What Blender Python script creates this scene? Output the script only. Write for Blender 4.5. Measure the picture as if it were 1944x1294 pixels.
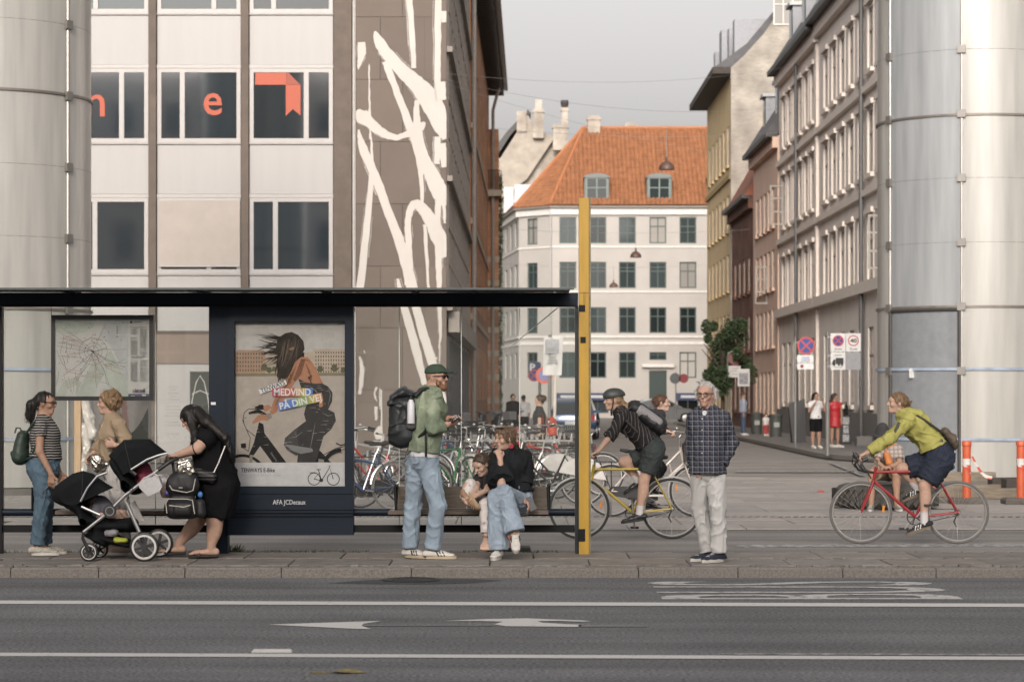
import bpy, math, random
import numpy as np
from mathutils import Vector, Matrix
random.seed(11)
rng = np.random.default_rng(11)
scene = bpy.context.scene
for _o in list(bpy.data.objects):
 bpy.data.objects.remove(_o)
COL = scene.collection
PI = math.pi
# camera, sky, sun, exposure
FPX, CX, HY, CH = 4600.0, 972.0, 750.0, 1.6      # focal length in photo pixels, vanishing point, lens height
cam_d = bpy.data.cameras.new('camera')
cam = bpy.data.objects.new('camera', cam_d)
COL.objects.link(cam)
cam.location = (0, 0, CH)
cam.rotation_euler = (PI / 2, 0, 0)
cam_d.sensor_width = 36
cam_d.lens = 36 * FPX / 1944
cam_d.shift_y = (HY - 647) / 1944
cam_d.clip_start = 0.2
cam_d.clip_end = 3000
cam_d.dof.use_dof = True
cam_d.dof.focus_distance = 22.8
cam_d.dof.aperture_fstop = 4.0
scene.camera = cam
SUN_AZ, SUN_EL = math.radians(187), math.radians(21)
world = bpy.data.worlds.new('World')
scene.world = world
world.use_nodes = True
_nt = world.node_tree
_bg = _nt.nodes['Background']
_sky = _nt.nodes.new('ShaderNodeTexSky')
_sky.sky_type = 'NISHITA'
_sky.sun_disc = False
_sky.sun_elevation = SUN_EL
_sky.sun_rotation = SUN_AZ
_sky.air_density = 1.0
_sky.dust_density = 5.8
_sky.ozone_density = 1.2
_hs = _nt.nodes.new('ShaderNodeHueSaturation')
_hs.inputs['Saturation'].default_value = 0.1
_nt.links.new(_sky.outputs[0], _hs.inputs['Color'])
_wm = _nt.nodes.new('ShaderNodeMix')
_wm.data_type = 'RGBA'
_wm.blend_type = 'MULTIPLY'
_wm.inputs[0].default_value = 1
_wm.inputs[7].default_value = (1.04, 0.99, 0.965, 1)      # thin evening haze over the whole sky
_nt.links.new(_hs.outputs[0], _wm.inputs[6])
_nt.links.new(_wm.outputs[2], _bg.inputs[0])
_bg.inputs[1].default_value = 0.15
sun_d = bpy.data.lights.new('sun', 'SUN')
sun_d.energy = 0.9
sun_d.angle = math.radians(10.0)
sun_d.color = (1.0, 0.86, 0.7)
sun = bpy.data.objects.new('sun', sun_d)
COL.objects.link(sun)
SUN_DIR = Vector((math.sin(SUN_AZ) * math.cos(SUN_EL), math.cos(SUN_AZ) * math.cos(SUN_EL), math.sin(SUN_EL)))
sun.rotation_euler = (-SUN_DIR).to_track_quat('-Z', 'Y').to_euler()
scene.view_settings.view_transform = 'Standard'
scene.view_settings.look = 'None'
scene.view_settings.gamma = 1
scene.view_settings.exposure = 0.52
scene.view_settings.use_curve_mapping = False
scene.render.engine = 'CYCLES'
scene.cycles.max_bounces = 8
scene.cycles.transparent_max_bounces = 16
scene.cycles.use_denoising = True
scene.cycles.caustics_reflective = False
scene.cycles.caustics_refractive = False
def V(*a):
 return Vector(a[0]) if len(a) == 1 else Vector(a)
def P(px, py, Y):
 return Vector(((px - CX) / FPX * Y, Y, CH - (py - HY) / FPX * Y))
def G(px, py, z=0.0):
 Y = (CH - z) * FPX / (py - HY)
 return Vector(((px - CX) / FPX * Y, Y, z))
# materials
MATS = {}
def lin(c):
 return tuple((x / 12.92 if x <= 0.04045 else ((x + 0.055) / 1.055) ** 2.4) for x in c)
def hexc(h):
 h = h.lstrip('#')
 return lin(tuple(int(h[i:i + 2], 16) / 255 for i in (0, 2, 4)))
def mat(name, col, rough=0.6, metal=0.0, var=0.12, scale=6.0, bump=0.0, bscale=60.0, spec=0.5, stretch=None, coat=0.0, second=None, smix=0.5, sheen=0.0, emit=None):
 if name in MATS:
  return MATS[name]
 if isinstance(col, str):
  col = hexc(col)
 m = bpy.data.materials.new(name)
 m.use_nodes = True
 nt = m.node_tree
 b = nt.nodes['Principled BSDF']
 b.inputs['Roughness'].default_value = rough
 b.inputs['Metallic'].default_value = metal
 b.inputs['Specular IOR Level'].default_value = spec
 if coat:
  b.inputs['Coat Weight'].default_value = coat
 if sheen:
  b.inputs['Sheen Weight'].default_value = sheen
 tc = nt.nodes.new('ShaderNodeTexCoord')
 mp = nt.nodes.new('ShaderNodeMapping')
 nt.links.new(tc.outputs['Object'], mp.inputs[0])
 if stretch:
  mp.inputs['Scale'].default_value = stretch
 n = nt.nodes.new('ShaderNodeTexNoise')
 n.inputs['Scale'].default_value = scale
 n.inputs['Detail'].default_value = 5
 n.inputs['Roughness'].default_value = 0.62
 nt.links.new(mp.outputs[0], n.inputs['Vector'])
 rp = nt.nodes.new('ShaderNodeValToRGB')
 rp.color_ramp.elements[0].position = 0.3
 rp.color_ramp.elements[1].position = 0.72
 if second is not None:
  if isinstance(second, str):
   second = hexc(second)
  lo, hi = col, second
  rp.color_ramp.elements[0].position = max(0.0, smix - 0.1)
  rp.color_ramp.elements[1].position = min(1.0, smix + 0.1)
 else:
  lo = tuple(max(0.0, c * (1 - var)) for c in col)
  hi = tuple(min(1.0, c * (1 + var)) for c in col)
 rp.color_ramp.elements[0].color = (*lo, 1)
 rp.color_ramp.elements[1].color = (*hi, 1)
 nt.links.new(n.outputs['Fac'], rp.inputs[0])
 nt.links.new(rp.outputs[0], b.inputs['Base Color'])
 if bump:
  n2 = nt.nodes.new('ShaderNodeTexNoise')
  n2.inputs['Scale'].default_value = bscale
  n2.inputs['Detail'].default_value = 4
  nt.links.new(mp.outputs[0], n2.inputs['Vector'])
  bp = nt.nodes.new('ShaderNodeBump')
  bp.inputs['Strength'].default_value = bump
  bp.inputs['Distance'].default_value = 0.01
  nt.links.new(n2.outputs['Fac'], bp.inputs['Height'])
  nt.links.new(bp.outputs[0], b.inputs['Normal'])
 MATS[name] = m
 return m
def glassmat(name, tint=(0.9, 0.93, 0.92), refl=0.06, rough=0.02, dirt=0.04):
 """clear pane: straight-through light, a thin reflection and a little dust"""
 if name in MATS:
  return MATS[name]
 m = bpy.data.materials.new(name)
 m.use_nodes = True
 nt = m.node_tree
 nt.nodes.remove(nt.nodes['Principled BSDF'])
 out = nt.nodes['Material Output']
 tr = nt.nodes.new('ShaderNodeBsdfTransparent')
 tr.inputs[0].default_value = (*tint, 1)
 gl = nt.nodes.new('ShaderNodeBsdfGlossy')
 gl.inputs['Roughness'].default_value = rough
 fr = nt.nodes.new('ShaderNodeFresnel')
 fr.inputs[0].default_value = 1.35
 ad = nt.nodes.new('ShaderNodeMath')
 ad.operation = 'MULTIPLY_ADD'
 ad.inputs[1].default_value = 1.0
 ad.inputs[2].default_value = refl - 0.02
 nt.links.new(fr.outputs[0], ad.inputs[0])
 mx = nt.nodes.new('ShaderNodeMixShader')
 nt.links.new(ad.outputs[0], mx.inputs[0])
 nt.links.new(tr.outputs[0], mx.inputs[1])
 nt.links.new(gl.outputs[0], mx.inputs[2])
 df = nt.nodes.new('ShaderNodeBsdfDiffuse')
 df.inputs[0].default_value = (0.62, 0.6, 0.57, 1)
 tc = nt.nodes.new('ShaderNodeTexCoord')
 n = nt.nodes.new('ShaderNodeTexNoise')
 n.inputs['Scale'].default_value = 1.4
 n.inputs['Detail'].default_value = 6
 nt.links.new(tc.outputs['Object'], n.inputs['Vector'])
 mu = nt.nodes.new('ShaderNodeMath')
 mu.operation = 'MULTIPLY'
 mu.inputs[1].default_value = dirt * 2
 nt.links.new(n.outputs['Fac'], mu.inputs[0])
 mx2 = nt.nodes.new('ShaderNodeMixShader')
 nt.links.new(mu.outputs[0], mx2.inputs[0])
 nt.links.new(mx.outputs[0], mx2.inputs[1])
 nt.links.new(df.outputs[0], mx2.inputs[2])
 nt.links.new(mx2.outputs[0], out.inputs[0])
 MATS[name] = m
 return m
def _nodes(name, base, rough, spec=0.4):
 m = bpy.data.materials.new(name)
 m.use_nodes = True
 nt = m.node_tree
 b = nt.nodes['Principled BSDF']
 b.inputs['Roughness'].default_value = rough
 b.inputs['Specular IOR Level'].default_value = spec
 tc = nt.nodes.new('ShaderNodeTexCoord')
 MATS[name] = m
 return m, nt, b, tc
def stripes(name, c1, c2, period, axis='Z', duty=0.5, rough=0.85, plaid=None, noise=0.02):
 """woven stripes or a check; plaid = list of (axis, period, duty, colour, strength)"""
 if name in MATS:
  return MATS[name]
 m, nt, b, tc = _nodes(name, c1, rough, 0.2)
 sep = nt.nodes.new('ShaderNodeSeparateXYZ')
 nz = nt.nodes.new('ShaderNodeTexNoise')
 nz.inputs['Scale'].default_value = 7
 nt.links.new(tc.outputs['Object'], nz.inputs['Vector'])
 vm = nt.nodes.new('ShaderNodeVectorMath')
 vm.operation = 'MULTIPLY_ADD'
 vm.inputs[1].default_value = (noise,) * 3
 nt.links.new(nz.outputs['Color'], vm.inputs[0])
 nt.links.new(tc.outputs['Object'], vm.inputs[2])
 nt.links.new(vm.outputs[0], sep.inputs[0])
 cur = None
 rgb = nt.nodes.new('ShaderNodeRGB')
 rgb.outputs[0].default_value = (*c1, 1)
 cur = rgb.outputs[0]
 for (ax, per, du, col, st) in (plaid or [(axis, period, duty, c2, 1.0)]):
  dv = nt.nodes.new('ShaderNodeMath'); dv.operation = 'DIVIDE'; dv.inputs[1].default_value = per
  if ax == 'D':
   ad = nt.nodes.new('ShaderNodeMath'); ad.operation = 'MULTIPLY_ADD'; ad.inputs[1].default_value = 0.6
   nt.links.new(sep.outputs['Y'], ad.inputs[0]); nt.links.new(sep.outputs['X'], ad.inputs[2])
   nt.links.new(ad.outputs[0], dv.inputs[0])
  else:
   nt.links.new(sep.outputs[ax], dv.inputs[0])
  fr = nt.nodes.new('ShaderNodeMath'); fr.operation = 'FRACT'
  nt.links.new(dv.outputs[0], fr.inputs[0])
  lt = nt.nodes.new('ShaderNodeMath'); lt.operation = 'LESS_THAN'; lt.inputs[1].default_value = du
  nt.links.new(fr.outputs[0], lt.inputs[0])
  ml = nt.nodes.new('ShaderNodeMath'); ml.operation = 'MULTIPLY'; ml.inputs[1].default_value = st
  nt.links.new(lt.outputs[0], ml.inputs[0])
  mx = nt.nodes.new('ShaderNodeMix'); mx.data_type = 'RGBA'
  nt.links.new(ml.outputs[0], mx.inputs[0])
  nt.links.new(cur, mx.inputs[6])
  mx.inputs[7].default_value = (*col, 1)
  cur = mx.outputs[2]
 nt.links.new(cur, b.inputs['Base Color'])
 return m
# objects and tags
ORG = {}
KIDS = {}
def link(o):
 COL.objects.link(o)
 return o
def tag(o, label=None, cat=None, group=None, kind=None):
 if label: o['label'] = label
 if cat: o['category'] = cat
 if group: o['group'] = group
 if kind: o['kind'] = kind
 return o
def thing(name, loc, label=None, cat=None, group=None, rz=0.0):
 o = bpy.data.objects.new(name, None)
 o.empty_display_size = 0.1
 o.location = loc
 o.rotation_euler = (0, 0, rz)
 link(o)
 ORG[o.name] = Vector(loc)
 return tag(o, label, cat, group)
def copy_tree(o, parent=None):
 c = o.copy()
 COL.objects.link(c)
 c.parent = parent
 for ch in KIDS.get(o.name, []):
  copy_tree(ch, c)
 return c
def finish(name, me, mats, parent, smooth, origin=None, sharp=40):
 if not isinstance(mats, (list, tuple)):
  mats = [mats]
 for m in mats:
  me.materials.append(m)
 if smooth:
  me.shade_smooth()
  if sharp:
   me.set_sharp_from_angle(angle=math.radians(sharp))
 o = bpy.data.objects.new(name, me)
 link(o)
 if parent is not None:
  o.parent = parent
  KIDS.setdefault(parent.name, []).append(o)
  ORG[o.name] = ORG.get(parent.name, Vector((0, 0, 0)))
 elif origin is not None:
  o.location = origin
  ORG[o.name] = Vector(origin)
 return o
class MB:
 def __init__(s):
  s.v, s.f, s.m, s.mi = [], [], [], 0
 def add(s, vs, fs):
  b = len(s.v)
  s.v.extend([tuple(v) for v in vs])
  s.f.extend([tuple(i + b for i in f) for f in fs])
  s.m.extend([s.mi] * len(fs))
  return s
 def quad(s, a, b, c, d):
  return s.add([a, b, c, d], [(0, 1, 2, 3)])
 def box(s, x0, x1, y0, y1, z0, z1, ch=0.0):
  if ch <= 0:
   vs = [(x0, y0, z0), (x1, y0, z0), (x1, y1, z0), (x0, y1, z0), (x0, y0, z1), (x1, y0, z1), (x1, y1, z1), (x0, y1, z1)]
   fs = [(3, 2, 1, 0), (4, 5, 6, 7), (0, 1, 5, 4), (1, 2, 6, 5), (2, 3, 7, 6), (3, 0, 4, 7)]
   return s.add(vs, fs)
  c = ch
  vs = [(x0, y0, z0), (x1, y0, z0), (x1, y1, z0), (x0, y1, z0), (x0, y0, z1 - c), (x1, y0, z1 - c), (x1, y1, z1 - c), (x0, y1, z1 - c),
     (x0 + c, y0 + c, z1), (x1 - c, y0 + c, z1), (x1 - c, y1 - c, z1), (x0 + c, y1 - c, z1)]
  fs = [(3, 2, 1, 0), (0, 1, 5, 4), (1, 2, 6, 5), (2, 3, 7, 6), (3, 0, 4, 7), (4, 5, 9, 8), (5, 6, 10, 9), (6, 7, 11, 10), (7, 4, 8, 11), (8, 9, 10, 11)]
  return s.add(vs, fs)
 def obox(s, c, a, b, d):
  """oriented box: centre and three half-extent vectors"""
  c, a, b, d = V(c), V(a), V(b), V(d)
  vs = [c - a - b - d, c + a - b - d, c + a + b - d, c - a + b - d, c - a - b + d, c + a - b + d, c + a + b + d, c - a + b + d]
  fs = [(3, 2, 1, 0), (4, 5, 6, 7), (0, 1, 5, 4), (1, 2, 6, 5), (2, 3, 7, 6), (3, 0, 4, 7)]
  return s.add(vs, fs)
 def bar(s, p, q, w, h, up=(0, 0, 1)):
  p, q = V(p), V(q)
  d = (q - p)
  L = d.length
  d.normalize()
  u = V(up)
  sd = d.cross(u)
  if sd.length < 1e-4:
   sd = d.cross(V(1, 0, 0))
  sd.normalize()
  u = sd.cross(d)
  return s.obox((p + q) / 2, d * L / 2, sd * w / 2, u * h / 2)
 def tube(s, pts, r, n=8, cap=True, closed=False):
  pts = [V(p) for p in pts]
  k = len(pts)
  rs = r if isinstance(r, (list, tuple)) else [r] * k
  prev = None
  rings = []
  for i in range(k):
   if closed:
    t = pts[(i + 1) % k] - pts[i - 1]
   else:
    t = pts[min(i + 1, k - 1)] - pts[max(i - 1, 0)]
   if t.length < 1e-9:
    t = V(0, 0, 1)
   t.normalize()
   if prev is None:
    a = t.cross(V(0, 0, 1))
    if a.length < 1e-3:
     a = t.cross(V(0, 1, 0))
   else:
    a = prev - t * prev.dot(t)
   a.normalize()
   prev = a
   b = t.cross(a)
   rings.append([pts[i] + (a * math.cos(2 * PI * j / n) + b * math.sin(2 * PI * j / n)) * rs[i] for j in range(n)])
  vs = [p for rg in rings for p in rg]
  fs = []
  for i in range(k if closed else k - 1):
   i2 = (i + 1) % k
   for j in range(n):
    j2 = (j + 1) % n
    fs.append((i * n + j, i * n + j2, i2 * n + j2, i2 * n + j))
  if cap and not closed:
   fs.append(tuple(range(n - 1, -1, -1)))
   fs.append(tuple((k - 1) * n + j for j in range(n)))
  return s.add(vs, fs)
 def torus(s, c, axis, R, r, n=32, m=8):
  c = V(c)
  ax = V(axis).normalized()
  a = ax.cross(V(0, 0, 1))
  if a.length < 1e-3:
   a = V(1, 0, 0)
  a.normalize()
  b = ax.cross(a)
  return s.tube([c + (a * math.cos(2 * PI * i / n) + b * math.sin(2 * PI * i / n)) * R for i in range(n)], r, m, closed=True)
 def disc(s, c, axis, R, th, n=24):
  c = V(c)
  ax = V(axis).normalized()
  return s.tube([c - ax * th / 2, c + ax * th / 2], R, n)
 def lathe(s, prof, c=(0, 0, 0), n=24, ax=(0, 0, 1)):
  c, ax = V(c), V(ax).normalized()
  a = ax.cross(V(0, 1, 0))
  if a.length < 1e-3:
   a = V(1, 0, 0)
  a.normalize()
  b = ax.cross(a)
  vs, fs = [], []
  for (r, z) in prof:
   for j in range(n):
    t = 2 * PI * j / n
    vs.append(c + ax * z + (a * math.cos(t) + b * math.sin(t)) * r)
  for i in range(len(prof) - 1):
   for j in range(n):
    j2 = (j + 1) % n
    fs.append((i * n + j, i * n + j2, (i + 1) * n + j2, (i + 1) * n + j))
  return s.add(vs, fs)
 def ell(s, c, r, n=14, m=9, rot=None):
  vs, fs = [], []
  c = V(c)
  R = rot or Matrix.Identity(3)
  for i in range(m + 1):
   t = PI * i / m
   for j in range(n):
    f = 2 * PI * j / n
    vs.append(c + R @ V(r[0] * math.sin(t) * math.cos(f), r[1] * math.sin(t) * math.sin(f), r[2] * math.cos(t)))
  for i in range(m):
   for j in range(n):
    j2 = (j + 1) % n
    fs.append((i * n + j, (i + 1) * n + j, (i + 1) * n + j2, i * n + j2))
  return s.add(vs, fs)
 def poly(s, pts, fn=None):
  """one flat n-gon; fn maps 2D -> 3D"""
  vs = [fn(*p) for p in pts] if fn else pts
  return s.add(vs, [tuple(range(len(vs)))])
 def prism(s, pts, d):
  """polygon (3D points) extruded along vector d"""
  pts = [V(p) for p in pts]
  d = V(d)
  n = len(pts)
  vs = pts + [p + d for p in pts]
  fs = [tuple(range(n - 1, -1, -1)), tuple(range(n, 2 * n))] + [(i, (i + 1) % n, n + (i + 1) % n, n + i) for i in range(n)]
  return s.add(vs, fs)
 def mesh(s, name, off=Vector((0, 0, 0))):
  me = bpy.data.meshes.new(name)
  me.from_pydata([(v[0] - off[0], v[1] - off[1], v[2] - off[2]) for v in s.v], [], s.f)
  if any(s.m):
   me.polygons.foreach_set('material_index', s.m)
  me.update()
  return me
 def build(s, name, mats, parent=None, smooth=False, origin=None, sharp=40):
  off = ORG.get(parent.name, Vector((0, 0, 0))) if parent is not None else (Vector(origin) if origin is not None else Vector((0, 0, 0)))
  return finish(name, s.mesh(name, off), mats, parent, smooth, origin, sharp)
def text_mb(txt, size, fn, depth=0.0, bold=0.0, align='CENTER', mb=None, res=3):
 """lettering from Blender's built-in font as flat faces; fn maps (x, y) of the text plane to 3D"""
 cu = bpy.data.curves.new('lettering', 'FONT')
 cu.body = txt
 cu.size = size
 cu.align_x = align
 cu.align_y = 'CENTER'
 cu.resolution_u = res
 cu.offset = bold
 ob = bpy.data.objects.new('lettering_tmp', cu)
 COL.objects.link(ob)
 dg = bpy.context.evaluated_depsgraph_get()
 me = bpy.data.meshes.new_from_object(ob.evaluated_get(dg))
 vs = [tuple(v.co) for v in me.vertices]
 fs = [tuple(p.vertices) for p in me.polygons]
 bpy.data.objects.remove(ob)
 bpy.data.curves.remove(cu)
 bpy.data.meshes.remove(me)
 mb = mb or MB()
 mb.add([fn(v[0], v[1]) for v in vs], fs)
 return mb
# smooth implicit bodies
def _perp(w):
 a = w.cross(V(0, 0, 1))
 if a.length < 1e-3:
  a = V(1, 0, 0)
 return a.normalized()
class SDF:
 """a body as a smooth union of tapered, rounded bones, turned into one surface"""
 def __init__(s):
  s.pr = []
 def bone(s, a, b, ra, rb, k=0.02, side=None, flat=(0, 0), neg=False):
  a, b = V(a), V(b)
  w = b - a
  L = max(w.length, 1e-5)
  w = w / L if L > 1e-4 else V(0, 0, 1)
  if side is None:
   u = _perp(w)
  else:
   u = V(side)
   u = u - w * u.dot(w)
   u = u.normalized() if u.length > 1e-4 else _perp(w)
  v = w.cross(u)
  ra = ra if isinstance(ra, tuple) else (ra, ra)
  rb = rb if isinstance(rb, tuple) else (rb, rb)
  s.pr.append((a, u, v, w, L, ra, rb, k, flat, neg))
  return s
 def ell(s, c, r, axes=None, k=0.02, neg=False):
  c = V(c)
  u, v, w = axes if axes else (V(1, 0, 0), V(0, 1, 0), V(0, 0, 1))
  s.pr.append((c, V(u), V(v), V(w), None, r, None, k, (0, 0), neg))
  return s
 def cut(s, p, n):
  s.pr.append(('cut', V(p), V(n).normalized()))
  return s
 def build(s, name, mats, parent, vox=0.008, wr=0.0, wf=70.0, aniso=(1, 1, 0.45), sharp=0, seed=0, dir_=None):
  lo, hi = np.full(3, 1e9), np.full(3, -1e9)
  for p in s.pr:
   if p[0] == 'cut' or p[9]:
    continue
   if p[4] is None:
    r = max(p[5])
    c = np.array(p[0]); lo = np.minimum(lo, c - r); hi = np.maximum(hi, c + r)
   else:
    r = max(p[5] + p[6])
    for c in (np.array(p[0]), np.array(p[0] + p[3] * p[4])):
     lo = np.minimum(lo, c - r); hi = np.maximum(hi, c + r)
  lo = lo - 3 * vox
  hi = hi + 3 * vox
  n = np.ceil((hi - lo) / vox).astype(int) + 1
  g = np.full(n, 0.08, dtype=np.float32)
  axs = [(lo[i] + np.arange(n[i]) * vox).astype(np.float32) for i in range(3)]
  for p in s.pr:
   if p[0] == 'cut':
    q, nn = p[1], p[2]
    d = (axs[0][:, None, None] - q.x) * nn.x + (axs[1][None, :, None] - q.y) * nn.y + (axs[2][None, None, :] - q.z) * nn.z
    np.maximum(g, d, out=g)
    continue
   a, u, v, w, L, ra, rb, k, flat, neg = p
   mg = k + 2 * vox + 0.012
   if L is None:
    R = max(ra) + mg
    blo, bhi = np.array(a) - R, np.array(a) + R
   else:
    R = max(ra + rb) + mg
    e = a + w * L
    blo = np.minimum(np.array(a), np.array(e)) - R
    bhi = np.maximum(np.array(a), np.array(e)) + R
   i0 = np.clip(np.floor((blo - lo) / vox).astype(int), 0, n)
   i1 = np.clip(np.ceil((bhi - lo) / vox).astype(int) + 1, 0, n)
   if np.any(i1 <= i0):
    continue
   sl = tuple(slice(i0[i], i1[i]) for i in range(3))
   X = axs[0][sl[0]][:, None, None] - a.x
   Y = axs[1][sl[1]][None, :, None] - a.y
   Z = axs[2][sl[2]][None, None, :] - a.z
   pu = X * u.x + Y * u.y + Z * u.z
   pv = X * v.x + Y * v.y + Z * v.z
   pw = X * w.x + Y * w.y + Z * w.z
   if L is None:
    q = np.sqrt((pu / ra[0]) ** 2 + (pv / ra[1]) ** 2 + (pw / ra[2]) ** 2)
    d = (q - 1) * min(ra)
   else:
    t = np.clip(pw / L, 0, 1)
    ru = ra[0] + (rb[0] - ra[0]) * t
    rv = ra[1] + (rb[1] - ra[1]) * t
    mn = np.minimum(ru, rv)
    ex = pw - t * L
    if flat[0]:
     ex = np.maximum(ex, 0)
    if flat[1]:
     ex = np.minimum(ex, 0)
    q = np.sqrt((pu / ru) ** 2 + (pv / rv) ** 2 + (ex / mn) ** 2)
    d = (q - 1) * mn
    if flat[0]:
     d = np.maximum(d, -pw)
    if flat[1]:
     d = np.maximum(d, pw - L)
   o = g[sl]
   if neg:
    g[sl] = np.maximum(o, -d)
   else:
    if k > 0:
     h = np.clip(0.5 + 0.5 * (o - d) / k, 0, 1)
     g[sl] = o + (d - o) * h - k * h * (1 - h)
    else:
     g[sl] = np.minimum(o, d)
  vs, fs = nets(g, lo, vox)
  if wr > 0 and len(vs):
   vs = crease(vs, fs, wr, wf, aniso, seed)
  me = bpy.data.meshes.new(name)
  off = np.array(ORG.get(parent.name, Vector((0, 0, 0)))) if parent is not None else np.zeros(3)
  fill(me, vs - off, fs)
  return finish(name, me, mats, parent, True, None, sharp)
def fill(me, vs, fs):
 me.vertices.add(len(vs))
 me.vertices.foreach_set('co', np.ascontiguousarray(vs, dtype=np.float32).ravel())
 me.loops.add(fs.size)
 me.loops.foreach_set('vertex_index', np.ascontiguousarray(fs, dtype=np.int32).ravel())
 me.polygons.add(len(fs))
 k = fs.shape[1]
 me.polygons.foreach_set('loop_start', np.arange(0, fs.size, k, dtype=np.int32))
 me.update(calc_edges=True)
 me.validate()
def nets(g, lo, vox):
 ins = g < 0
 n = np.array(g.shape)
 c = np.zeros(n - 1, dtype=np.uint8)
 for i in (0, 1):
  for j in (0, 1):
   for k in (0, 1):
    c += ins[i:n[0] - 1 + i, j:n[1] - 1 + j, k:n[2] - 1 + k]
 act = (c > 0) & (c < 8)
 idx = np.argwhere(act)
 vid = np.full(n - 1, -1, dtype=np.int32)
 vid[act] = np.arange(len(idx))
 acc = np.zeros((len(idx), 3)); cnt = np.zeros(len(idx))
 cor = {}
 for i in (0, 1):
  for j in (0, 1):
   for k in (0, 1):
    cor[(i, j, k)] = g[idx[:, 0] + i, idx[:, 1] + j, idx[:, 2] + k]
 for ax in range(3):
  o = [a for a in range(3) if a != ax]
  for p in (0, 1):
   for q in (0, 1):
    c0 = [0, 0, 0]; c0[o[0]] = p; c0[o[1]] = q
    c1 = list(c0); c1[ax] = 1
    a, b = cor[tuple(c0)], cor[tuple(c1)]
    m = (a < 0) != (b < 0)
    t = a / np.where(m, a - b, 1)
    for d in range(3):
     acc[:, d] += np.where(m, (t if d == ax else c0[d]), 0)
    cnt += m
 vs = lo + (idx + acc / np.maximum(cnt, 1)[:, None]) * vox
 quads = []
 for ax in range(3):
  o1, o2 = (ax + 1) % 3, (ax + 2) % 3
  s0 = [slice(None)] * 3; s1 = [slice(None)] * 3
  s0[ax] = slice(0, n[ax] - 1); s1[ax] = slice(1, n[ax])
  for a in (o1, o2):
   s0[a] = slice(1, n[a] - 1); s1[a] = slice(1, n[a] - 1)
  A, B = ins[tuple(s0)], ins[tuple(s1)]
  e = np.argwhere(A != B)
  if not len(e):
   continue
  sgn = A[e[:, 0], e[:, 1], e[:, 2]]
  e[:, o1] += 1; e[:, o2] += 1
  def cell(d1, d2):
   q = e.copy(); q[:, o1] -= d1; q[:, o2] -= d2
   return vid[q[:, 0], q[:, 1], q[:, 2]]
  f = np.stack([cell(1, 1), cell(0, 1), cell(0, 0), cell(1, 0)], 1)
  f[~sgn] = f[~sgn][:, ::-1]
  quads.append(f)
 fs = np.concatenate(quads) if quads else np.zeros((0, 4), int)
 return vs, fs
def crease(vs, fs, amp, freq, aniso, seed):
 r = np.random.default_rng(seed + 5)
 a, b, c = vs[fs[:, 0]], vs[fs[:, 1]], vs[fs[:, 2]]
 nf = np.cross(b - a, c - a)
 nv = np.zeros_like(vs)
 for i in range(4):
  np.add.at(nv, fs[:, i], nf)
 nv /= np.maximum(np.linalg.norm(nv, axis=1), 1e-12)[:, None]
 p = vs * np.array(aniso)
 d = np.zeros(len(vs))
 warp = np.sin(p @ (r.normal(size=(3, 3)) * freq * 0.3)) * 0.8
 for i in range(9):
  kv = r.normal(size=3)
  kv *= freq * r.uniform(0.45, 1.3) / np.linalg.norm(kv)
  m = np.sin(p @ (r.normal(size=3) * 14) + r.uniform(0, 6.28)) + np.sin(p @ (r.normal(size=3) * 9) + r.uniform(0, 6.28))
  m = np.clip((m - 0.35) / 0.9, 0, 1)
  rg = (1 - np.abs(np.sin(p @ kv * 0.5 + warp @ r.normal(size=3) + r.uniform(0, 6.28)))) ** 2.2
  d += m * (rg - 0.25) * 1.25
 return vs + nv * (d * amp)[:, None]
# ================================================================ ground, road, pavements
def asphalt(name, c, spk=0.5):
 m, nt, b, tc = _nodes(name, c, 0.85, 0.3)
 def noise(sc, det, st=None):
  n = nt.nodes.new('ShaderNodeTexNoise')
  n.inputs['Scale'].default_value = sc
  n.inputs['Detail'].default_value = det
  if st:
   mp = nt.nodes.new('ShaderNodeMapping')
   mp.inputs['Scale'].default_value = st
   nt.links.new(tc.outputs['Object'], mp.inputs[0])
   nt.links.new(mp.outputs[0], n.inputs['Vector'])
  else:
   nt.links.new(tc.outputs['Object'], n.inputs['Vector'])
  return n
 fine, big, drag = noise(42, 9), noise(0.9, 4), noise(1.1, 4, (0.12, 1.6, 1))
 def ramp(src, a, b_, lo, hi):
  r = nt.nodes.new('ShaderNodeValToRGB')
  r.color_ramp.elements[0].position = a; r.color_ramp.elements[1].position = b_
  r.color_ramp.elements[0].color = (lo, lo, lo, 1); r.color_ramp.elements[1].color = (hi, hi, hi, 1)
  nt.links.new(src.outputs['Fac'], r.inputs[0])
  return r.outputs[0]
 cur = nt.nodes.new('ShaderNodeRGB'); cur.outputs[0].default_value = (*c, 1); cur = cur.outputs[0]
 for r in (ramp(fine, 0.36, 0.64, 1 - spk, 1 + spk), ramp(big, 0.3, 0.7, 0.87, 1.12), ramp(drag, 0.35, 0.65, 0.76, 1.18)):
  mx = nt.nodes.new('ShaderNodeMix'); mx.data_type = 'RGBA'; mx.blend_type = 'MULTIPLY'; mx.inputs[0].default_value = 1
  nt.links.new(cur, mx.inputs[6]); nt.links.new(r, mx.inputs[7]); cur = mx.outputs[2]
 nt.links.new(cur, b.inputs['Base Color'])
 bp = nt.nodes.new('ShaderNodeBump'); bp.inputs['Strength'].default_value = 0.5; bp.inputs['Distance'].default_value = 0.006
 nt.links.new(fine.outputs['Fac'], bp.inputs['Height']); nt.links.new(bp.outputs[0], b.inputs['Normal'])
 return m
ASPH = asphalt('road_asphalt', (0.13, 0.132, 0.135))
ASPH2 = asphalt('pale_asphalt', (0.2, 0.19, 0.18), 0.2)
STREET = asphalt('street_asphalt', (0.24, 0.225, 0.208), 0.15)
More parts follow.
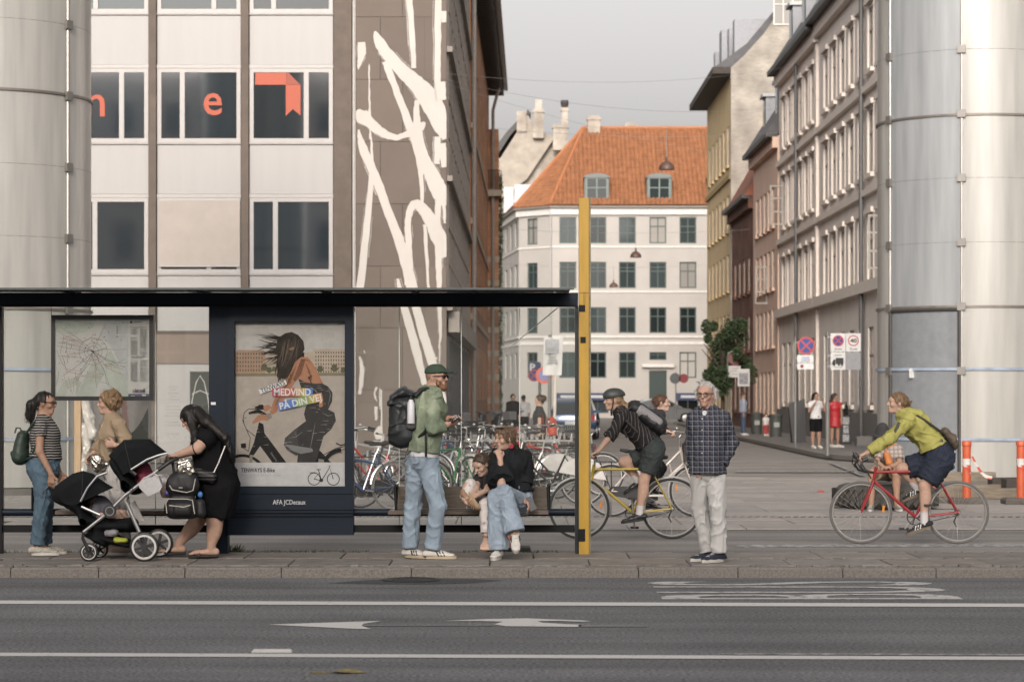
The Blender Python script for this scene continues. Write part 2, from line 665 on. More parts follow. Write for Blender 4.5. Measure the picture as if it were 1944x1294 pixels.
def paintmat(name, c, wear=0.36):
 m, nt, b, tc = _nodes(name, c, 0.7)
 n = nt.nodes.new('ShaderNodeTexNoise'); n.inputs['Scale'].default_value = 9; n.inputs['Detail'].default_value = 8; n.inputs['Roughness'].default_value = 0.75
 nt.links.new(tc.outputs['Object'], n.inputs['Vector'])
 r = nt.nodes.new('ShaderNodeValToRGB')
 r.color_ramp.elements[0].position = wear; r.color_ramp.elements[0].color = (0.16, 0.16, 0.155, 1)
 r.color_ramp.elements[1].position = wear + 0.1; r.color_ramp.elements[1].color = (*c, 1)
 nt.links.new(n.outputs['Fac'], r.inputs[0]); nt.links.new(r.outputs[0], b.inputs['Base Color'])
 return m
PAINT = paintmat('road_paint', (0.54, 0.53, 0.51), .31)
PAINTW = paintmat('worn_road_paint', (0.42, 0.41, 0.4), 0.47)
GRANITE = mat('granite_kerb', (0.17, 0.155, 0.14), 0.85, var=0.35, scale=55, bump=0.3, bscale=90)
SLAB = [mat('paving_slab_%d' % i, c, 0.85, var=0.26, scale=5, bump=0.15, bscale=80) for i, c in enumerate([(0.18, 0.163, 0.147), (0.2, 0.183, 0.165), (0.16, 0.146, 0.132), (0.19, 0.167, 0.145)])]
COBBLE = [mat('cobble_%d' % i, c, 0.85, var=0.3, scale=30, bump=0.3) for i, c in enumerate([(0.16, 0.145, 0.13), (0.2, 0.18, 0.16), (0.13, 0.12, 0.11)])]
JOINT = mat('joint_sand', (0.03, 0.028, 0.025), 0.95, var=0.4, scale=20)
def sheet(name, x0, x1, y0, y1, z, m, kind='structure', nx=1, ny=1):
 mb = MB()
 mb.quad((x0, y0, z), (x1, y0, z), (x1, y1, z), (x0, y1, z))
 o = mb.build(name, m)
 o['kind'] = kind
 return o
sheet('ground', -500, 500, -120, 1400, -0.03, STREET)
sheet('road', -60, 60, 2.0, 21.27, 0.0, ASPH)
sheet('cycle_track', -60, 60, 23.56, 28.75, 0.0, ASPH2)
near_pave = MB().box(-60, 60, -6.0, 2.0, -0.03, 0.1).build('near_pavement', SLAB[0]); near_pave['kind'] = 'structure'
pave = MB().box(-30, 30, 21.43, 23.55, -0.02, 0.05).build('pavement', JOINT)
pave['kind'] = 'structure'
kerb_j = [-330, -150, 20, 187, 351, 534, 781, 1003, 1212, 1401, 1600, 1777, 1960, 2140]
kerb = MB().box(-30, 30, 21.30, 21.42, -0.02, 0.06).build('kerb', JOINT)
kerb['kind'] = 'structure'
for a, b in zip(kerb_j, kerb_j[1:]):
 x0, x1 = (a - CX) / FPX * 21.27, (b - CX) / FPX * 21.27
 MB().box(x0 + 0.004, x1 - 0.004, 21.27 + random.uniform(-.004, .004), 21.425, -0.02, 0.085 + random.uniform(-.003, .003), ch=0.012).build('kerb_stone', GRANITE, kerb)
def slabrow(y0, y1, length, x0, x1, mats, z, name, jit=0.003, joint=0.012, parent=pave, off=0.0, vary=0.0):
 x = x0 + off
 while x < x1:
  L = length * (1 + random.uniform(-vary, vary))
  zz = z + random.uniform(-jit, jit)
  MB().box(x + joint / 2, x + L - joint / 2, y0 + joint / 2 + random.uniform(0, vary * .03), y1 - joint / 2 - random.uniform(0, vary * .03), 0.0, zz, ch=min(0.006, joint)).build(name, random.choice(mats), parent)
  x += L
slabrow(21.435, 21.545, 0.14, -4.75, 4.75, COBBLE, 0.084, 'cobble', 0.01, 0.034, vary=0.28)
slabrow(21.545, 21.655, 0.135, -4.8, 4.8, COBBLE, 0.086, 'cobble', 0.01, 0.034, vary=0.28)
slabrow(21.66, 22.46, 0.9, -5.0, 5.1, SLAB, 0.085, 'paving_slab', off=0.3)
slabrow(22.47, 22.58, 0.15, -4.9, 4.9, COBBLE, 0.086, 'cobble', 0.009, 0.034, vary=0.28)
slabrow(22.59, 23.39, 0.9, -5.2, 5.2, SLAB, 0.085, 'paving_slab')
slabrow(23.4, 23.545, 0.24, -5.2, 5.2, COBBLE, 0.086, 'cobble', 0.008, 0.03, vary=0.24)
# plaza of large granite slabs behind the cycle track
plaza = MB().box(-30, 30, 28.86, 47.6, -0.025, -0.004).build('plaza', JOINT)
plaza['kind'] = 'structure'
PS = [mat('plaza_slab_%d' % i, c, 0.8, var=0.15, scale=3, bump=0.1) for i, c in enumerate([(0.27, 0.25, 0.233), (0.3, 0.278, 0.257), (0.25, 0.234, 0.22), (0.28, 0.256, 0.238)])]
PSM = []
for m in PS:
 me = MB().box(-0.695, 0.695, -0.495, 0.495, -0.02, 0.012, ch=0.006).mesh('paving_slab')
 me.materials.append(m)
 PSM.append(me)
for r in range(18):
 Yr = 29.4 + r * 1.02
 hw = Yr * 0.225
 n = int(2 * hw / 1.4) + 1
 for i in range(min(n, 15)):
  o = bpy.data.objects.new('paving_slab', random.choice(PSM))
  link(o); o.parent = plaza
  o.location = ((i - n / 2 + 0.5 + 0.5 * (r % 2)) * 1.4, Yr, random.uniform(-.003, .003))
drain = MB()
for i in range(110):
 x = -11 + i * 0.2
 drain.box(x, x + 0.17, 28.77, 28.85, -0.012, 0.002)
drain.build('drain_channel', mat('cast_iron', (0.03, 0.03, 0.03), 0.5, 0.6))['kind'] = 'structure'
ts = MB()
for i in range(150):
 ts.obox((-7.5 + i * .1, 31.62, .016), (.028, .05, 0), (.012, -.006, 0), (0, 0, .004))
ts.build('tactile_strip', mat('tactile_dark', (.09, .085, .08), .9))['kind'] = 'structure'
# the pavement of the side street on the right, with its kerb
rp = MB().prism([(8.35, 92, 0), (8.05, 62.5, 0), (8.5, 59.6, 0), (9.6, 58.6, 0), (40, 58.2, 0), (40, 136, 0), (9.2, 136, 0)], (0, 0, 0.1)).build('street_pavement', mat('dark_paving', (0.17, 0.16, 0.15), 0.9, var=0.25, scale=3))
rp['kind'] = 'structure'
kb = [(9.15, 136), (8.3, 92), (8.0, 62.5), (8.12, 60.9), (8.45, 59.5), (9.0, 58.8), (9.6, 58.5), (40, 58.1)]
def kerbline(pts, name, w=0.16, z=0.11):
 mb = MB()
 for (a, b) in zip(pts, pts[1:]):
  d = V(b[0] - a[0], b[1] - a[1], 0)
  k = max(1, int(d.length / 1.2))
  for i in range(k):
   p, q = V(*a, 0) + d * (i / k) + d.normalized() * .006, V(*a, 0) + d * ((i + 1) / k) - d.normalized() * .006
   mb.bar(p + V(0, 0, z / 2), q + V(0, 0, z / 2), w, z)
 o = mb.build(name, GRANITE)
 o['kind'] = 'structure'
 return o
kerbline(kb, 'street_kerb')
lp = MB().box(-45, -1.0, 57.6, 61.1, -0.02, 0.1).build('office_pavement', mat('light_paving', (0.3, 0.275, 0.25), 0.9, var=0.15, scale=2)); lp['kind'] = 'structure'
kerbline([(-45, 57.5), (-1.0, 57.5), (-0.75, 57.9), (-0.7, 61), (-0.4, 150)], 'office_kerb')
MB().prism([(-1.6, 61.1, 0), (-0.78, 61.1, 0), (-0.48, 150, 0), (-1.3, 150, 0)], (0, 0, 0.095)).build('lane_pavement', SLAB[2])['kind'] = 'structure'
# painted markings
def strip(name, pts, m, z=0.004, ground=True):
 o = MB().poly([G(x, y, z) for x, y in pts]).build(name, m)
 o['kind'] = 'structure'
 return o
def line(name, x0, y0, x1, y1, w, m, z=0.004):
 a, b = G(x0, y0, z), G(x1, y1, z)
 d = (b - a).normalized()
 n = V(-d.y, d.x, 0) * w / 2
 a -= d * 3; b += d * 3
 o = MB().quad(a - n, b - n, b + n, a + n).build(name, m)
 o['kind'] = 'structure'
line('bus_lane_line', 0, 1142, 1944, 1148, 0.30, PAINT)
line('lane_line', 0, 1241, 1944, 1248.5, 0.19, PAINT)
strip('worn_line', [(1365, 1239.5), (1500, 1239), (1944, 1240.5), (1944, 1243), (1500, 1241.5), (1380, 1241.5)], PAINTW)
strip('cycle_edge_line', [(1395, 1038.5), (1944, 1036.5), (1944, 1031.5), (1400, 1033.5)], PAINTW)
strip('crossing_line', [(1395, 893.2), (1660, 893.2), (1660, 894.6), (1395, 894.6)], PAINTW)
strip('crossing_line', [(1572, 877), (1580, 877), (1642, 902), (1632, 902)], PAINTW)
# turn arrow, stretched along the lane for the drivers
strip('arrow_marking', [(508, 1184.5), (724, 1177.5), (690, 1183), (686, 1187), (704, 1193), (670, 1192.5)], PAINT)
strip('arrow_marking', [(842, 1177.5), (920, 1174.2), (1000, 1172.6), (1030, 1174), (1100, 1176.3), (1122, 1178), (1105, 1179), (1062, 1177.6), (1020, 1178), (1030, 1181), (1070, 1183.5), (1108, 1185), (1098, 1189), (960, 1187.5), (938, 1184), (955, 1179), (910, 1177.6)], PAINT)
strip('arrow_marking', [(690, 1185.4), (940, 1184.8), (940, 1186.8), (690, 1187.2)], paintmat('nearly_gone_paint', (0.36, 0.355, 0.345), 0.56))
strip('arrow_marking', [(1098, 1185.2), (1230, 1186.4), (1230, 1188.6), (1098, 1188.8)], MATS['nearly_gone_paint'])
# BUS painted on the lane, read by drivers heading left
y_s, y_b = G(1500, 1103.5).y, G(1500, 1137.5).y
x_top, x_bot = G(1238, 1121).x, G(1800, 1121).x
tb = text_mb('BUS', 1.0, lambda x, y: (x, y, 0), align='LEFT', res=4)
tx = [v[0] for v in tb.v]; ty = [v[1] for v in tb.v]
tb.v = [(x_bot + (x_top - x_bot) * (v[1] - min(ty)) / (max(ty) - min(ty)), y_b + (y_s - y_b) * (v[0] - min(tx)) / (max(tx) - min(tx)), 0.004) for v in tb.v]
o = tb.build('bus_lettering', paintmat('lettering_paint', (0.46, 0.45, 0.435), 0.4)); o['kind'] = 'structure'
# small things on the road
g = G(780, 1103, 0)
dr = MB().lathe([(0.0, 0.006), (0.2, 0.006), (0.21, 0.012), (0.25, 0.012), (0.26, 0.0)], (g.x, g.y + .1, 0.001), 28)
for k in range(-3, 4):
 dr.box(g.x - 0.17, g.x + 0.17, g.y + .1 + k * 0.045 - 0.01, g.y + .1 + k * 0.045 + 0.01, 0.006, 0.011)
tag(dr.build('drain_cover', MATS['cast_iron'], smooth=True, origin=g), 'round iron drain cover in the gutter by the kerb', 'drain cover')
pt = MB().poly([G(x, y, 0.002) for x, y in [(622, 1106), (700, 1100), (760, 1097.5), (900, 1098), (955, 1101), (900, 1106), (800, 1109), (700, 1108)]])
pt.build('road_patch', asphalt('patch_asphalt', (0.06, 0.06, 0.058)))['kind'] = 'structure'
g = G(655, 1277, 0)
lf = MB()
lfp = [(-0.085, 0, 0.006), (-0.05, -0.045, 0.016), (0.0, -0.055, 0.012), (0.06, -0.03, 0.006), (0.13, 0.0, 0.004), (0.06, 0.04, 0.018), (0.0, 0.06, 0.02), (-0.05, 0.04, 0.012)]
for i in range(8):
 a, b = lfp[i], lfp[(i + 1) % 8]
 lf.add([V(g) + V(0, 0, 0.006), V(g) + V(*a), V(g) + V(*b)], [(0, 1, 2)])
lf.tube([V(g) + V(-0.08, 0, 0.008), V(g) + V(-0.2, -0.01, 0.006)], 0.004, 5)
tag(lf.build('fallen_leaf', mat('dry_leaf', (0.2, 0.16, 0.06), 0.8, var=0.4, scale=20), origin=g), 'yellow brown fallen leaf lying alone on the asphalt', 'leaf')
g = G(515, 1237, 0)
tag(MB().box(g.x - 0.12, g.x + 0.13, g.y - 0.035, g.y + 0.035, 0.0, 0.018, ch=0.01).build('road_stud', mat('stud_white', (0.5, 0.49, 0.47), 0.6), origin=g), 'small white road stud beside the lane line', 'road stud')
# weeds growing along the back edge of the pavement
wd = MB()
for i in range(900):
 px = random.choice([random.gauss(435, 16), random.uniform(440, 700), random.uniform(470, 640), random.uniform(880, 1060), random.uniform(0, 400)])
 tall = 1.7 if abs(px - 435) < 26 else 0.6
 Y = 23.45 + random.uniform(-0.04, 0.06)
 x = (px - CX) / FPX * Y
 h = random.uniform(0.015, 0.06) * tall
 dx, dy = random.uniform(-1, 1) * h * .8, random.uniform(-.03, .03)
 wd.add([(x - .004, Y, .08), (x + .004, Y, .08), (x + dx, Y + dy, .08 + h)], [(0, 1, 2)])
o = wd.build('weeds', mat('weed_green', (0.06, 0.075, 0.03), 0.8, var=0.4, scale=8))
tag(o, 'low green weeds along the back edge of the pavement', 'weeds', kind='stuff')
# ================================================================ buildings
def facade_frame(O, U):
 O = V(O); U = V(U).normalized(); Z = V(0, 0, 1); I = Z.cross(U)     # I points into the building
 return O, U, Z, I
def wall_open(mb, O, U, W, H, ops, depth=0.16):
 """a wall with real openings and reveals"""
 O, U, Z, I = facade_frame(O, U)
 us = sorted({0.0, W} | {round(o[0], 4) for o in ops} | {round(o[2], 4) for o in ops})
 vs = sorted({0.0, H} | {round(o[1], 4) for o in ops} | {round(o[3], 4) for o in ops})
 pt = lambda u, v, d=0.0: O + U * u + Z * v + I * d
 for a, b in zip(us, us[1:]):
  run = None
  for c, d in zip(vs, vs[1:]):
   hole = any(o[0] - 1e-4 <= a and b <= o[2] + 1e-4 and o[1] - 1e-4 <= c and d <= o[3] + 1e-4 for o in ops)
   if not hole:
    mb.quad(pt(a, c), pt(b, c), pt(b, d), pt(a, d))
 for (a, c, b, d) in ops:
  mb.quad(pt(a, c), pt(a, c, depth), pt(b, c, depth), pt(b, c))
  mb.quad(pt(a, d), pt(b, d), pt(b, d, depth), pt(a, d, depth))
  mb.quad(pt(a, c), pt(a, d), pt(a, d, depth), pt(a, c, depth))
  mb.quad(pt(b, c), pt(b, c, depth), pt(b, d, depth), pt(b, d))
 return mb
def lbox(mb, O, U, u0, u1, v0, v1, d0, d1):
 O, U, Z, I = facade_frame(O, U)
 c = O + U * (u0 + u1) / 2 + Z * (v0 + v1) / 2 + I * (d0 + d1) / 2
 return mb.obox(c, U * (u1 - u0) / 2, I * (d1 - d0) / 2, Z * (v1 - v0) / 2)
def panemat(name, c=(0.022, 0.028, 0.029), ior=1.45):
 if name in MATS:
  return MATS[name]
 m, nt, b, tc = _nodes(name, c, 0.05, 0.5 if ior > 1.8 else 0.28)
 b.inputs['IOR'].default_value = ior
 oi = nt.nodes.new('ShaderNodeObjectInfo')
 r = nt.nodes.new('ShaderNodeValToRGB')
 r.color_ramp.elements[0].color = (*[x * 0.5 for x in c], 1)
 r.color_ramp.elements[1].color = (*[min(1, x * 2.6) for x in c], 1)
 nt.links.new(oi.outputs['Random'], r.inputs[0]); nt.links.new(r.outputs[0], b.inputs['Base Color'])
 n = nt.nodes.new('ShaderNodeTexNoise'); n.inputs['Scale'].default_value = 1.3
 nt.links.new(tc.outputs['Object'], n.inputs['Vector'])
 bp = nt.nodes.new('ShaderNodeBump'); bp.inputs['Strength'].default_value = 0.02; bp.inputs['Distance'].default_value = 0.02
 nt.links.new(n.outputs['Fac'], bp.inputs['Height']); nt.links.new(bp.outputs[0], b.inputs['Normal'])
 return m
PANE = panemat('window_pane')
CURT = panemat('curtained_pane', (0.2, 0.19, 0.175), 1.5)
WINC = {}
wr_ = random.Random(2)
def window(root, O, U, op, fm, depth=0.12, kind='cross', pane=None, name='window', fw=0.07):
 """frame mesh with its pane as a child; alike windows share their meshes"""
 O, U, Z, I = facade_frame(O, U)
 w, h = round(op[2] - op[0], 3), round(op[3] - op[1], 3)
 pane = pane or (CURT if wr_.random() < .09 else PANE)
 key = (w, h, kind, fm.name, pane.name, fw)
 if key not in WINC:
  f = MB()
  t = 0.06
  f.box(0, fw, 0, t, 0, h); f.box(w - fw, w, 0, t, 0, h)
  f.box(fw, w - fw, 0, t, 0, fw); f.box(fw, w - fw, 0, t, h - fw, h)
  b = fw * 0.8
  if kind in ('cross', 'tee', 'fine'):
   f.box(w / 2 - b / 2, w / 2 + b / 2, -0.01, t, fw, h - fw)
  if kind in ('cross', 'fine'):
   zt = h * 0.63
   f.box(fw, w / 2 - b / 2, -0.004, t, zt, zt + b); f.box(w / 2 + b / 2, w - fw, -0.004, t, zt, zt + b)
  if kind == 'fine':
   for zt in (h * 0.33,):
    f.box(fw, w / 2 - b / 2, 0.01, t, zt, zt + b * .5); f.box(w / 2 + b / 2, w - fw, 0.01, t, zt, zt + b * .5)
  if kind.startswith('off'):
   u = w * float(kind[3:])
   f.box(u - fw * .6, u + fw * .6, -0.012, t, fw, h - fw)
  fme = f.mesh(name); fme.materials.append(fm)
  pme = MB().quad((fw * .5, 0.04, fw * .5), (w - fw * .5, 0.04, fw * .5), (w - fw * .5, 0.04, h - fw * .5), (fw * .5, 0.04, h - fw * .5)).mesh('pane')
  pme.materials.append(pane)
  WINC[key] = (fme, pme)
 fme, pme = WINC[key]
 o = bpy.data.objects.new(name, fme); link(o); o.parent = root
 o.location = O + U * op[0] + Z * op[1] + I * depth - ORG[root.name]
 o.rotation_euler = (0, 0, math.atan2(U.y, U.x))
 p = bpy.data.objects.new('pane', pme); link(p); p.parent = o
 KIDS.setdefault(o.name, []).append(p)
 return o
# the office block on the left
YO = 61.0
X1 = lambda px, Y=YO: (px - CX) / FPX * Y
Z1 = lambda py, Y=YO: CH - (py - HY) / FPX * Y
office = thing('office_building', (X1(400), YO, 0), 'office block of white panels, brown columns and wide windows behind the shelter', 'building')
BROWN = mat('brown_column', (0.115, 0.09, 0.072), 0.7, var=0.18, scale=3)
WHITEP = mat('white_panel', (0.355, 0.343, 0.334), 0.45, var=0.035, scale=1.2, stretch=(2.5, 1, 0.25))
WHITEF = mat('white_window_frame', (0.38, 0.362, 0.35), 0.4, var=0.05)
GREYT = mat('grey_trim', (0.33, 0.32, 0.31), 0.5)
OPANE = panemat('office_pane', (0.008, 0.014, 0.019), 3.1)
cols = [-234, -59, 116, 291, 466, 654.5]
MB().box(X1(-400), X1(634), YO + 0.02, YO + 14, -0.02, 19).build('core_wall', mat('dark_interior_wall', (0.05, 0.05, 0.05), 0.9), office)
for c in cols[:-1]:
 MB().box(X1(c - 7), X1(c + 7), YO - 0.17, YO + 0.02, 0, 19).build('column', BROWN, office)
MB().box(X1(634), X1(668), YO - 0.12, YO + 0.4, 0, 19).build('column', BROWN, office)
rows = [(-357, -225), (-110, 22), (135, 267), (380, 515)]
kinds = {(1, 2): 'off0.37', (1, 3): 'off0.68', (1, 4): 'off0.29', (2, 2): 'off0.68', (2, 3): 'off0.3', (2, 4): 'off0.68', (3, 2): 'off0.36', (3, 3): 'off0.62', (3, 4): 'off0.31'}
O_ = V(0, YO - 0.06, 0)
for ci in range(len(cols) - 1):
 x0 = X1(cols[ci] + 8.5)
 x1 = X1(cols[ci + 1] - 8.5) if ci < 4 else X1(632.5)
 for ri, (t, b) in enumerate(rows):
  if ri == 0 and ci < 3:
   continue
  zb, zt = Z1(b + 4), Z1(t - 4)
  window(office, O_, (1, 0, 0), (x0, zb, x1, zt), WHITEF, depth=-0.035, kind=kinds.get((ri, ci), 'off0.3'), pane=OPANE if ri > 1 else PANE, fw=0.1)
  MB().box(x0 - .01, x1 + .01, YO - 0.12, YO - 0.0, zb - 0.05, zb - 0.004).build('window_sill', GREYT, office)
  MB().box(x0 - .01, x1 + .01, YO - 0.11, YO - 0.0, zt + 0.004, zt + 0.09).build('head_rail', WHITEF, office)
  z2 = zb - 0.06
  z1_ = (Z1(rows[ri + 1][0] - 4) + 0.1) if ri < 3 else Z1(628)
  MB().box(x0, x1, YO - 0.07, YO, z1_, z2).build('spandrel_panel', WHITEP, office)
# roller blind outside the middle window of the lower row
MB().box(X1(303), X1(456.5), YO - 0.16, YO - 0.135, Z1(505), Z1(382)).build('roller_blind', mat('blind_cloth', (0.4, 0.36, 0.325), 0.9, var=0.06, scale=2), office)
MB().box(X1(302), X1(457.5), YO - 0.165, YO - 0.13, Z1(507), Z1(504)).build('blind_rail', WHITEF, office)
# orange letters and the folded ribbon sign stuck on the panes
ORG_ = mat('orange_film', (0.38, 0.06, 0.018), 0.5, var=0.04)
ORG2 = mat('dark_orange_film', (0.27, 0.04, 0.012), 0.5, var=0.04)
tm = text_mb('e', 1.15, lambda x, y: (X1(406) + x, YO - 0.075, Z1(196) + y), bold=0.012)
cz = sum(v[2] for v in tm.v) / len(tm.v); cx_ = sum(v[0] for v in tm.v) / len(tm.v)
tm.v = [(X1(406) + (v[0] - cx_) * 0.95, v[1], Z1(199.5) + (v[2] - cz)) for v in tm.v]
tm.build('window_letter', ORG_, office)
tm = text_mb('n', 1.15, lambda x, y: (x, YO - 0.075, y), bold=0.012)
mx_ = max(v[0] for v in tm.v); mn_ = min(v[2] for v in tm.v)
tm.v = [(X1(200) + (v[0] - mx_), v[1], Z1(222) + (v[2] - mn_)) for v in tm.v]
tm.build('window_letter', ORG_, office)
fx = lambda x, y: (X1(x), YO - 0.075, Z1(y))
MB().poly([(485, 135), (544, 135), (544, 162), (485, 162)][::-1], fx).build('window_sign', ORG_, office)
MB().poly([(544.3, 135), (571, 162), (544.3, 162)][::-1], fx).build('window_sign', ORG2, office)
MB().poly([(543, 162.3), (571, 162.3), (571, 220), (556.5, 208), (543, 221)][::-1], fx).build('window_sign', ORG_, office)
# ground floor seen through the shelter
MB().box(X1(-400), X1(634), YO - 0.14, YO, Z1(690), Z1(629)).build('fascia', mat('brown_fascia', (0.2, 0.155, 0.125), 0.6, var=0.1, scale=1.5), office)
MB().box(X1(-400), X1(634), YO - 0.17, YO - .141, Z1(633), Z1(629)).build('fascia_rail', BROWN, office)
MB().box(X1(289), X1(634), YO - 0.1, YO, 0.1, Z1(690.5)).build('shopfront_wall', WHITEP, office)
MB().box(X1(360), X1(440), YO - 0.14, YO - .101, Z1(705), Z1(701)).build('door_frame', WHITEF, office)
MB().box(X1(362), X1(402), YO - 0.13, YO - .101, 0.2, Z1(706)).build('shop_door', panemat('shop_glass', (0.05, 0.055, 0.05)), office)
dl = MB()
dl.tube([(X1(364), YO - .14, Z1(800)), (X1(366), YO - .14, Z1(760)), (X1(374), YO - .14, Z1(725)), (X1(381), YO - .14, Z1(713)), (X1(389), YO - .14, Z1(725)), (X1(397), YO - .14, Z1(760)), (X1(400), YO - .14, Z1(800))], 0.012, 5)
dl.tube([(X1(366), YO - .14, Z1(748)), (X1(381), YO - .14, Z1(741)), (X1(398), YO - .14, Z1(748))], 0.012, 5)
dl.build('door_drawing', mat('chalk_line', (0.6, 0.58, 0.55), 0.8), office)
nt_ = MB()
for k, (y, w) in enumerate([(733, 10), (738, 7), (745, 11), (751, 6), (757, 12), (770, 14), (776, 16), (782, 12), (788, 17), (800, 12), (806, 16), (822, 14)]):
 nt_.quad((X1(330 - w), YO - .103, Z1(y + 2)), (X1(330 + w * .9), YO - .103, Z1(y + 2)), (X1(330 + w * .9), YO - .103, Z1(y)), (X1(330 - w), YO - .103, Z1(y)))
nt_.build('opening_hours_print', mat('grey_print', (0.3, 0.29, 0.28), 0.8), office)
MB().box(X1(150), X1(288), YO - 0.08, YO, 0.1, Z1(690.5)).build('shop_window', MATS['shop_glass'], office)
MB().box(X1(-400), X1(149), YO - 0.09, YO, 0.1, Z1(690.5)).build('shopfront_wall', WHITEP, office)
# mural block and its glazed flank
YM = 61.0
mural = thing('mural_building', (X1(760), YM, 0), 'grey brown clad corner block painted with huge white brush strokes', 'building')
CLAD = [mat('cladding_%d' % i, c, 0.75, var=0.07, scale=1.2) for i, c in enumerate([(0.135, 0.108, 0.09), (0.145, 0.116, 0.097), (0.128, 0.102, 0.086)])]
MB().box(X1(668.5), X1(847), YM + 0.05, YM + 12, -0.02, 19).build('core_wall', MATS['dark_interior_wall'], mural)
ys = [-322, -204, -86, 32.5, 151, 269, 387, 505, 622, 740, 872]
for i, (a, b) in enumerate(zip(ys, ys[1:])):
 xs = [675, 722, 806, 848] if i % 2 else [675, 764, 848]
 for c, d in zip(xs, xs[1:]):
  MB().box(X1(c) + .005, X1(d) - .005, YM, YM + 0.05, max(0.0, Z1(b)) + .005, Z1(a) - .005).build('cladding_panel', random.choice(CLAD), mural)
for a, b in ((669.5, 672), (673, 674.6)):
 MB().box(X1(a), X1(b), YM - 0.02, YM + 0.05, 0, 19).build('reveal_strip', mat('white_strip', (0.6, 0.57, 0.54), 0.7), mural)
zA = lambda x, y: (620 + x / 2.3105, y / 2.3105)
zB = lambda x, y: (670 + x / 4.045, 560 + y / 4.045)
strokes = [
 (zA, [(152, 186, 30), (154, 230, 34), (146, 270, 20), (139, 305, 5)]),
 (zA, [(213, 138, 8), (228, 180, 40), (262, 232, 48), (330, 310, 54), (400, 375, 70), (462, 455, 88), (505, 560, 62), (520, 612, 20)]),
 (zA, [(258, 270, 28), (310, 410, 28), (366, 555, 34), (397, 640, 36), (413, 760, 22), (420, 892, 12)]),
 (zA, [(358, -60, 26), (375, 150, 24), (382, 300, 18)]),
 (zA, [(490, -60, 30), (488, 200, 26), (487, 372, 26), (492, 470, 30)]),
 (zA, [(140, 480, 8), (150, 505, 60), (185, 535, 46), (240, 580, 36), (300, 603, 24), (352, 590, 26), (398, 566, 46), (432, 538, 10)]),
 (zA, [(187, 282, 4), (187, 400, 6), (190, 520, 10), (192, 610, 8)]),
 (zA, [(140, 570, 8), (160, 650, 34), (215, 780, 38), (275, 940, 36), (330, 1090, 42), (380, 1280, 46)]),
 (zA, [(197, 600, 6), (197, 760, 18), (178, 985, 28), (143, 1290, 32)]),
 (zA, [(398, 440, 20), (395, 520, 28), (420, 670, 40), (462, 770, 62), (500, 850, 66), (522, 905, 20)]),
 (zA, [(362, 1250, 40), (360, 1080, 28), (357, 975, 26), (374, 908, 34), (408, 902, 44), (455, 965, 52), (495, 1050, 62), (518, 1130, 30)]),
 (zA, [(430, 985, 14), (438, 1100, 14), (448, 1280, 10)]),
 (zA, [(490, 880, 26), (488, 1000, 22), (492, 1150, 26), (495, 1290, 18)]),
 (zA, [(312, 1222, 12), (326, 1290, 26)]), (zA, [(516, 50, 26), (516, 100, 20)]),
 (zA, [(500, 360, 40), (506, 440, 36)]), (zA, [(502, 630, 40), (516, 735, 20)]), (zA, [(486, 600, 26), (484, 720, 22)]),
 (zA, [(515, 880, 14), (518, 980, 10)]),
 (zB, [(385, 70, 52), (470, 360, 62), (545, 660, 40), (556, 740, 10)]),
 (zB, [(478, 70, 62), (560, 360, 66), (622, 560, 62), (690, 800, 52), (712, 920, 30)]),
 (zB, [(665, 80, 28), (672, 300, 22), (664, 400, 10), (662, 560, 8)]),
 (zB, [(52, 470, 10), (72, 590, 34), (50, 760, 20)]), (zB, [(86, 425, 8), (92, 446, 10)]),
 (zB, [(184, 705, 18), (166, 760, 14), (186, 815, 10)]), (zB, [(176, 855, 24), (178, 960, 14)]),
 (zB, [(212, 1005, 16), (196, 1060, 60), (200, 1105, 40)]), (zB, [(192, 1120, 60), (188, 1195, 44)]),
 (zB, [(217, 725, 14), (224, 1195, 12)]), (zB, [(205, 705, 5), (206, 880, 6)]), (zB, [(620, 480, 10), (648, 486, 18)]),
]
MURW = mat('mural_white', (0.52, 0.49, 0.455), 0.8, var=0.05, scale=0.8)
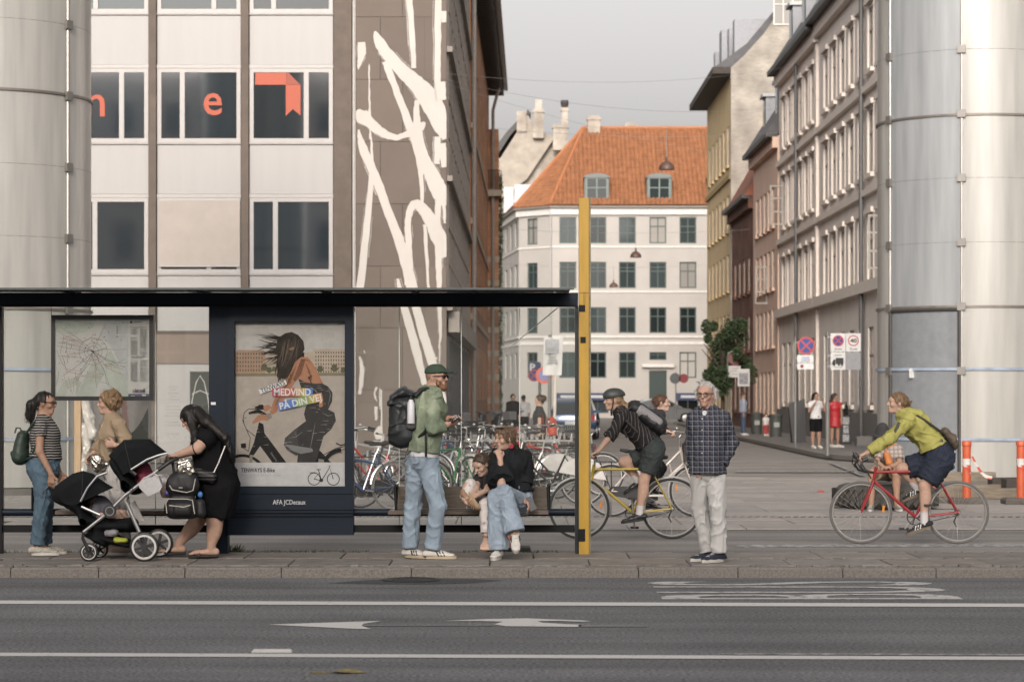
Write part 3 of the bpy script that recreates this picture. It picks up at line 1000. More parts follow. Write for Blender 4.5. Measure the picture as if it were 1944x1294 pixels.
for k, (mp, pts) in enumerate(strokes):
 sc = 2.3105 if mp is zA else 4.045
 st = MB()
 L, R = [], []
 q = []
 for (p0, p1) in zip(pts, pts[1:]):                       # subdivide for ragged edges
  i_ = pts.index(p0)
  pa_, pb_ = pts[max(0, i_ - 1)], pts[min(len(pts) - 1, i_ + 2)]
  for s_ in range(7):
   t = s_ / 7
   q.append(tuple(.5 * (2 * p0[j] + (p1[j] - pa_[j]) * t + (2 * pa_[j] - 5 * p0[j] + 4 * p1[j] - pb_[j]) * t * t + (3 * p0[j] - pa_[j] - 3 * p1[j] + pb_[j]) * t ** 3) for j in range(3)))
 q.append(pts[-1])
 for i, (x, y, w) in enumerate(q):
  a = q[max(0, i - 1)]; b = q[min(len(q) - 1, i + 1)]
  dx, dy = b[0] - a[0], b[1] - a[1]
  l = math.hypot(dx, dy) or 1
  nx, ny = -dy / l, dx / l
  ja, jb = random.uniform(-1, 1) * (2.0 if sc < 3 else 3), random.uniform(-1, 1) * (2.0 if sc < 3 else 3)
  w = w * 1.06
  L.append(mp(x + nx * (w / 2 + ja), y + ny * (w / 2 + ja))); R.append(mp(x - nx * (w / 2 + jb), y - ny * (w / 2 + jb)))
 yy = YM - 0.004 - 0.0012 * k
 clampx = lambda p: (min(max(p[0], 675.6), 847.6), min(p[1], 868))
 for i in range(len(q) - 1):
  pa = [clampx(p) for p in (L[i], R[i], R[i + 1], L[i + 1])]
  st.quad(*[(X1(x), yy, Z1(y)) for x, y in pa])
 if max(p[2] for p in pts) > 20:                          # dry bristle trails beside the stroke
  for e_ in range(3):
   a_ = random.randrange(0, max(1, len(q) - 8)); n_ = min(len(q) - 1, a_ + random.randrange(4, 9))
   o_ = random.choice((-1, 1)) * random.uniform(2.5, 6.5)
   for i in range(a_, n_):
    pr = []
    for j in (i, i + 1):
     (xl_, yl_), (xr_, yr_) = L[j], R[j]
     ex, ey = (xl_, yl_) if o_ > 0 else (xr_, yr_)
     dx, dy = xl_ - xr_, yl_ - yr_
     l = math.hypot(dx, dy) or 1
     for w2 in (o_ / sc, (o_ + math.copysign(random.uniform(.8, 2.2), o_)) / sc):
      pr.append(clampx((ex + dx / l * w2, ey + dy / l * w2)))
    st.quad(*[(X1(x), yy - .0004, Z1(y)) for x, y in (pr[0], pr[1], pr[3], pr[2])])
 st.build('brush_stroke', MURW, mural)
xa, ya, xb, yb = X1(848.5), YM + 0.01, X1(890, 86), 86.0
fl = V(xb - xa, yb - ya, 0); FLW = fl.length
MB().obox((xa + (xb - xa) / 2 - 0.4, (ya + yb) / 2, 9.5), fl / 2, V(-0.36, 0, 0), (0, 0, 9.5)).build('flank_wall', mat('flank_grey', (0.1, 0.085, 0.072), 0.7), mural)
OF, UF = V(xa, ya, 0), fl.normalized()
fm_ = mat('pale_mullion', (0.22, 0.19, 0.165), 0.6)
for fz in range(5):
 z0 = 3.9 + fz * 3.25
 for k in range(8):
  u = 0.3 + k * 3.05
  window(mural, OF, UF, (u, z0, u + 2.9, z0 + 3.1), fm_, depth=-0.035, kind='fine', fw=0.09)
 lbox(MB(), OF, UF, 0, FLW, z0 - 0.16, z0 - 0.02, -0.14, 0.0).build('floor_rail', fm_, mural)
lbox(MB(), OF, UF, 0.5, FLW, 3.2, 3.72, -0.3, -0.02).build('canopy_rail', mat('grey_canopy', (0.28, 0.25, 0.22), 0.6), mural)
for k in range(7):
 window(mural, OF, UF, (0.8 + k * 3.4, 0.5, 3.4 + k * 3.4, 3.1), mat('dark_shop_frame', (0.06, 0.06, 0.06), 0.5), depth=-0.035, kind='tee')
# brick building further up the lane
BRK = None
def brickmat(name, c1, c2, mortar, sx=0.24, sy=0.075, axis='YZ'):
 if name in MATS:
  return MATS[name]
 m, nt, b, tc = _nodes(name, c1, 0.85, 0.2)
 sep = nt.nodes.new('ShaderNodeSeparateXYZ'); nt.links.new(tc.outputs['Object'], sep.inputs[0])
 cmb = nt.nodes.new('ShaderNodeCombineXYZ')
 nt.links.new(sep.outputs[axis[0]], cmb.inputs[0]); nt.links.new(sep.outputs[axis[1]], cmb.inputs[1])
 br = nt.nodes.new('ShaderNodeTexBrick')
 br.inputs['Scale'].default_value = 1
 br.inputs['Brick Width'].default_value = sx; br.inputs['Row Height'].default_value = sy
 br.inputs['Mortar Size'].default_value = 0.008
 br.inputs['Color1'].default_value = (*c1, 1); br.inputs['Color2'].default_value = (*c2, 1); br.inputs['Mortar'].default_value = (*mortar, 1)
 nt.links.new(cmb.outputs[0], br.inputs[0])
 n = nt.nodes.new('ShaderNodeTexNoise'); n.inputs['Scale'].default_value = 0.9; n.inputs['Detail'].default_value = 6
 nt.links.new(tc.outputs['Object'], n.inputs['Vector'])
 r = nt.nodes.new('ShaderNodeValToRGB'); r.color_ramp.elements[0].color = (0.65, 0.65, 0.65, 1); r.color_ramp.elements[1].color = (1.25, 1.25, 1.25, 1)
 r.color_ramp.elements[0].position = .3; r.color_ramp.elements[1].position = .7
 nt.links.new(n.outputs['Fac'], r.inputs[0])
 mx = nt.nodes.new('ShaderNodeMix'); mx.data_type = 'RGBA'; mx.blend_type = 'MULTIPLY'; mx.inputs[0].default_value = 1
 nt.links.new(br.outputs['Color'], mx.inputs[6]); nt.links.new(r.outputs[0], mx.inputs[7])
 nt.links.new(mx.outputs[2], b.inputs['Base Color'])
 return m
BRICK = brickmat('red_brick', (0.42, 0.2, 0.1), (0.33, 0.15, 0.08), (0.4, 0.3, 0.22))
brick = thing('brick_building', (-1.4, 104, 0), 'orange brick building with deep timber eaves beside the mural block', 'building')
OB, EB = V(-1.46, 86.05, 0), V(-1.16, 122, 0)
UB = (EB - OB).normalized(); WB = (EB - OB).length
ops = []
for k in range(11):
 for z0, z1_ in ((1.4, 3.6), (5.0, 7.2), (8.4, 10.6), (11.9, 14.3)):
  ops.append((1.2 + k * 3.15, z0, 2.5 + k * 3.15, z1_))
bw = wall_open(MB(), OB, UB, WB, 16.6, ops, 0.2)
O_, U_, Z_, I_ = facade_frame(OB, UB)
bw.quad(OB, OB + V(0, 0, 16.6), OB + V(0, 0, 16.6) + I_ * 11, OB + I_ * 11)
bw.quad(EB, EB + I_ * 11, EB + V(0, 0, 16.6) + I_ * 11, EB + V(0, 0, 16.6))
bw.quad(OB + V(0, 0, 16.6), EB + V(0, 0, 16.6), EB + V(0, 0, 16.6) + I_ * 11, OB + V(0, 0, 16.6) + I_ * 11)
bw.build('wall', BRICK, brick)
for op in ops:
 window(brick, OB, UB, op, mat('brown_frame', (0.08, 0.06, 0.05), 0.6), 0.12, 'fine')
STONE = mat('sandstone', (0.38, 0.32, 0.25), 0.8, var=0.15, scale=2)
for z in (4.3, 7.7, 11.1):
 lbox(MB(), OB, UB, 0.2, WB - .2, z, z + 0.22, -0.06, 0.0).build('string_course', STONE, brick)
ev = MB()
lbox(ev, OB, UB, -0.6, WB + 0.3, 16.7, 16.95, -0.75, 0.6)
rf = lbox(MB(), OB, UB, -0.6, WB + .3, 17.05, 17.2, -0.85, 6.0)
ev.build('eaves', mat('dark_timber', (0.05, 0.042, 0.036), 0.8, var=0.25), brick)
for k in range(60):
 lbox(MB(), OB, UB, -0.5 + k * 0.6, -0.38 + k * 0.6, 16.56, 16.7, -0.7, 0.0).build('rafter_end', mat('grey_timber', (0.11, 0.1, 0.09), 0.8), brick)
rf.build('roof', mat('slate_roof', (0.06, 0.058, 0.056), 0.6), brick)
lbox(MB(), OB, UB, -0.6, WB + .3, 16.95, 17.12, -0.95, -0.76).build('gutter', mat('zinc_pipe', (0.32, 0.29, 0.26), 0.45, 0.3), brick)
ZINC = MATS['zinc_pipe']
for u in (0.4,):
 p = OB + UB * u - I_ * 0.1
 MB().tube([p, p + V(0, 0, 16.6)], 0.09, 8).build('drainpipe', ZINC, brick, smooth=True)
# projecting end bay with stone bands and a small balcony
tower = MB()
zz = 0.0
bx0, bx1, by0, by1 = -1.3, -0.66, 118.5, 122.3
tower.box(bx0, bx1, by0, by1, 0, 14.6)
tower.build('end_bay', BRICK, brick)
for z in [1.2 + 1.15 * k for k in range(7)]:
 MB().box(bx0 - .02, bx1 + .03, by0 - 0.03, by1 + .03, z, z + 0.28).build('stone_band', STONE, brick)
MB().box(bx0, bx1 + 0.15, by0 - 0.5, by1, 11.3, 11.6).build('balcony_slab', STONE, brick)
bal = MB()
for k in range(8):
 x = bx0 + 0.08 + k * 0.1
 bal.tube([(x, by0 - .45, 11.6), (x, by0 - .45, 12.55)], 0.015, 4)
bal.tube([(bx0, by0 - .45, 12.55), (bx1 + .1, by0 - .45, 12.55)], 0.025, 5)
bal.build('balcony_railing', mat('black_iron', (0.02, 0.02, 0.02), 0.5), brick)
p0 = V(-0.93, by0 - 0.15, 0)
MB().tube([p0, p0 + V(0, 0, 15.5), p0 + V(0.3, -0.3, 16.6)], 0.08, 8).build('drainpipe', ZINC, brick, smooth=True)
iv = MB()
for k in range(2500):
 z = random.uniform(0.2, 12.5)
 p = V(bx1 + 0.05 + abs(random.gauss(0, 0.06)), by0 + random.uniform(0, 3.5), z)
 d = V(random.uniform(-1, 1), random.uniform(-1, 1), random.uniform(-1, 1)) * 0.1
 e = V(random.uniform(-1, 1), random.uniform(-1, 1), random.uniform(-1, 1)) * 0.1
 iv.add([p, p + d, p + e], [(0, 1, 2)])
tag(iv.build('ivy', mat('ivy_green', (0.06, 0.085, 0.025), 0.7, var=0.3, scale=3)), 'green ivy climbing the corner of the brick building', 'ivy', kind='stuff')
# white corner house at the end of the street
YW = 170.0
XW = lambda px, Y=YW: (px - CX) / FPX * Y
ZW = lambda py, Y=YW: CH - (py - HY) / FPX * Y
white = thing('white_corner_house', (XW(1190), YW, 0), 'white corner house with orange tiled roof and green windows closing the street', 'building')
WALLW = mat('white_render', (0.41, 0.388, 0.362), 0.85, var=0.09, scale=0.35)
GREEN = mat('green_window_paint', (0.05, 0.082, 0.074), 0.5)
xl, xr = XW(1048), XW(1345) + 8
oF, uF = V(xl, YW, 0), V(1, 0, 0)
HW = ZW(394)
def rows_for(cols_, w, rws):
 return [(c - w / 2, ZW(b), c + w / 2, ZW(t)) for c in cols_ for (t, b) in rws]
rws = [(412, 462), (497, 547), (583, 632), (668, 717)]
fcol = [XW(p) - xl for p in (1078, 1135, 1191, 1249, 1306, 1363, 1420)]
ops = rows_for(fcol, 1.18, rws[:3]) + rows_for([c for i, c in enumerate(fcol) if i != 3], 1.18, rws[3:])
dop = (fcol[3] - 0.62, 0.12, fcol[3] + 0.62, ZW(703))
tr = (fcol[3] - 0.6, ZW(683), fcol[3] + 0.6, ZW(668))
shop = [(fcol[i] - 0.75, 0.35, fcol[i] + 0.75, ZW(757)) for i in (0, 1, 4)]
w_ = wall_open(MB(), oF, uF, xr - xl, HW, ops + [dop, tr] + shop, 0.2)
oC = V(XW(985, 172.4), 172.4, 0); uC = (oF - oC).normalized(); WC = (oF - oC).length
copsr = [(WC * 0.4 - 0.5, ZW(b), WC * 0.4 + 0.55, ZW(t)) for t, b in rws]
wall_open(w_, oC, uC, WC, HW, copsr, 0.2)
oL = V(XW(947, 187), 187.0, 0); uL = (oC - oL).normalized(); WL = (oC - oL).length
lops = [(u, ZW(b), u + 1.5, ZW(t)) for u in (1.5, 5.0, 8.6, 12.0) for t, b in rws]
wall_open(w_, oL, uL, WL, HW, lops, 0.2)
w_.quad((xr, YW, 0), (xr, YW + 14, 0), (xr, YW + 14, HW), (xr, YW, HW))
w_.quad((xl, YW + 1, HW), (xr, YW + 1, HW), (xr, YW + 14, HW), (xl, YW + 14, HW))
w_.build('wall', WALLW, white)
for op in ops: window(white, oF, uF, op, GREEN, 0.1, 'cross', fw=0.09)
for op in copsr: window(white, oC, uC, op, GREEN, 0.1, 'cross', fw=0.09)
for op in lops: window(white, oL, uL, op, GREEN, 0.1, 'cross', fw=0.09)
NAVY = mat('navy_sign', (0.02, 0.035, 0.09), 0.5)
for k, op in enumerate(shop):
 window(white, oF, uF, op, mat('dark_shop_frame', (0.06, 0.06, 0.06)), 0.1, 'tee')
 lbox(MB(), oF, uF, op[0] - .1, op[2] + .1, op[3] - 0.1, op[3] + 0.42, -0.12, -0.01).build('shop_sign', NAVY, white)
 mbx = MB()
 for j in range(9):
  lbox(mbx, oF, uF, op[0] + 0.25 + j * .12, op[0] + 0.34 + j * .12, op[3] + .08, op[3] + 0.26, -0.13, -0.121)
 mbx.build('sign_print', mat('sign_white', (0.6, 0.6, 0.6), 0.6), white)
dd = lbox(MB(), oF, uF, dop[0], dop[2], dop[1], dop[3], 0.12, 0.18).build('door', mat('dark_green_door', (0.012, 0.03, 0.026), 0.4), white)
for q in (0.12, 0.66):
 lbox(MB(), oF, uF, dop[0] + q, dop[0] + q + .46, 0.5, 2.0, 0.1, 0.119).build('door_panel', MATS['dark_green_door'], dd)
window(white, oF, uF, tr, GREEN, 0.1, 'cross', fw=0.06)
WTRIM = mat('white_trim', (0.62, 0.6, 0.57), 0.8)
for (o_, u_, wd_) in ((oF, uF, xr - xl), (oC, uC, WC), (oL, uL, WL)):
 for py, hgt, pr in ((467, 0.12, 0.07), (552, 0.12, 0.07), (637, 0.14, 0.1), (648, 0.22, 0.06)):
  lbox(MB(), o_, u_, 0, wd_, ZW(py) - hgt, ZW(py), -pr, 0.0).build('string_course', WTRIM, white)
 lbox(MB(), o_, u_, -0.1, wd_ + .1, HW - 0.5, HW - 0.05, -0.2, 0.0).build('cornice', WTRIM, white)
 lbox(MB(), o_, u_, -0.15, wd_ + .15, HW - 0.04, HW + 0.1, -0.42, 0.0).build('gutter', mat('old_gutter', (0.2, 0.18, 0.16), 0.6), white)
lbox(MB(), oF, uF, dop[0] - .5, dop[2] + .5, ZW(697), ZW(691), -0.35, 0.0).build('door_hood', WTRIM, white)
pd = V(xl - 0.1, YW - 0.12, 0)
MB().tube([pd, pd + V(0, 0, HW - .1)], 0.06, 6).build('drainpipe', mat('grey_pipe', (0.4, 0.39, 0.38), 0.5), white)
# the tiled roof: every pan a half-round run of lapped tiles
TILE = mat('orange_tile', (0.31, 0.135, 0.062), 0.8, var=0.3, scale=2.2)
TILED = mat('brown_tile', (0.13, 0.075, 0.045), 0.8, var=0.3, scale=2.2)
eaveF, ridY, ridZ = YW - 0.35, YW + 7.6, ZW(246, YW + 7.6)
R0 = V(XW(1107, ridY), ridY, ridZ)
A_ = V(xl - 0.15, eaveF, HW + 0.1); B_ = V(oC.x - 0.35, oC.y - 0.1, HW + 0.1); C_ = V(oL.x - 0.35, oL.y, HW + 0.1)
R1 = V(R0.x - 0.5, ridY + 12, ridZ)
def tiled(name, e0, e1, r0, r1, m, pitch=0.3, rowl=0.36, flare=0.5):
 """tile runs between an eave line and a ridge line that may meet in a point"""
 mb = MB()
 ed = e1 - e0
 n = max(2, int(ed.length / pitch))
 nrm = (e1 - e0).cross(r1 - e0).normalized()
 if nrm.z < 0: nrm = -nrm
 side = ed.normalized()
 for i in range(n):
  t = (i + 0.5) / n
  p, q = e0 + ed * t, r0 + (r1 - r0) * t
  k = max(3, int((q - p).length / rowl))
  w0 = ed.length / n / 2
  w1 = (r1 - r0).length / n / 2
  for j in range(k):
   f0, f1 = j / k, (j + 1.12) / k
   f1 = min(f1, 1.0)
   sag = lambda f: nrm * (-flare * 4 * f * (1 - f) * 0.25)
   a, b = p + (q - p) * f0 + sag(f0) + nrm * 0.05, p + (q - p) * f1 + sag(f1) + nrm * 0.02
   wa, wb = w0 + (w1 - w0) * f0, w0 + (w1 - w0) * f1
   ra = []
   for (c, w) in ((a, wa), (b, wb)):
    for ang in (-1.0, -0.5, 0.0, 0.5, 1.0):
     ra.append(c + side * w * ang * 1.0 + nrm * (0.085 * (1 - ang * ang) if abs(ang) < 1 else -0.02))
   mb.add(ra, [(x, x + 1, x + 6, x + 5) for x in range(4)] + [(0, 1, 2, 3, 4)])
 return mb.build(name, m, white)
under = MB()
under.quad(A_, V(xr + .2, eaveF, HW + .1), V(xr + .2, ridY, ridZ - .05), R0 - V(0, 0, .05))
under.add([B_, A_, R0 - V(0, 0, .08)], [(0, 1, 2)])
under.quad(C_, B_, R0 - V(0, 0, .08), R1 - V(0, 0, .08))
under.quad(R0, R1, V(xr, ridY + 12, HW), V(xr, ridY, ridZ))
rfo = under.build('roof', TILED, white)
# front slope: full-length runs right of the hip, shortened runs along it
def front_run():
 mb = MB()
 nrm = V(0, -(ridZ - HW - .1), ridY - eaveF).normalized()
 x = A_.x + 0.15
 while x < xr:
  f = 1.0 if x >= R0.x else (x - A_.x) / (R0.x - A_.x)
  p = V(x, eaveF, HW + .1); q = p + (V(x, ridY, ridZ) - p) * f
  k = max(1, int((q - p).length / 0.36))
  for j in range(k):
   f0, f1 = j / k, min(1.0, (j + 1.1) / k)
   s0, s1 = -0.35 * 4 * f * f0 * (1 - f * f0) * .4, -0.35 * 4 * f * f1 * (1 - f * f1) * .4
   a, b = p + (q - p) * f0 + nrm * (0.1 + s0 * .0), p + (q - p) * f1 + nrm * (0.06 + s1 * .0)
   ra = []
   for c in (a, b):
    for ang in (-1.0, -0.5, 0.0, 0.5, 1.0):
     ra.append(c + V(0.155 * ang, 0, 0) + nrm * (0.09 * (1 - ang * ang)))
   mb.add(ra, [(y, y + 1, y + 6, y + 5) for y in range(4)] + [(0, 1, 2, 3, 4)])
  x += 0.31
 return mb
o = front_run().build('roof_tiles', TILE, white); o['kind'] = 'stuff'
o = tiled('roof_tiles', B_, A_, R0 + V(-.02, 0, 0), R0, TILE, 0.3, 0.36, 0.2); o['kind'] = 'stuff'
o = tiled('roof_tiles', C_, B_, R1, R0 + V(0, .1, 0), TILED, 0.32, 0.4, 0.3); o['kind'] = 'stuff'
for a, b in ((A_, R0), (B_, R0), (R0, V(xr, ridY, ridZ))):
 MB().tube([a + V(0, 0, .12), b + V(0, 0, .12)], 0.13, 7).build('ridge_tile', mat('ridge_orange', (0.4, 0.16, 0.07), 0.8, var=0.2), white)
def dormer(px):
 x = XW(px, YW + 1.2)
 y0 = YW + 0.2
 zb, zt = ZW(381, y0), ZW(334, y0)
 d = MB()
 hw_ = 0.86
 arc = [(x + hw_ * 1.08 * math.cos(t), zt - 0.12 + 0.3 * math.sin(t)) for t in [PI * i / 8 for i in range(9)]]
 d.prism([(x - hw_, y0 + .02, zb), (x + hw_, y0 + .02, zb), (x + hw_, y0 + .02, zt - .1), (x - hw_, y0 + .02, zt - .1)], (0, 3.2, 0))
 do = d.build('dormer', mat('dormer_grey', (0.14, 0.17, 0.16), 0.6), white)
 MB().prism([(a, y0 - .12, b) for a, b in arc], (0, 3.6, 0)).build('dormer_roof', mat('zinc_dull', (0.16, 0.175, 0.17), 0.6, 0.0), do)
 o2, u2 = V(x - hw_ + .12, y0, 0), V(1, 0, 0)
 ww = hw_ * 2 - .24
 f = MB()
 for (a, b, c, e) in ((0, .07, 0, 1), (ww - .07, ww, 0, 1), (ww / 2 - .04, ww / 2 + .04, 0, 1)):
  lbox(f, o2, u2, a, b, zb + .1, zt - .12, -.05, .0)
 for v0 in (zb + .1, zb + .1 + (zt - zb) * .45, zt - .19):
  lbox(f, o2, u2, .07, ww / 2 - .04, v0, v0 + .06, -.045, .0); lbox(f, o2, u2, ww / 2 + .04, ww - .07, v0, v0 + .06, -.045, .0)
 f.build('dormer_frame', mat('pale_green_frame', (0.16, 0.21, 0.19), 0.5), do)
 lbox(MB(), o2, u2, .05, ww - .05, zb + .12, zt - .14, -.02, -.004).build('pane', PANE, do)
for px in (1132, 1250, 1366): dormer(px)
def chimney(root, px0, px1, py0, py1, Y, m, cap=True, pots=0, name='chimney'):
 x0, x1 = (px0 - CX) / FPX * Y, (px1 - CX) / FPX * Y
 z0, z1_ = CH - (py1 - HY) / FPX * Y, CH - (py0 - HY) / FPX * Y
 w = x1 - x0
 c = MB().box(x0, x1, Y, Y + w * .9, z0, z1_)
 if cap: c.box(x0 - .07, x1 + .07, Y - .07, Y + w * .9 + .07, z1_ - 0.3, z1_ - .12)
 o = c.build(name, m, root)
 for k in range(pots):
  MB().lathe([(0.0, .6), (0.3, .6), (0.34, 0.35), (0.25, 0.0)], (x0 + w * (k + .5) / pots, Y + w * .45, z1_), 10).build('chimney_pot', mat('sooty_pot', (0.05, 0.045, 0.045), 0.8), o)
 return o
PALEBR = brickmat('pale_brick', (0.42, 0.37, 0.31), (0.36, 0.31, 0.26), (0.45, 0.42, 0.38), axis='XZ')
chimney(white, 1116, 1139, 220, 258, YW + 7.0, PALEBR)
chimney(white, 1188, 1208, 233, 262, YW + 9, PALEBR)
MB().box(XW(957, 182), XW(975, 182), 179, 183, HW + .3, HW + 2.2).build('dormer', mat('dormer_white', (0.55, 0.56, 0.58), 0.6), white)
MB().box(XW(977, 176), XW(1022, 180), 175.5, 179, HW + .3, HW + 2.1).build('dormer', MATS['dormer_white'], white)
# older gabled house behind it
gab = thing('gabled_house', (-0.5, 196, 0), 'old pale stone gable with tall chimneys behind the orange roof', 'building')
Yg = 200.0
g3 = lambda px, py, Y=Yg: V((px - CX) / FPX * Y, Y, CH - (py - HY) / FPX * Y)
MB().prism([g3(930, 760), g3(1090, 760), g3(1090, 300), g3(1046, 268), g3(1000, 225), g3(962, 300), g3(930, 300)], (0, 10, 0)).build('wall', PALEBR, gab)
MB().prism([g3(925, 300, Yg - .3), g3(962, 250, Yg - .3), g3(1002, 208, Yg - .3), g3(1008, 214, Yg - .3), g3(968, 258, Yg - .3), g3(935, 310, Yg - .3)], (0, 10, 0)).build('roof', mat('slate_roof', (0.06, 0.058, 0.056), 0.6), gab)
MB().prism([g3(950, 300, Yg - .8), g3(1002, 218, Yg - .8), g3(1014, 240, Yg - .8), g3(1052, 262, Yg - .8), g3(1000, 340, Yg - .8), g3(950, 380, Yg - .8)], (0, 0.5, 0)).build('gable', mat('weathered_stone', (0.37, 0.33, 0.28), 0.9, var=0.2, scale=1.2), gab)
chimney(gab, 981, 1000, 211, 250, Yg - 1, PALEBR, False)
chimney(gab, 1012, 1032, 207, 262, Yg - 1.5, PALEBR)
chimney(gab, 1016, 1029, 189, 210, Yg - 1.4, PALEBR, False)
chimney(gab, 1050, 1078, 236, 285, Yg - 2, PALEBR)
chimney(gab, 1066, 1078, 204, 240, Yg - 1.9, PALEBR, True, 1)
# the row of houses on the right of the street
def street_house(name, label, Yn, Yf, x, H, wallc, floors, ncol, ww, fr, trim=None, slate=True, hood=True, depth=12, pitch=None, gutter=True, kind='cross', sill=True, panec=None, skew=0.0, first=0.9):
 """a house whose front faces the street; floors = list of (z0, z1)"""
 root = thing(name, (x, (Yn + Yf) / 2, 0), label, 'building')
 O = V(x + skew, Yf, 0); U = V(-skew, Yn - Yf, 0).normalized(); W = (V(-skew, Yn - Yf, 0)).length
 if x < 0:
  O = V(x, Yn, 0); U = V(0, 1, 0); W = Yf - Yn
 step = (W - 2 * first) / ncol
 ops = [(first + step * (i + .5) - ww / 2, a, first + step * (i + .5) + ww / 2, b) for i in range(ncol) for a, b in floors]
 _, U_, Z_, I_ = facade_frame(O, U)
 mb = wall_open(MB(), O, U, W, H, ops, 0.11)
 E = O + U * W
 Zh = V(0, 0, H)
 mb.quad(O, O + Zh, O + Zh + I_ * depth, O + I_ * depth)
 mb.quad(E, E + I_ * depth, E + Zh + I_ * depth, E + Zh)
 mb.quad(O + Zh, E + Zh, E + Zh + I_ * depth, O + Zh + I_ * depth)
 mb.build('wall', wallc, root)
 tm_ = trim or wallc
 for op in ops:
  window(root, O, U, op, fr, 0.04, kind, pane=panec)
  if sill:
   lbox(MB(), O, U, op[0] - .1, op[2] + .1, op[1] - .14, op[1] - .01, -0.12, 0.0).build('window_sill', tm_, root)
  if hood and op[1] > 4:
   lbox(MB(), O, U, op[0] - .18, op[2] + .18, op[3] + .12, op[3] + .28, -0.12, 0.0).build('window_hood', tm_, root)
   lbox(MB(), O, U, op[0] - .12, op[0] - .004, op[1], op[3] + .12, -0.025, 0.0).build('window_architrave', tm_, root)
   lbox(MB(), O, U, op[2] + .004, op[2] + .12, op[1], op[3] + .12, -0.025, 0.0).build('window_architrave', tm_, root)
 if gutter:
  lbox(MB(), O, U, -.02, W + .02, H - .5, H - .06, -0.22, 0.0).build('cornice', tm_, root)
  lbox(MB(), O, U, -.03, W + .03, H - .05, H + .14, -0.5, 0.0).build('gutter', mat('dark_gutter', (0.045, 0.045, 0.045), 0.5), root)
 if slate:
  rfm = mat('dark_slate', (0.075, 0.075, 0.08), 0.6, var=0.2, scale=4)
  MB().prism([O + Zh + V(0, 0, .15) - I_ * .45, O + Zh + V(0, 0, 3.4) + I_ * 1.6, O + Zh + V(0, 0, 4.2) + I_ * 6, O + Zh + V(0, 0, .15) + I_ * depth], U * W).build('roof', rfm, root)
  k = max(1, int(W / 3.4))
  for i in range(k):
   u = (i + .5) * W / k
   dz = MB()
   lbox(dz, O, U, u - .55, u + .55, H + .75, H + 2.45, 0.25, 2.0)
   do = dz.build('dormer', mat('dormer_zinc', (0.24, 0.25, 0.27), 0.5, 0.1), root)
   lbox(MB(), O, U, u - .68, u + .68, H + 2.46, H + 2.6, 0.1, 2.2).build('dormer_roof', mat('zinc_sheet', (0.33, 0.34, 0.35), 0.45, 0.2), do)
   lbox(MB(), O, U, u - .42, u + .42, H + .95, H + 2.3, 0.22, 0.247).build('pane', PANE, do)
 return root, O, U, W, I_
CREAM = mat('cream_stucco', (0.8, 0.73, 0.665), 0.85, var=0.08, scale=0.8)
CREAM2 = mat('pale_grey_stucco', (0.82, 0.76, 0.71), 0.85, var=0.07, scale=0.8)
TRIMC = mat('stucco_trim', (0.76, 0.69, 0.63), 0.85, var=0.08)
DKF = mat('taupe_window_frame', (0.36, 0.32, 0.285), 0.6)
fl4 = [(1.3, 3.7), (5.15, 7.05), (8.4, 10.35), (11.6, 13.5)]
rB = street_house('stucco_house', 'pale grey stuccoed house with moulded window hoods, beside the right glass drum', 66, 86.8, 11.0, 14.9, CREAM2, fl4, 9, 1.15, DKF, TRIMC)
rA = street_house('stucco_house', 'cream stuccoed house with moulded window hoods, next to the pink house', 86.85, 99.8, 11.0, 14.75, CREAM, fl4, 6, 1.1, DKF, TRIMC)
for (root, O, U, W, I_) in (rB, rA):
 for z in (4.75, 7.75, 10.95):
  lbox(MB(), O, U, 0, W, z, z + (.34 if z < 5 else .2), -0.24 if z < 5 else -.14, 0.0).build('string_course', TRIMC, root)
 lbox(MB(), O, U, 0, W, .1, 1.05, -0.1, 0).build('plinth', mat('grey_plinth', (0.2, 0.19, 0.18), 0.9), root)
 lbox(MB(), O, U, W - .5, W - .05, 1.06, 14.2, -0.1, -0.002).build('pilaster', TRIMC, root)
 p = O + U * (W * .55) - I_ * .14
 MB().tube([p, p + V(0, 0, 14.4)], 0.075, 7).build('drainpipe', mat('dark_pipe', (0.1, 0.1, 0.1), 0.5), root, smooth=True)
PINK = mat('pink_render', (0.7, 0.52, 0.42), 0.85, var=0.08, scale=0.8)
rP = street_house('pink_house', 'pink rendered house between the cream and red brick houses', 99.85, 110, 10.95, 12.3, PINK, [(0.9, 2.6), (3.7, 5.2), (6.1, 7.7), (8.7, 10.3)], 5, 0.95, DKF, PINK, hood=False)
REDB = brickmat('dark_red_brick', (0.19, 0.085, 0.055), (0.14, 0.065, 0.045), (0.18, 0.14, 0.12))
rR = street_house('red_brick_house', 'narrow dark red brick house with tiled gable roof', 110.05, 120.9, 10.95, 10.6, REDB, [(0.9, 2.6), (3.7, 5.3), (6.4, 8.0)], 4, 1.0, DKF, REDB, hood=False, slate=False)
O, U, W, I_ = rR[1:]
rt = MB()
rt.prism([O + V(0, 0, 10.65) - I_ * .4, O + V(0, 0, 15.8) + I_ * 2.6, O + V(0, 0, 10.65) + I_ * 6.5], U * (W + .1))
rt.build('roof', mat('red_tile_plain', (0.22, 0.085, 0.05), 0.8, var=0.3, scale=5), rR[0])
OCH = mat('ochre_render', (0.56, 0.43, 0.24), 0.85, var=0.1, scale=0.8)
rO = street_house('ochre_house', 'tall ochre yellow house with a white brick gable and deep eaves', 121, 136, 10.95, 17.6, OCH, [(0.9, 2.8), (3.9, 5.7), (6.9, 8.7), (9.9, 11.7), (13.2, 15.2)], 6, 1.05, DKF, OCH, hood=False, slate=False, gutter=False, first=0.7)
O, U, W, I_ = rO[1:]
lbox(MB(), O, U, -.6, W + .25, 17.62, 17.95, -0.95, 0.4).build('eaves', mat('dark_timber', (0.05, 0.042, 0.036)), rO[0])
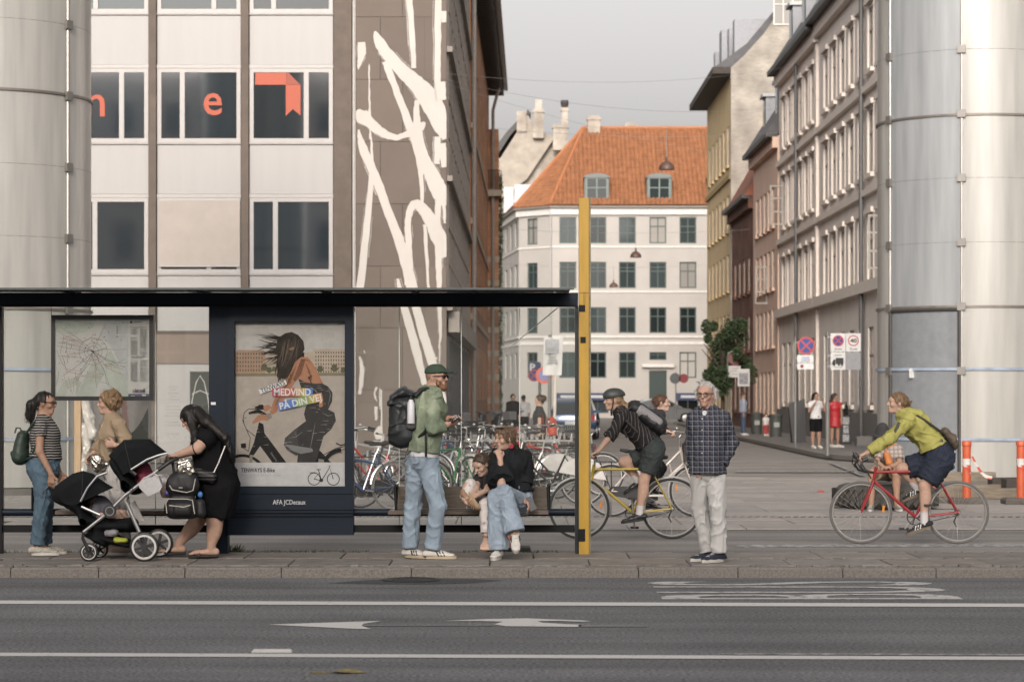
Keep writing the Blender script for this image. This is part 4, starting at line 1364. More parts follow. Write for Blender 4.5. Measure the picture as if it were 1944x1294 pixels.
for z in (12.4,):
 lbox(MB(), O, U, 0, W, z, z + .25, -0.12, 0).build('string_course', mat('ochre_trim', (0.3, 0.22, 0.09), 0.85), rO[0])
MB().prism([O + V(0, 0, 17.96) - I_ * .9, O + V(0, 0, 19.2) + I_ * 0.8, O + V(0, 0, 24.5) + I_ * 5.2, O + V(0, 0, 17.96) + I_ * 11], U * (W - .4)).build('roof', mat('dark_slate', (0.075, 0.075, 0.08)), rO[0])
WBR = brickmat('white_painted_brick', (0.4, 0.37, 0.32), (0.34, 0.31, 0.27), (0.28, 0.26, 0.23), axis='XZ')
E = O + U * W
gp = [E - I_ * .05, E + I_ * 12, E + I_ * 12 + V(0, 0, 18), E + I_ * 5.3 + V(0, 0, 25.0), E + I_ * 3.4 + V(0, 0, 22.3), E + I_ * 1.6 + V(0, 0, 19.6), E + I_ * .6 + V(0, 0, 18.5), E - I_ * .05 + V(0, 0, 17.9)]
MB().prism([p + U * .01 for p in gp], U * .35).build('gable', WBR, rO[0])
for k, (u, s) in enumerate(((1.5, 1.0), (4.6, 1.0), (9.0, 1.5), (13.2, 1.0))):
 lbox(MB(), O, U, W - u - s, W - u, 18.6, 20.6 + (0.6 if s > 1 else 0), 0.3, 3.5).build('dormer', mat('dormer_zinc', (0.24, 0.25, 0.27)), rO[0])
w5 = V(12.9, E.y - .36, 20.4)
window(rO[0], V(0, E.y - .36, 0), (1, 0, 0), (13.0, 20.0, 14.0, 21.6), WTRIM, depth=-0.08, kind='cross')
# open casements standing out of the fronts
for (hs, u, z, s) in ((rP, .62, 5.5, 1), (rA, .12, 8.5, 1), (rB, .75, 5.3, 1)):
 root, O, U, W, I_ = hs
 c = O + U * (W * u) - I_ * .02
 f = MB()
 dn = (-I_ * .9 + U * .25).normalized()
 for a, b in ((0, 0.06), (.5, .56)):
  f.obox(c + dn * (a + b) / 2 + V(0, 0, z + .8), dn * .03, U * .02, V(0, 0, .8))
 for zz_ in (0, .5, 1.04, 1.54):
  f.obox(c + dn * .28 + V(0, 0, z + zz_ + .03), dn * .22, U * .018, V(0, 0, .03))
 f.build('open_casement', mat('casement_grey', (.4, .38, .35), .6), root)
# unseen block added off right to shade the foot of the white house
side = street_house('added_shade_house', 'unseen grey house added behind the ochre house to shade the white house', 138, 160, 25.0, 19.0, CREAM2, fl4, 8, 1.1, DKF, TRIMC, depth=16)
# the terrace behind the viewpoint that shades the road and shows in the office panes
back = thing('terrace_building', (10, -6, 0), 'classical terrace mirrored in the office windows, behind the viewpoint', 'building')
def terrace(x0, x1, H, rws, y=-6.0):
 O, U = V(x1, y, 0), V(-1, 0, 0)
 W = x1 - x0
 ops = [(2 + 3.4 * i, a, 3.5 + 3.4 * i, b) for i in range(int((W - 3) / 3.4)) for a, b in rws]
 b_ = wall_open(MB(), O, U, W, H, ops, 0.25)
 q = y - 12
 b_.quad((x1, y, H), (x0, y, H), (x0, q, H), (x1, q, H))
 b_.quad((x1, y, 0), (x1, y, H), (x1, q, H), (x1, q, 0)); b_.quad((x0, y, 0), (x0, q, 0), (x0, q, H), (x0, y, H))
 b_.build('wall', CREAM, back)
 for op in ops: window(back, O, U, op, WTRIM, 0.15, 'cross', fw=0.1)
 for z in (4.5, H - 1.0, H - .4):
  lbox(MB(), O, U, 0, W, z, z + .3, -0.3, 0).build('string_course', TRIMC, back)
terrace(-2, 62, 7.4, ((1.2, 3.4),))
terrace(-62, 4, 24, ((1.2, 4.2), (6, 8.8), (10.4, 13.2), (14.8, 17.4), (18.8, 21.2)), -40)
# ================================================================ glass drums
def drummat(name='frosted_drum_glass', lo=(0.32, 0.315, 0.295, 1), hi=(0.42, 0.412, 0.385, 1), ro=.32, coat=.2):
 m, nt, b, tc = _nodes(name, (0.5, 0.5, 0.47), 0.2, 0.6)
 mp = nt.nodes.new('ShaderNodeMapping'); mp.inputs['Scale'].default_value = (2.2, 2.2, 0.18)
 nt.links.new(tc.outputs['Object'], mp.inputs[0])
 n = nt.nodes.new('ShaderNodeTexNoise'); n.inputs['Scale'].default_value = 2.5; n.inputs['Detail'].default_value = 6
 nt.links.new(mp.outputs[0], n.inputs['Vector'])
 r = nt.nodes.new('ShaderNodeValToRGB')
 r.color_ramp.elements[0].position = .3; r.color_ramp.elements[1].position = .7
 r.color_ramp.elements[0].color = lo; r.color_ramp.elements[1].color = hi
 nt.links.new(n.outputs['Fac'], r.inputs[0]); nt.links.new(r.outputs[0], b.inputs['Base Color'])
 b.inputs['Metallic'].default_value = 0.1
 b.inputs['Roughness'].default_value = ro
 b.inputs['Coat Weight'].default_value = coat
 b.inputs['Coat Roughness'].default_value = 0.15
 n2 = nt.nodes.new('ShaderNodeTexNoise'); n2.inputs['Scale'].default_value = 1.0; n2.inputs['Detail'].default_value = 2
 nt.links.new(mp.outputs[0], n2.inputs['Vector'])
 bp = nt.nodes.new('ShaderNodeBump'); bp.inputs['Strength'].default_value = 0.25; bp.inputs['Distance'].default_value = 0.05
 nt.links.new(n2.outputs['Fac'], bp.inputs['Height']); nt.links.new(bp.outputs[0], b.inputs['Normal'])
 return m
DRUM = drummat()
DRUMB = drummat('blue_drum_glass', (0.27, 0.285, 0.295, 1), (0.36, 0.375, 0.385, 1), .2, .5)
STEEL = mat('brushed_steel', (0.4, 0.385, 0.36), 0.4, 0.7, var=0.1)
DKSEAL = mat('dark_seal', (0.045, 0.043, 0.04), 0.6)
def drum(cx_, cy_, R, seams, a0, label, door=False):
 root = thing('glass_drum', (cx_, cy_, 0), label, 'glass tower')
 zs = [0.12] + seams
 for za, zb in zip(zs, zs[1:]):
  for k in range(7):
   t0 = a0 + k * 2 * PI / 7; t1 = t0 + 2 * PI / 7
   n = 14
   mb = MB()
   vs = []
   for i in range(n + 1):
    t = t0 + .008 + (t1 - t0 - .016) * i / n
    for z in (za + .015, zb - .015):
     vs.append((cx_ + R * math.sin(t), cy_ - R * math.cos(t), z))
   mb.add(vs, [(2 * i, 2 * i + 2, 2 * i + 3, 2 * i + 1) for i in range(n)])
   isdoor = door and k == 6 and za < 1
   mb.build('glass_panel', mat('door_glass_grey', (0.25, 0.265, 0.28), 0.15, 0.2, var=0.1) if isdoor else (DRUMB if door and k == 6 else DRUM), root, smooth=True)
 MB().lathe([(R - .05, .05), (R - .05, seams[-1])], (cx_, cy_, 0), 48).build('inner_lining', mat('drum_lining', (0.25, 0.24, 0.22), 0.7), root, smooth=True)
 zq = seams[0] + 1.15
 while zq < seams[-1]:
  MB().lathe([(R + .001, zq - .004), (R + .004, zq), (R + .001, zq + .004)], (cx_, cy_, 0), 56).build('panel_line', mat('line_grey', (0.16, 0.155, 0.145), 0.6), root)
  zq += 1.15
 for z in seams[:-1]:
  MB().lathe([(R - .03, z - .02), (R + .03, z - .02), (R + .03, z + .02), (R - .03, z + .02)], (cx_, cy_, 0), 56).build('joint_ring', mat('ring_steel', (0.2, 0.18, 0.16), 0.5, 0.5), root)
 for k in range(7):
  t = a0 + k * 2 * PI / 7
  p = V(cx_ + (R + .005) * math.sin(t), cy_ - (R + .005) * math.cos(t), 0)
  if math.cos(t) < -.3:
   continue
  MB().tube([p + V(0, 0, .1), p + V(0, 0, seams[-1])], 0.022, 6).build('joint_post', STEEL, root)
  z = seams[0]
  d = V(math.sin(t), -math.cos(t), 0)
  while z < seams[-1]:
   MB().obox(p + V(0, 0, z), d * .05, V(d.y, -d.x, 0) * .075, V(0, 0, .07)).build('panel_clip', mat('clip_steel', (0.22, 0.21, 0.195), 0.45, 0.6), root)
   z += 1.15
  z = seams[0] - 1.15
  MB().obox(p + V(0, 0, z), d * .05, V(d.y, -d.x, 0) * .075, V(0, 0, .07)).build('panel_clip', MATS['clip_steel'], root)
 MB().lathe([(R + .12, 0), (R + .12, .12), (R - .2, .12)], (cx_, cy_, 0), 56).build('base_ring', mat('drum_base', (0.12, 0.11, 0.1), 0.8), root)
 if door:
  t0 = a0 + 6 * 2 * PI / 7
  for t in (t0 + .02, t0 + 2 * PI / 7 - .02):
   p = V(cx_ + (R + .02) * math.sin(t), cy_ - (R + .02) * math.cos(t), 0)
   MB().tube([p + V(0, 0, .12), p + V(0, 0, seams[0] - .05)], 0.035, 6).build('door_frame', DKSEAL, root)
  arc = [(cx_ + (R + .02) * math.sin(t0 + (2 * PI / 7) * i / 10), cy_ - (R + .02) * math.cos(t0 + 2 * PI / 7 * i / 10), seams[0] - .05) for i in range(11)]
  MB().tube(arc, 0.035, 6).build('door_frame', DKSEAL, root)
  p = V(cx_ + (R + .02) * math.sin(t0 + .36), cy_ - (R + .02) * math.cos(t0 + .36), 2.0)
  MB().obox(p, V(.055, 0.04, 0), V(0.01, -.01, 0), V(0, 0, .085)).build('door_notice', mat('notice_white', (0.6, 0.6, 0.58), 0.6), root)
 for z, m_ in ((CH - (700 - HY) / FPX * (cy_ - R), 'a'), (CH - (834 - HY) / FPX * (cy_ - R), 'b')):
  MB().lathe([(R + .035, z - .025), (R + .04, z + .025)], (cx_, cy_, 0), 56).build('barrier_tape', mat('pale_blue_tape', (0.3, 0.36, 0.45), 0.5, var=0.3, scale=3), root)
 return root
drum(8.56, 45.05, 1.75, [3.19, 6.62, 10.05, 13.5], math.radians(-17), 'tall round tower of frosted glass panels behind the cyclist in yellow', True)
drum(-8.72, 40.0, 1.75, [2.98, 6.45, 9.9, 13.4], math.radians(10), 'tall round tower of frosted glass panels at the left behind the shelter')
# ================================================================ bus shelter
YS = 23.25
S = lambda px, py, d=0.0: P(px, py, YS + d)
sx = lambda px, Y=YS: (px - CX) / FPX * Y
sz = lambda py, Y=YS: CH - (py - HY) / FPX * Y
shel = thing('bus_shelter', (sx(555), YS, 0.085), 'long dark blue glass bus shelter with map, advert panel and bench', 'bus shelter')
NAVYM = mat('navy_steel', (0.007, 0.013, 0.023), 0.5, 0.0, var=0.15, scale=2, spec=.2)
BLACKM = mat('black_steel', (0.006, 0.0065, 0.007), 0.5, 0.0, var=0.2, scale=3, spec=.2)
GL = glassmat('shelter_glass', (0.96, 0.975, 0.97), 0.04, 0.02, 0.012)
ROOFG = glassmat('roof_glass', (0.6, 0.66, 0.64), 0.16, 0.05, 0.25)
xL = sx(-60)
MB().box(xL, sx(1097), YS - .05, YS + .05, sz(582), sz(556)).build('roof_beam', NAVYM, shel)
MB().box(xL, sx(1097), YS - .07, YS - .051, sz(583), sz(579)).build('beam_trim', BLACKM, shel)
MB().box(xL, sx(1080), YS - .7, YS + .35, sz(555), sz(555) + .012).build('roof_glass_sheet', ROOFG, shel)
MB().box(xL, sx(1086), YS - .72, YS - .7, sz(555) - .006, sz(555) + .014).build('roof_edge', mat('roof_edge_steel', (0.06, 0.07, 0.075), 0.4, 0.3), shel)
for px in (140, 390, 622, 790, 900):
 MB().box(sx(px) - .02, sx(px) + .02, YS - .68, YS + .3, sz(555) - .02, sz(555) - .002).build('roof_rib', NAVYM, shel)
# uprights
MB().box(sx(398), sx(434), YS - .06, YS + .1, 0.085, sz(583)).build('column', NAVYM, shel)
MB().box(sx(-12), sx(5), YS - .04, YS + .06, 0.085, sz(583)).build('column', BLACKM, shel)
MB().box(sx(1091.5), sx(1098), YS - .05, YS + .06, 0.085, sz(583)).build('column', mat('dark_post', (0.012, 0.018, 0.022), 0.4, .2), shel)
# rails
MB().box(xL, sx(1091), YS + .0, YS + .04, sz(1010), sz(996)).build('bottom_rail', BLACKM, shel)
MB().tube([(xL, YS + .01, sz(972)), (sx(1091), YS + .01, sz(972))], 0.036, 12).build('bench_rail', NAVYM, shel, smooth=True)
# panes
for a, b in ((6, 95.5), (96.5, 293), (294.5, 397), (676, 757), (758, 875), (876.5, 986), (987.5, 1090.5)):
 MB().box(sx(a), sx(b), YS + .05, YS + .058, sz(995), sz(584)).build('glass_pane', GL, shel)
for px in (96, 293.7, 757.5, 875.7, 986.7):
 MB().box(sx(px) - .004, sx(px) + .004, YS + .046, YS + .062, sz(995), sz(584)).build('pane_seal', mat('pane_edge', (0.5, 0.52, 0.5), 0.4), shel)
for px in (672, 434.5):
 MB().box(sx(px - 1), sx(px + 3), YS - .06, YS - .04, sz(592), sz(584)).build('pane_bracket', mat('pale_bracket', (0.6, 0.58, 0.54), 0.4), shel)
# etched skyline across the panes
rs = random.Random(3)
def skyline(a, b):
 x = a
 et = MB()
 et.quad(S(a, 838, .044), S(b, 838, .044), S(b, 834, .044), S(a, 834, .044))
 while x < b:
  w = rs.uniform(2, 6); h = rs.choice([3, 5, 7, 10, 4, 13, 6])
  if rs.random() < .75:
   y0 = 833.8
   et.quad(S(x, y0, .044), S(min(x + w, b), y0, .044), S(min(x + w, b), y0 - h, .044), S(x, y0 - h, .044))
   if rs.random() < .35:
    et.add([S(x, y0 - h - .2, .044), S(min(x + w, b), y0 - h - .2, .044), S(x + w / 2, y0 - h - 7, .044)], [(0, 1, 2)])
  x += w + rs.choice([0, 0, 1, 4])
 et.build('etched_skyline', glassmat('etched_glass', (0.8, 0.82, 0.82), 0.1, 0.4, 0.32), shel)
for a, b in ((8, 92), (300, 392), (760, 872), (880, 984), (990, 1088)):
 skyline(a, b)
# map case
mc = MB()
mc.box(sx(98), sx(292), YS - .03, YS + .045, sz(606), sz(598)); mc.box(sx(98), sx(292), YS - .03, YS + .045, sz(760), sz(752))
mc.box(sx(98), sx(105), YS - .03, YS + .045, sz(752), sz(606)); mc.box(sx(284), sx(292), YS - .03, YS + .045, sz(752), sz(606))
mcase = mc.build('map_case', mat('map_case_black', (0.006, 0.006, 0.007), 0.35), shel)
mpx = lambda zx, zy: (80 + zx / 5.883, 580 + zy / 5.882)
def mpt(d):
 return lambda zx, zy: S(*mpx(zx, zy), d)
mm = MB()
MAPM = [mat('map_paper', (0.42, 0.41, 0.385), 0.55, var=0.05), mat('map_green', (0.35, 0.375, 0.325), 0.6), mat('map_water', (0.36, 0.37, 0.36), 0.6), mat('map_road', (0.2, 0.2, 0.195), 0.6),
  mat('map_orange', (0.36, 0.24, 0.18), 0.6), mat('map_text', (0.29, 0.29, 0.28), 0.6), mat('map_navy', (0.035, 0.045, 0.11), 0.5), mat('map_ink', (0.02, 0.02, 0.025), 0.6), mat('map_red', (0.3, 0.1, 0.07), 0.6)]
f0 = mpt(-.006)
mm.poly([(140, 1018), (1202, 1018), (1202, 140), (140, 140)], f0)
layer = [-.0065]
def mpoly(pts, mi):
 layer[0] -= .00025
 mm.mi = mi
 mm.poly(pts, mpt(layer[0]))
def mline(pts, w, mi):
 layer[0] -= .00006
 mm.mi = mi
 fn = mpt(layer[0])
 for (x0, y0), (x1, y1) in zip(pts, pts[1:]):
  l = math.hypot(x1 - x0, y1 - y0) or 1
  nx, ny = -(y1 - y0) / l * w / 2, (x1 - x0) / l * w / 2
  mm.add([fn(x0 + nx, y0 + ny), fn(x1 + nx, y1 + ny), fn(x1 - nx, y1 - ny), fn(x0 - nx, y0 - ny)], [(0, 3, 2, 1)])
mpoly([(145, 145), (620, 145), (560, 250), (480, 300), (300, 320), (145, 280)], 1)
mpoly([(380, 1015), (560, 620), (640, 640), (700, 760), (620, 900), (600, 1015)], 1)
mpoly([(145, 1015), (250, 830), (400, 790), (440, 860), (380, 1010)], 1)
mpoly([(700, 560), (770, 500), (900, 760), (960, 900), (960, 1015), (760, 1015), (700, 760)], 1)
mpoly([(700, 150), (960, 150), (960, 900), (860, 640), (780, 470), (720, 400), (640, 330)], 2)
mpoly([(290, 930), (390, 880), (370, 1015), (250, 1015)], 0)
c0 = (570, 510)
for k in range(18):
 a = rs.uniform(0, 2 * PI)
 pts = [c0]
 x, y = c0
 for j in range(9):
  a += rs.uniform(-.22, .22)
  x += math.cos(a) * 52; y += math.sin(a) * 46
  if not (150 < x < 950 and 150 < y < 1010): break
  if x > 720 and y < 480: break
  pts.append((x, y))
 mline(pts, 4.5, 3)
for k in range(34):
 x, y = rs.uniform(150, 640), rs.uniform(330, 820)
 a = rs.choice([0, 0.1, PI / 2, 1.4, .2]) + rs.uniform(-.12, .12)
 pts = [(x, y)]
 for j in range(5):
  a += rs.uniform(-.25, .25)
  x += math.cos(a) * 40; y += math.sin(a) * 40
  if not (150 < x < 690 and 300 < y < 1000): break
  pts.append((x, y))
 mline(pts, 4.5, rs.choice([4, 4, 3]))
for k in range(12):
 x, y = rs.uniform(640, 800), rs.uniform(640, 960)
 mline([(x, y), (x + rs.uniform(60, 130), y + rs.uniform(-30, 60)), (x + rs.uniform(100, 150), y + rs.uniform(-50, 80))], 4, rs.choice([4, 3]))
for r_ in (60, 95, 150):
 mline([(c0[0] + r_ * math.cos(t) * 1.05, c0[1] + r_ * math.sin(t)) for t in [i * 2 * PI / 20 for i in range(21)]], 4, 3)
for k in range(40):
 x, y = rs.uniform(150, 900), rs.uniform(150, 950)
 mline([(x - 4, y), (x + 4, y)], 8, 7)
mline([(550, 500), (580, 520)], 14, 7)
for col in (985, 1090):
 y = 262
 while y < 850:
  if not (555 < y < 600) and rs.random() > .08:
   mline([(col, y), (col + rs.uniform(70, 92), y)], 5, 5)
  y += 10.5
mline([(985, 240), (1175, 240)], 8, 5); mline([(990, 565), (1155, 565)], 9, 5); mline([(990, 578), (1115, 578)], 7, 5)
mpoly([(980 + 14 + 14 * math.cos(t), 183 + 14 * math.sin(t)) for t in [-i * 2 * PI / 10 for i in range(10)]], 7)
mline([(1020, 180), (1115, 180)], 10, 5)
for y in (235, 257, 280, 303, 345):
 mline([(830, y), (845, y)], 8, 7); mline([(855, y), (880, y)], 5, 5); mline([(910, y), (935, y)], 5, 5)
mpoly([(962, 1012), (1196, 1012), (1196, 984), (962, 984)], 6)
for k in range(14):
 mline([(1015 + k * 10, 925 + rs.uniform(0, 12)), (1015 + k * 10 + rs.uniform(-3, 3), 968)], 7, rs.choice([7, 8, 6, 4]))
mline([(1115, 1000), (1160, 1000)], 14, 0); mline([(990, 1005), (1035, 1005)], 6, 0)
mm.build('city_map', MAPM, mcase)
MB().box(sx(105), sx(284), YS - .024, YS - .021, sz(752), sz(606)).build('map_cover', glassmat('map_cover_glass', (0.96, 0.97, 0.97), 0.015, 0.1, 0.006), mcase)
MB().box(sx(402), sx(411), YS - .064, YS - .06, sz(768), sz(763)).build('column_sticker', mat('sticker_white', (0.6, 0.6, 0.58), 0.6), shel)
# bench
be = MB().box(sx(741), sx(1040), YS - .42, YS - .02, sz(969) - .015, sz(969) + .02, ch=.008).build('bench_seat', mat('bench_wood', (0.11, 0.085, 0.068), 0.6, var=0.3, scale=6, stretch=(1, 8, 8)), shel)
bk = MB()
for (a, b) in ((750, 885), (886, 1040)):
 bk.box(sx(a), sx(b), YS - .03, YS - .005, sz(964), sz(923), ch=.006)
bk.build('bench_back', mat('bench_back_wood', (0.1, 0.08, 0.06), 0.6, var=0.35, scale=6, stretch=(1, 8, 8)), shel)
for px in (752, 1042):
 MB().tube([S(px, 968, -.4), S(px - 2, 925, -.38), S(px - 1, 920, -.33), S(px, 920, -.05), S(px, 966, -.02)], .014, 8).build('bench_arm', BLACKM, shel, smooth=True)
be2 = MB().box(sx(120), sx(380), YS - .42, YS - .02, sz(969) - .015, sz(969) + .02).build('bench_seat', MATS['bench_wood'], shel)
MB().tube([S(62, 968, -.05), S(62, 925, -.05)], .014, 8).build('bench_arm', BLACKM, shel)
# diagonal wire brace behind the right panes
MB().tube([S(957, 668, .09), S(1060, 583, .09)], .006, 6).build('brace_wire', mat('pale_wire', (0.5, 0.48, 0.45), 0.5), shel)
# advert panel
adv = MB()
adv.box(sx(434.5), sx(672), YS - .11, YS + .08, sz(610), sz(583))
adv.box(sx(434.5), sx(447), YS - .11, YS + .08, sz(922), sz(610)); adv.box(sx(656), sx(672), YS - .11, YS + .08, sz(922), sz(610))
adv.box(sx(434.5), sx(672), YS - .11, YS + .08, sz(936), sz(922))
adv.box(sx(434.5), sx(672), YS - .10, YS + .08, sz(938), sz(936))
adv.box(sx(434.5), sx(672), YS - .11, YS + .08, sz(966), sz(938))
adv.box(sx(434.5), sx(672), YS - .095, YS + .08, sz(984), sz(966))
adv.box(sx(434.5), sx(672), YS - .11, YS + .08, sz(1014), sz(984))
ad = adv.build('advert_panel', NAVYM, shel)
MB().box(sx(447), sx(656), YS - .02, YS + .06, sz(922), sz(610)).build('advert_backing', BLACKM, ad)
for k, py in enumerate((970, 976)):
 MB().box(sx(435), sx(671.5), YS - .118, YS - .096, sz(py + 2), sz(py)).build('advert_rib', NAVYM, ad)
ap = lambda zx, zy: (430 + zx / 3.319, 590 + zy / 3.318)
PMAT = {}
PLIST = []
pm = MB()
def pcol(name, c, rough=.55):
 PMAT[name] = len(PLIST)
 PLIST.append(mat('print_' + name, c, rough, var=0.1, scale=14, spec=.08))
for n_, c in (('sky', (0.43, 0.415, 0.395)), ('water', (0.37, 0.33, 0.29)), ('bank', (0.19, 0.165, 0.11)), ('house', (0.33, 0.23, 0.165)), ('house2', (0.4, 0.34, 0.27)), ('win', (0.14, 0.11, 0.085)), ('tree', (0.1, 0.1, 0.06)),
     ('hair', (0.03, 0.024, 0.019)), ('skin', (0.36, 0.18, 0.11)), ('skin2', (0.17, 0.08, 0.05)), ('cloth', (0.042, 0.04, 0.04)), ('cloth2', (0.066, 0.064, 0.064)), ('frame', (0.014, 0.014, 0.014)),
     ('paper', (0.54, 0.535, 0.54)), ('ink', (0.02, 0.02, 0.022)), ('pink', (0.42, 0.07, 0.12)), ('red', (0.42, 0.12, 0.09)), ('yellow', (0.45, 0.36, 0.1)), ('blue', (0.1, 0.2, 0.48)), ('green', (0.25, 0.36, 0.16)), ('orange', (0.5, 0.23, 0.08)), ('white', (0.62, 0.62, 0.62)), ('ghost', (0.42, 0.415, 0.42)), ('tag', (0.38, 0.18, 0.08)), ('metal', (0.22, 0.2, 0.18)), ('foam', (0.2, 0.2, 0.2))):
 pcol(n_, c)
pl = [-.021]
def pp(name, pts, step=.00018):
 pl[0] -= step
 pm.mi = PMAT[name]
 d = pl[0]
 a2 = sum(p[0] * q[1] - q[0] * p[1] for p, q in zip(pts, pts[1:] + pts[:1]))
 if a2 > 0: pts = pts[::-1]
 pm.poly(pts, lambda x, y: S(*ap(x, y), d))
def pline(name, pts, w):
 pl[0] -= .00008
 pm.mi = PMAT[name]
 d = pl[0]
 ws = (w + [w[-1]] * len(pts)) if isinstance(w, list) else [w] * len(pts)
 L, R = [], []
 for i, (x, y) in enumerate(pts):
  a, b = pts[max(0, i - 1)], pts[min(len(pts) - 1, i + 1)]
  l = math.hypot(b[0] - a[0], b[1] - a[1]) or 1
  nx, ny = -(b[1] - a[1]) / l * ws[i] / 2, (b[0] - a[0]) / l * ws[i] / 2
  L.append((x + nx, y + ny)); R.append((x - nx, y - ny))
 for i in range(len(pts) - 1):
  pm.add([S(*ap(*q), d) for q in (L[i], L[i + 1], R[i + 1], R[i])], [(0, 1, 2, 3)])
def parc(name, cx_, cy_, rx, ry, w, t0=0, t1=2 * PI, n=28):
 pline(name, [(cx_ + rx * math.cos(t0 + (t1 - t0) * i / n), cy_ + ry * math.sin(t0 + (t1 - t0) * i / n)) for i in range(n + 1)], w)
pp('sky', [(57, 66), (750, 66), (750, 262), (57, 262)])
pp('water', [(57, 400), (750, 400), (750, 955), (57, 955)])
pp('bank', [(57, 388), (750, 388), (750, 408), (57, 412)])
pp('house', [(57, 258), (75, 245), (235, 248), (245, 262), (245, 392), (57, 394)])
pp('house2', [(245, 260), (320, 262), (320, 392), (245, 392)])
pp('house2', [(490, 262), (540, 255), (555, 240), (750, 240), (750, 390), (490, 390)])
for x in range(66, 236, 17):
 for y in range(262, 380, 26): pp('win', [(x, y), (x + 8, y), (x + 8, y + 15), (x, y + 15)], 0)
pl[0] -= .0002
for x in range(560, 748, 16):
 for y in range(256, 380, 24): pp('win', [(x, y), (x + 7, y), (x + 7, y + 13), (x, y + 13)], 0)
pl[0] -= .0002
for x, y, r in ((240, 355, 28), (270, 372, 24), (300, 366, 20), (590, 365, 26), (680, 360, 30), (735, 372, 22)):
 pp('tree', [(x + r * (0.75 + .25 * math.sin(5 * t)) * math.cos(t), y + r * .8 * math.sin(t)) for t in [i * 2 * PI / 16 for i in range(16)]])
# the bicycle
parc('frame', 100, 1060, 150, 150, 18, PI * 1.02, PI * 1.98)
parc('metal', 730, 1010, 120, 118, 9, PI * 1.0, PI * 1.5); parc('frame', 735, 1000, 130, 125, 26, PI * 1.02, PI * 1.47)
pp('frame', [(205, 700), (232, 712), (240, 770), (378, 955), (290, 955), (212, 850), (170, 910), (140, 908), (172, 830)])
pp('metal', [(146, 905), (166, 905), (162, 955), (144, 955)])
pp('frame', [(565, 860), (600, 890), (660, 955), (560, 955)])
pp('metal', [(580, 930), (612, 935), (616, 955), (578, 955)])
pline('frame', [(600, 912), (690, 865), (748, 850)], 5); pline('frame', [(640, 925), (700, 880), (748, 870)], 4); pline('frame', [(690, 832), (720, 846), (748, 838)], 8)
pline('frame', [(140, 645), (200, 630), (262, 660)], [14, 26, 12]); pline('frame', [(178, 612), (225, 605), (245, 612)], [16, 34, 12])
pp('frame', [(203, 590), (222, 590), (222, 612), (203, 612)])
pline('frame', [(185, 618), (140, 616), (112, 640), (102, 690), (125, 745), (180, 788)], 4); pline('frame', [(125, 672), (104, 672), (110, 710)], 4); pline('frame', [(125, 745), (150, 800), (140, 880)], 4)
pp('frame', [(90, 835), (122, 832), (124, 862), (92, 862)]); pline('frame', [(105, 862), (140, 884)], 4)
# the rider
pp('cloth2', [(505, 690), (430, 745), (368, 800), (362, 845), (385, 880), (440, 912), (468, 890), (448, 955), (520, 955), (620, 720)])
pp('cloth', [(452, 425), (520, 450), (600, 455), (640, 475), (668, 515), (665, 570), (640, 620), (680, 640), (690, 690), (660, 745), (610, 790), (600, 830), (560, 955), (445, 955), (452, 870), (480, 780), (505, 705), (488, 650), (500, 600), (540, 560), (470, 485)])
pp('skin', [(432, 320), (470, 290), (510, 290), (545, 330), (575, 390), (608, 455), (560, 458), (500, 450), (455, 428), (430, 450), (400, 500), (350, 580), (310, 640), (285, 655), (272, 632), (300, 560), (345, 490), (395, 410)])
pp('skin2', [(470, 300), (500, 300), (470, 400), (430, 445), (420, 430), (445, 370)])
pp('skin', [(160, 700), (200, 655), (240, 650), (275, 668), (262, 690), (220, 688), (168, 712)]); pp('skin', [(232, 600), (262, 588), (285, 605), (262, 628), (238, 632)])
pp('metal', [(248, 650), (276, 640), (288, 672), (262, 684)])
pp('hair', [(330, 165), (370, 140), (410, 132), (450, 150), (485, 190), (492, 240), (475, 275), (440, 300), (415, 350), (395, 390), (375, 425), (345, 425), (318, 415), (330, 360), (315, 330), (322, 270), (310, 220)])
pp('skin', [(392, 240), (420, 226), (430, 234), (408, 250)])
rs2 = random.Random(5)
for k in range(46):
 x0, y0 = 340 + rs2.uniform(-20, 60), 170 + rs2.uniform(0, 140)
 ln = rs2.uniform(90, 150) * (1 if y0 < 260 else .8)
 an = rs2.uniform(-.35, .45) + (y0 - 170) / 300
 pline('hair', [(x0, y0), (x0 - ln * .5, y0 + ln * .5 * math.tan(an) * .6 - 6), (x0 - ln, y0 + ln * math.tan(an) * .75 - rs2.uniform(0, 18))], [9, 5, 1.5])
for k in range(26):
 x0 = 335 + rs2.uniform(-15, 70); y0 = 330 + rs2.uniform(0, 40)
 pline('hair', [(x0, y0), (x0 - rs2.uniform(0, 20), y0 + 50), (x0 - rs2.uniform(-10, 30), y0 + rs2.uniform(60, 100))], [10, 6, 1.5])
for k in range(70):
 x0, y0 = rs2.uniform(62, 700), rs2.uniform(425, 940)
 pline(rs2.choice(['sky', 'house2']), [(x0, y0), (x0 + rs2.uniform(15, 45), y0 + rs2.uniform(-2, 2))], [1, 2.2])
pp('cloth', [(505, 690), (470, 715), (440, 760), (452, 830), (470, 880), (480, 780)])
for pts_ in ([(640, 480), (655, 530), (640, 600)], [(600, 640), (640, 660), (670, 655)], [(560, 700), (545, 780), (520, 900)], [(520, 470), (560, 500), (600, 560)], [(400, 800), (440, 790), (480, 760)], [(395, 870), (430, 880)]):
 pline('foam', pts_, [1, 5, 1])
for pts_ in ([(540, 340), (570, 400), (598, 450)], [(420, 360), (380, 440), (330, 540), (300, 620)], [(470, 300), (520, 310), (545, 350)]):
 pline('tag', pts_, [2, 9, 3])
for pts_ in ([(436, 350), (405, 420), (352, 510), (310, 590)], [(500, 330), (520, 380), (535, 430)]):
 pline('skin2', pts_, [3, 12, 4])
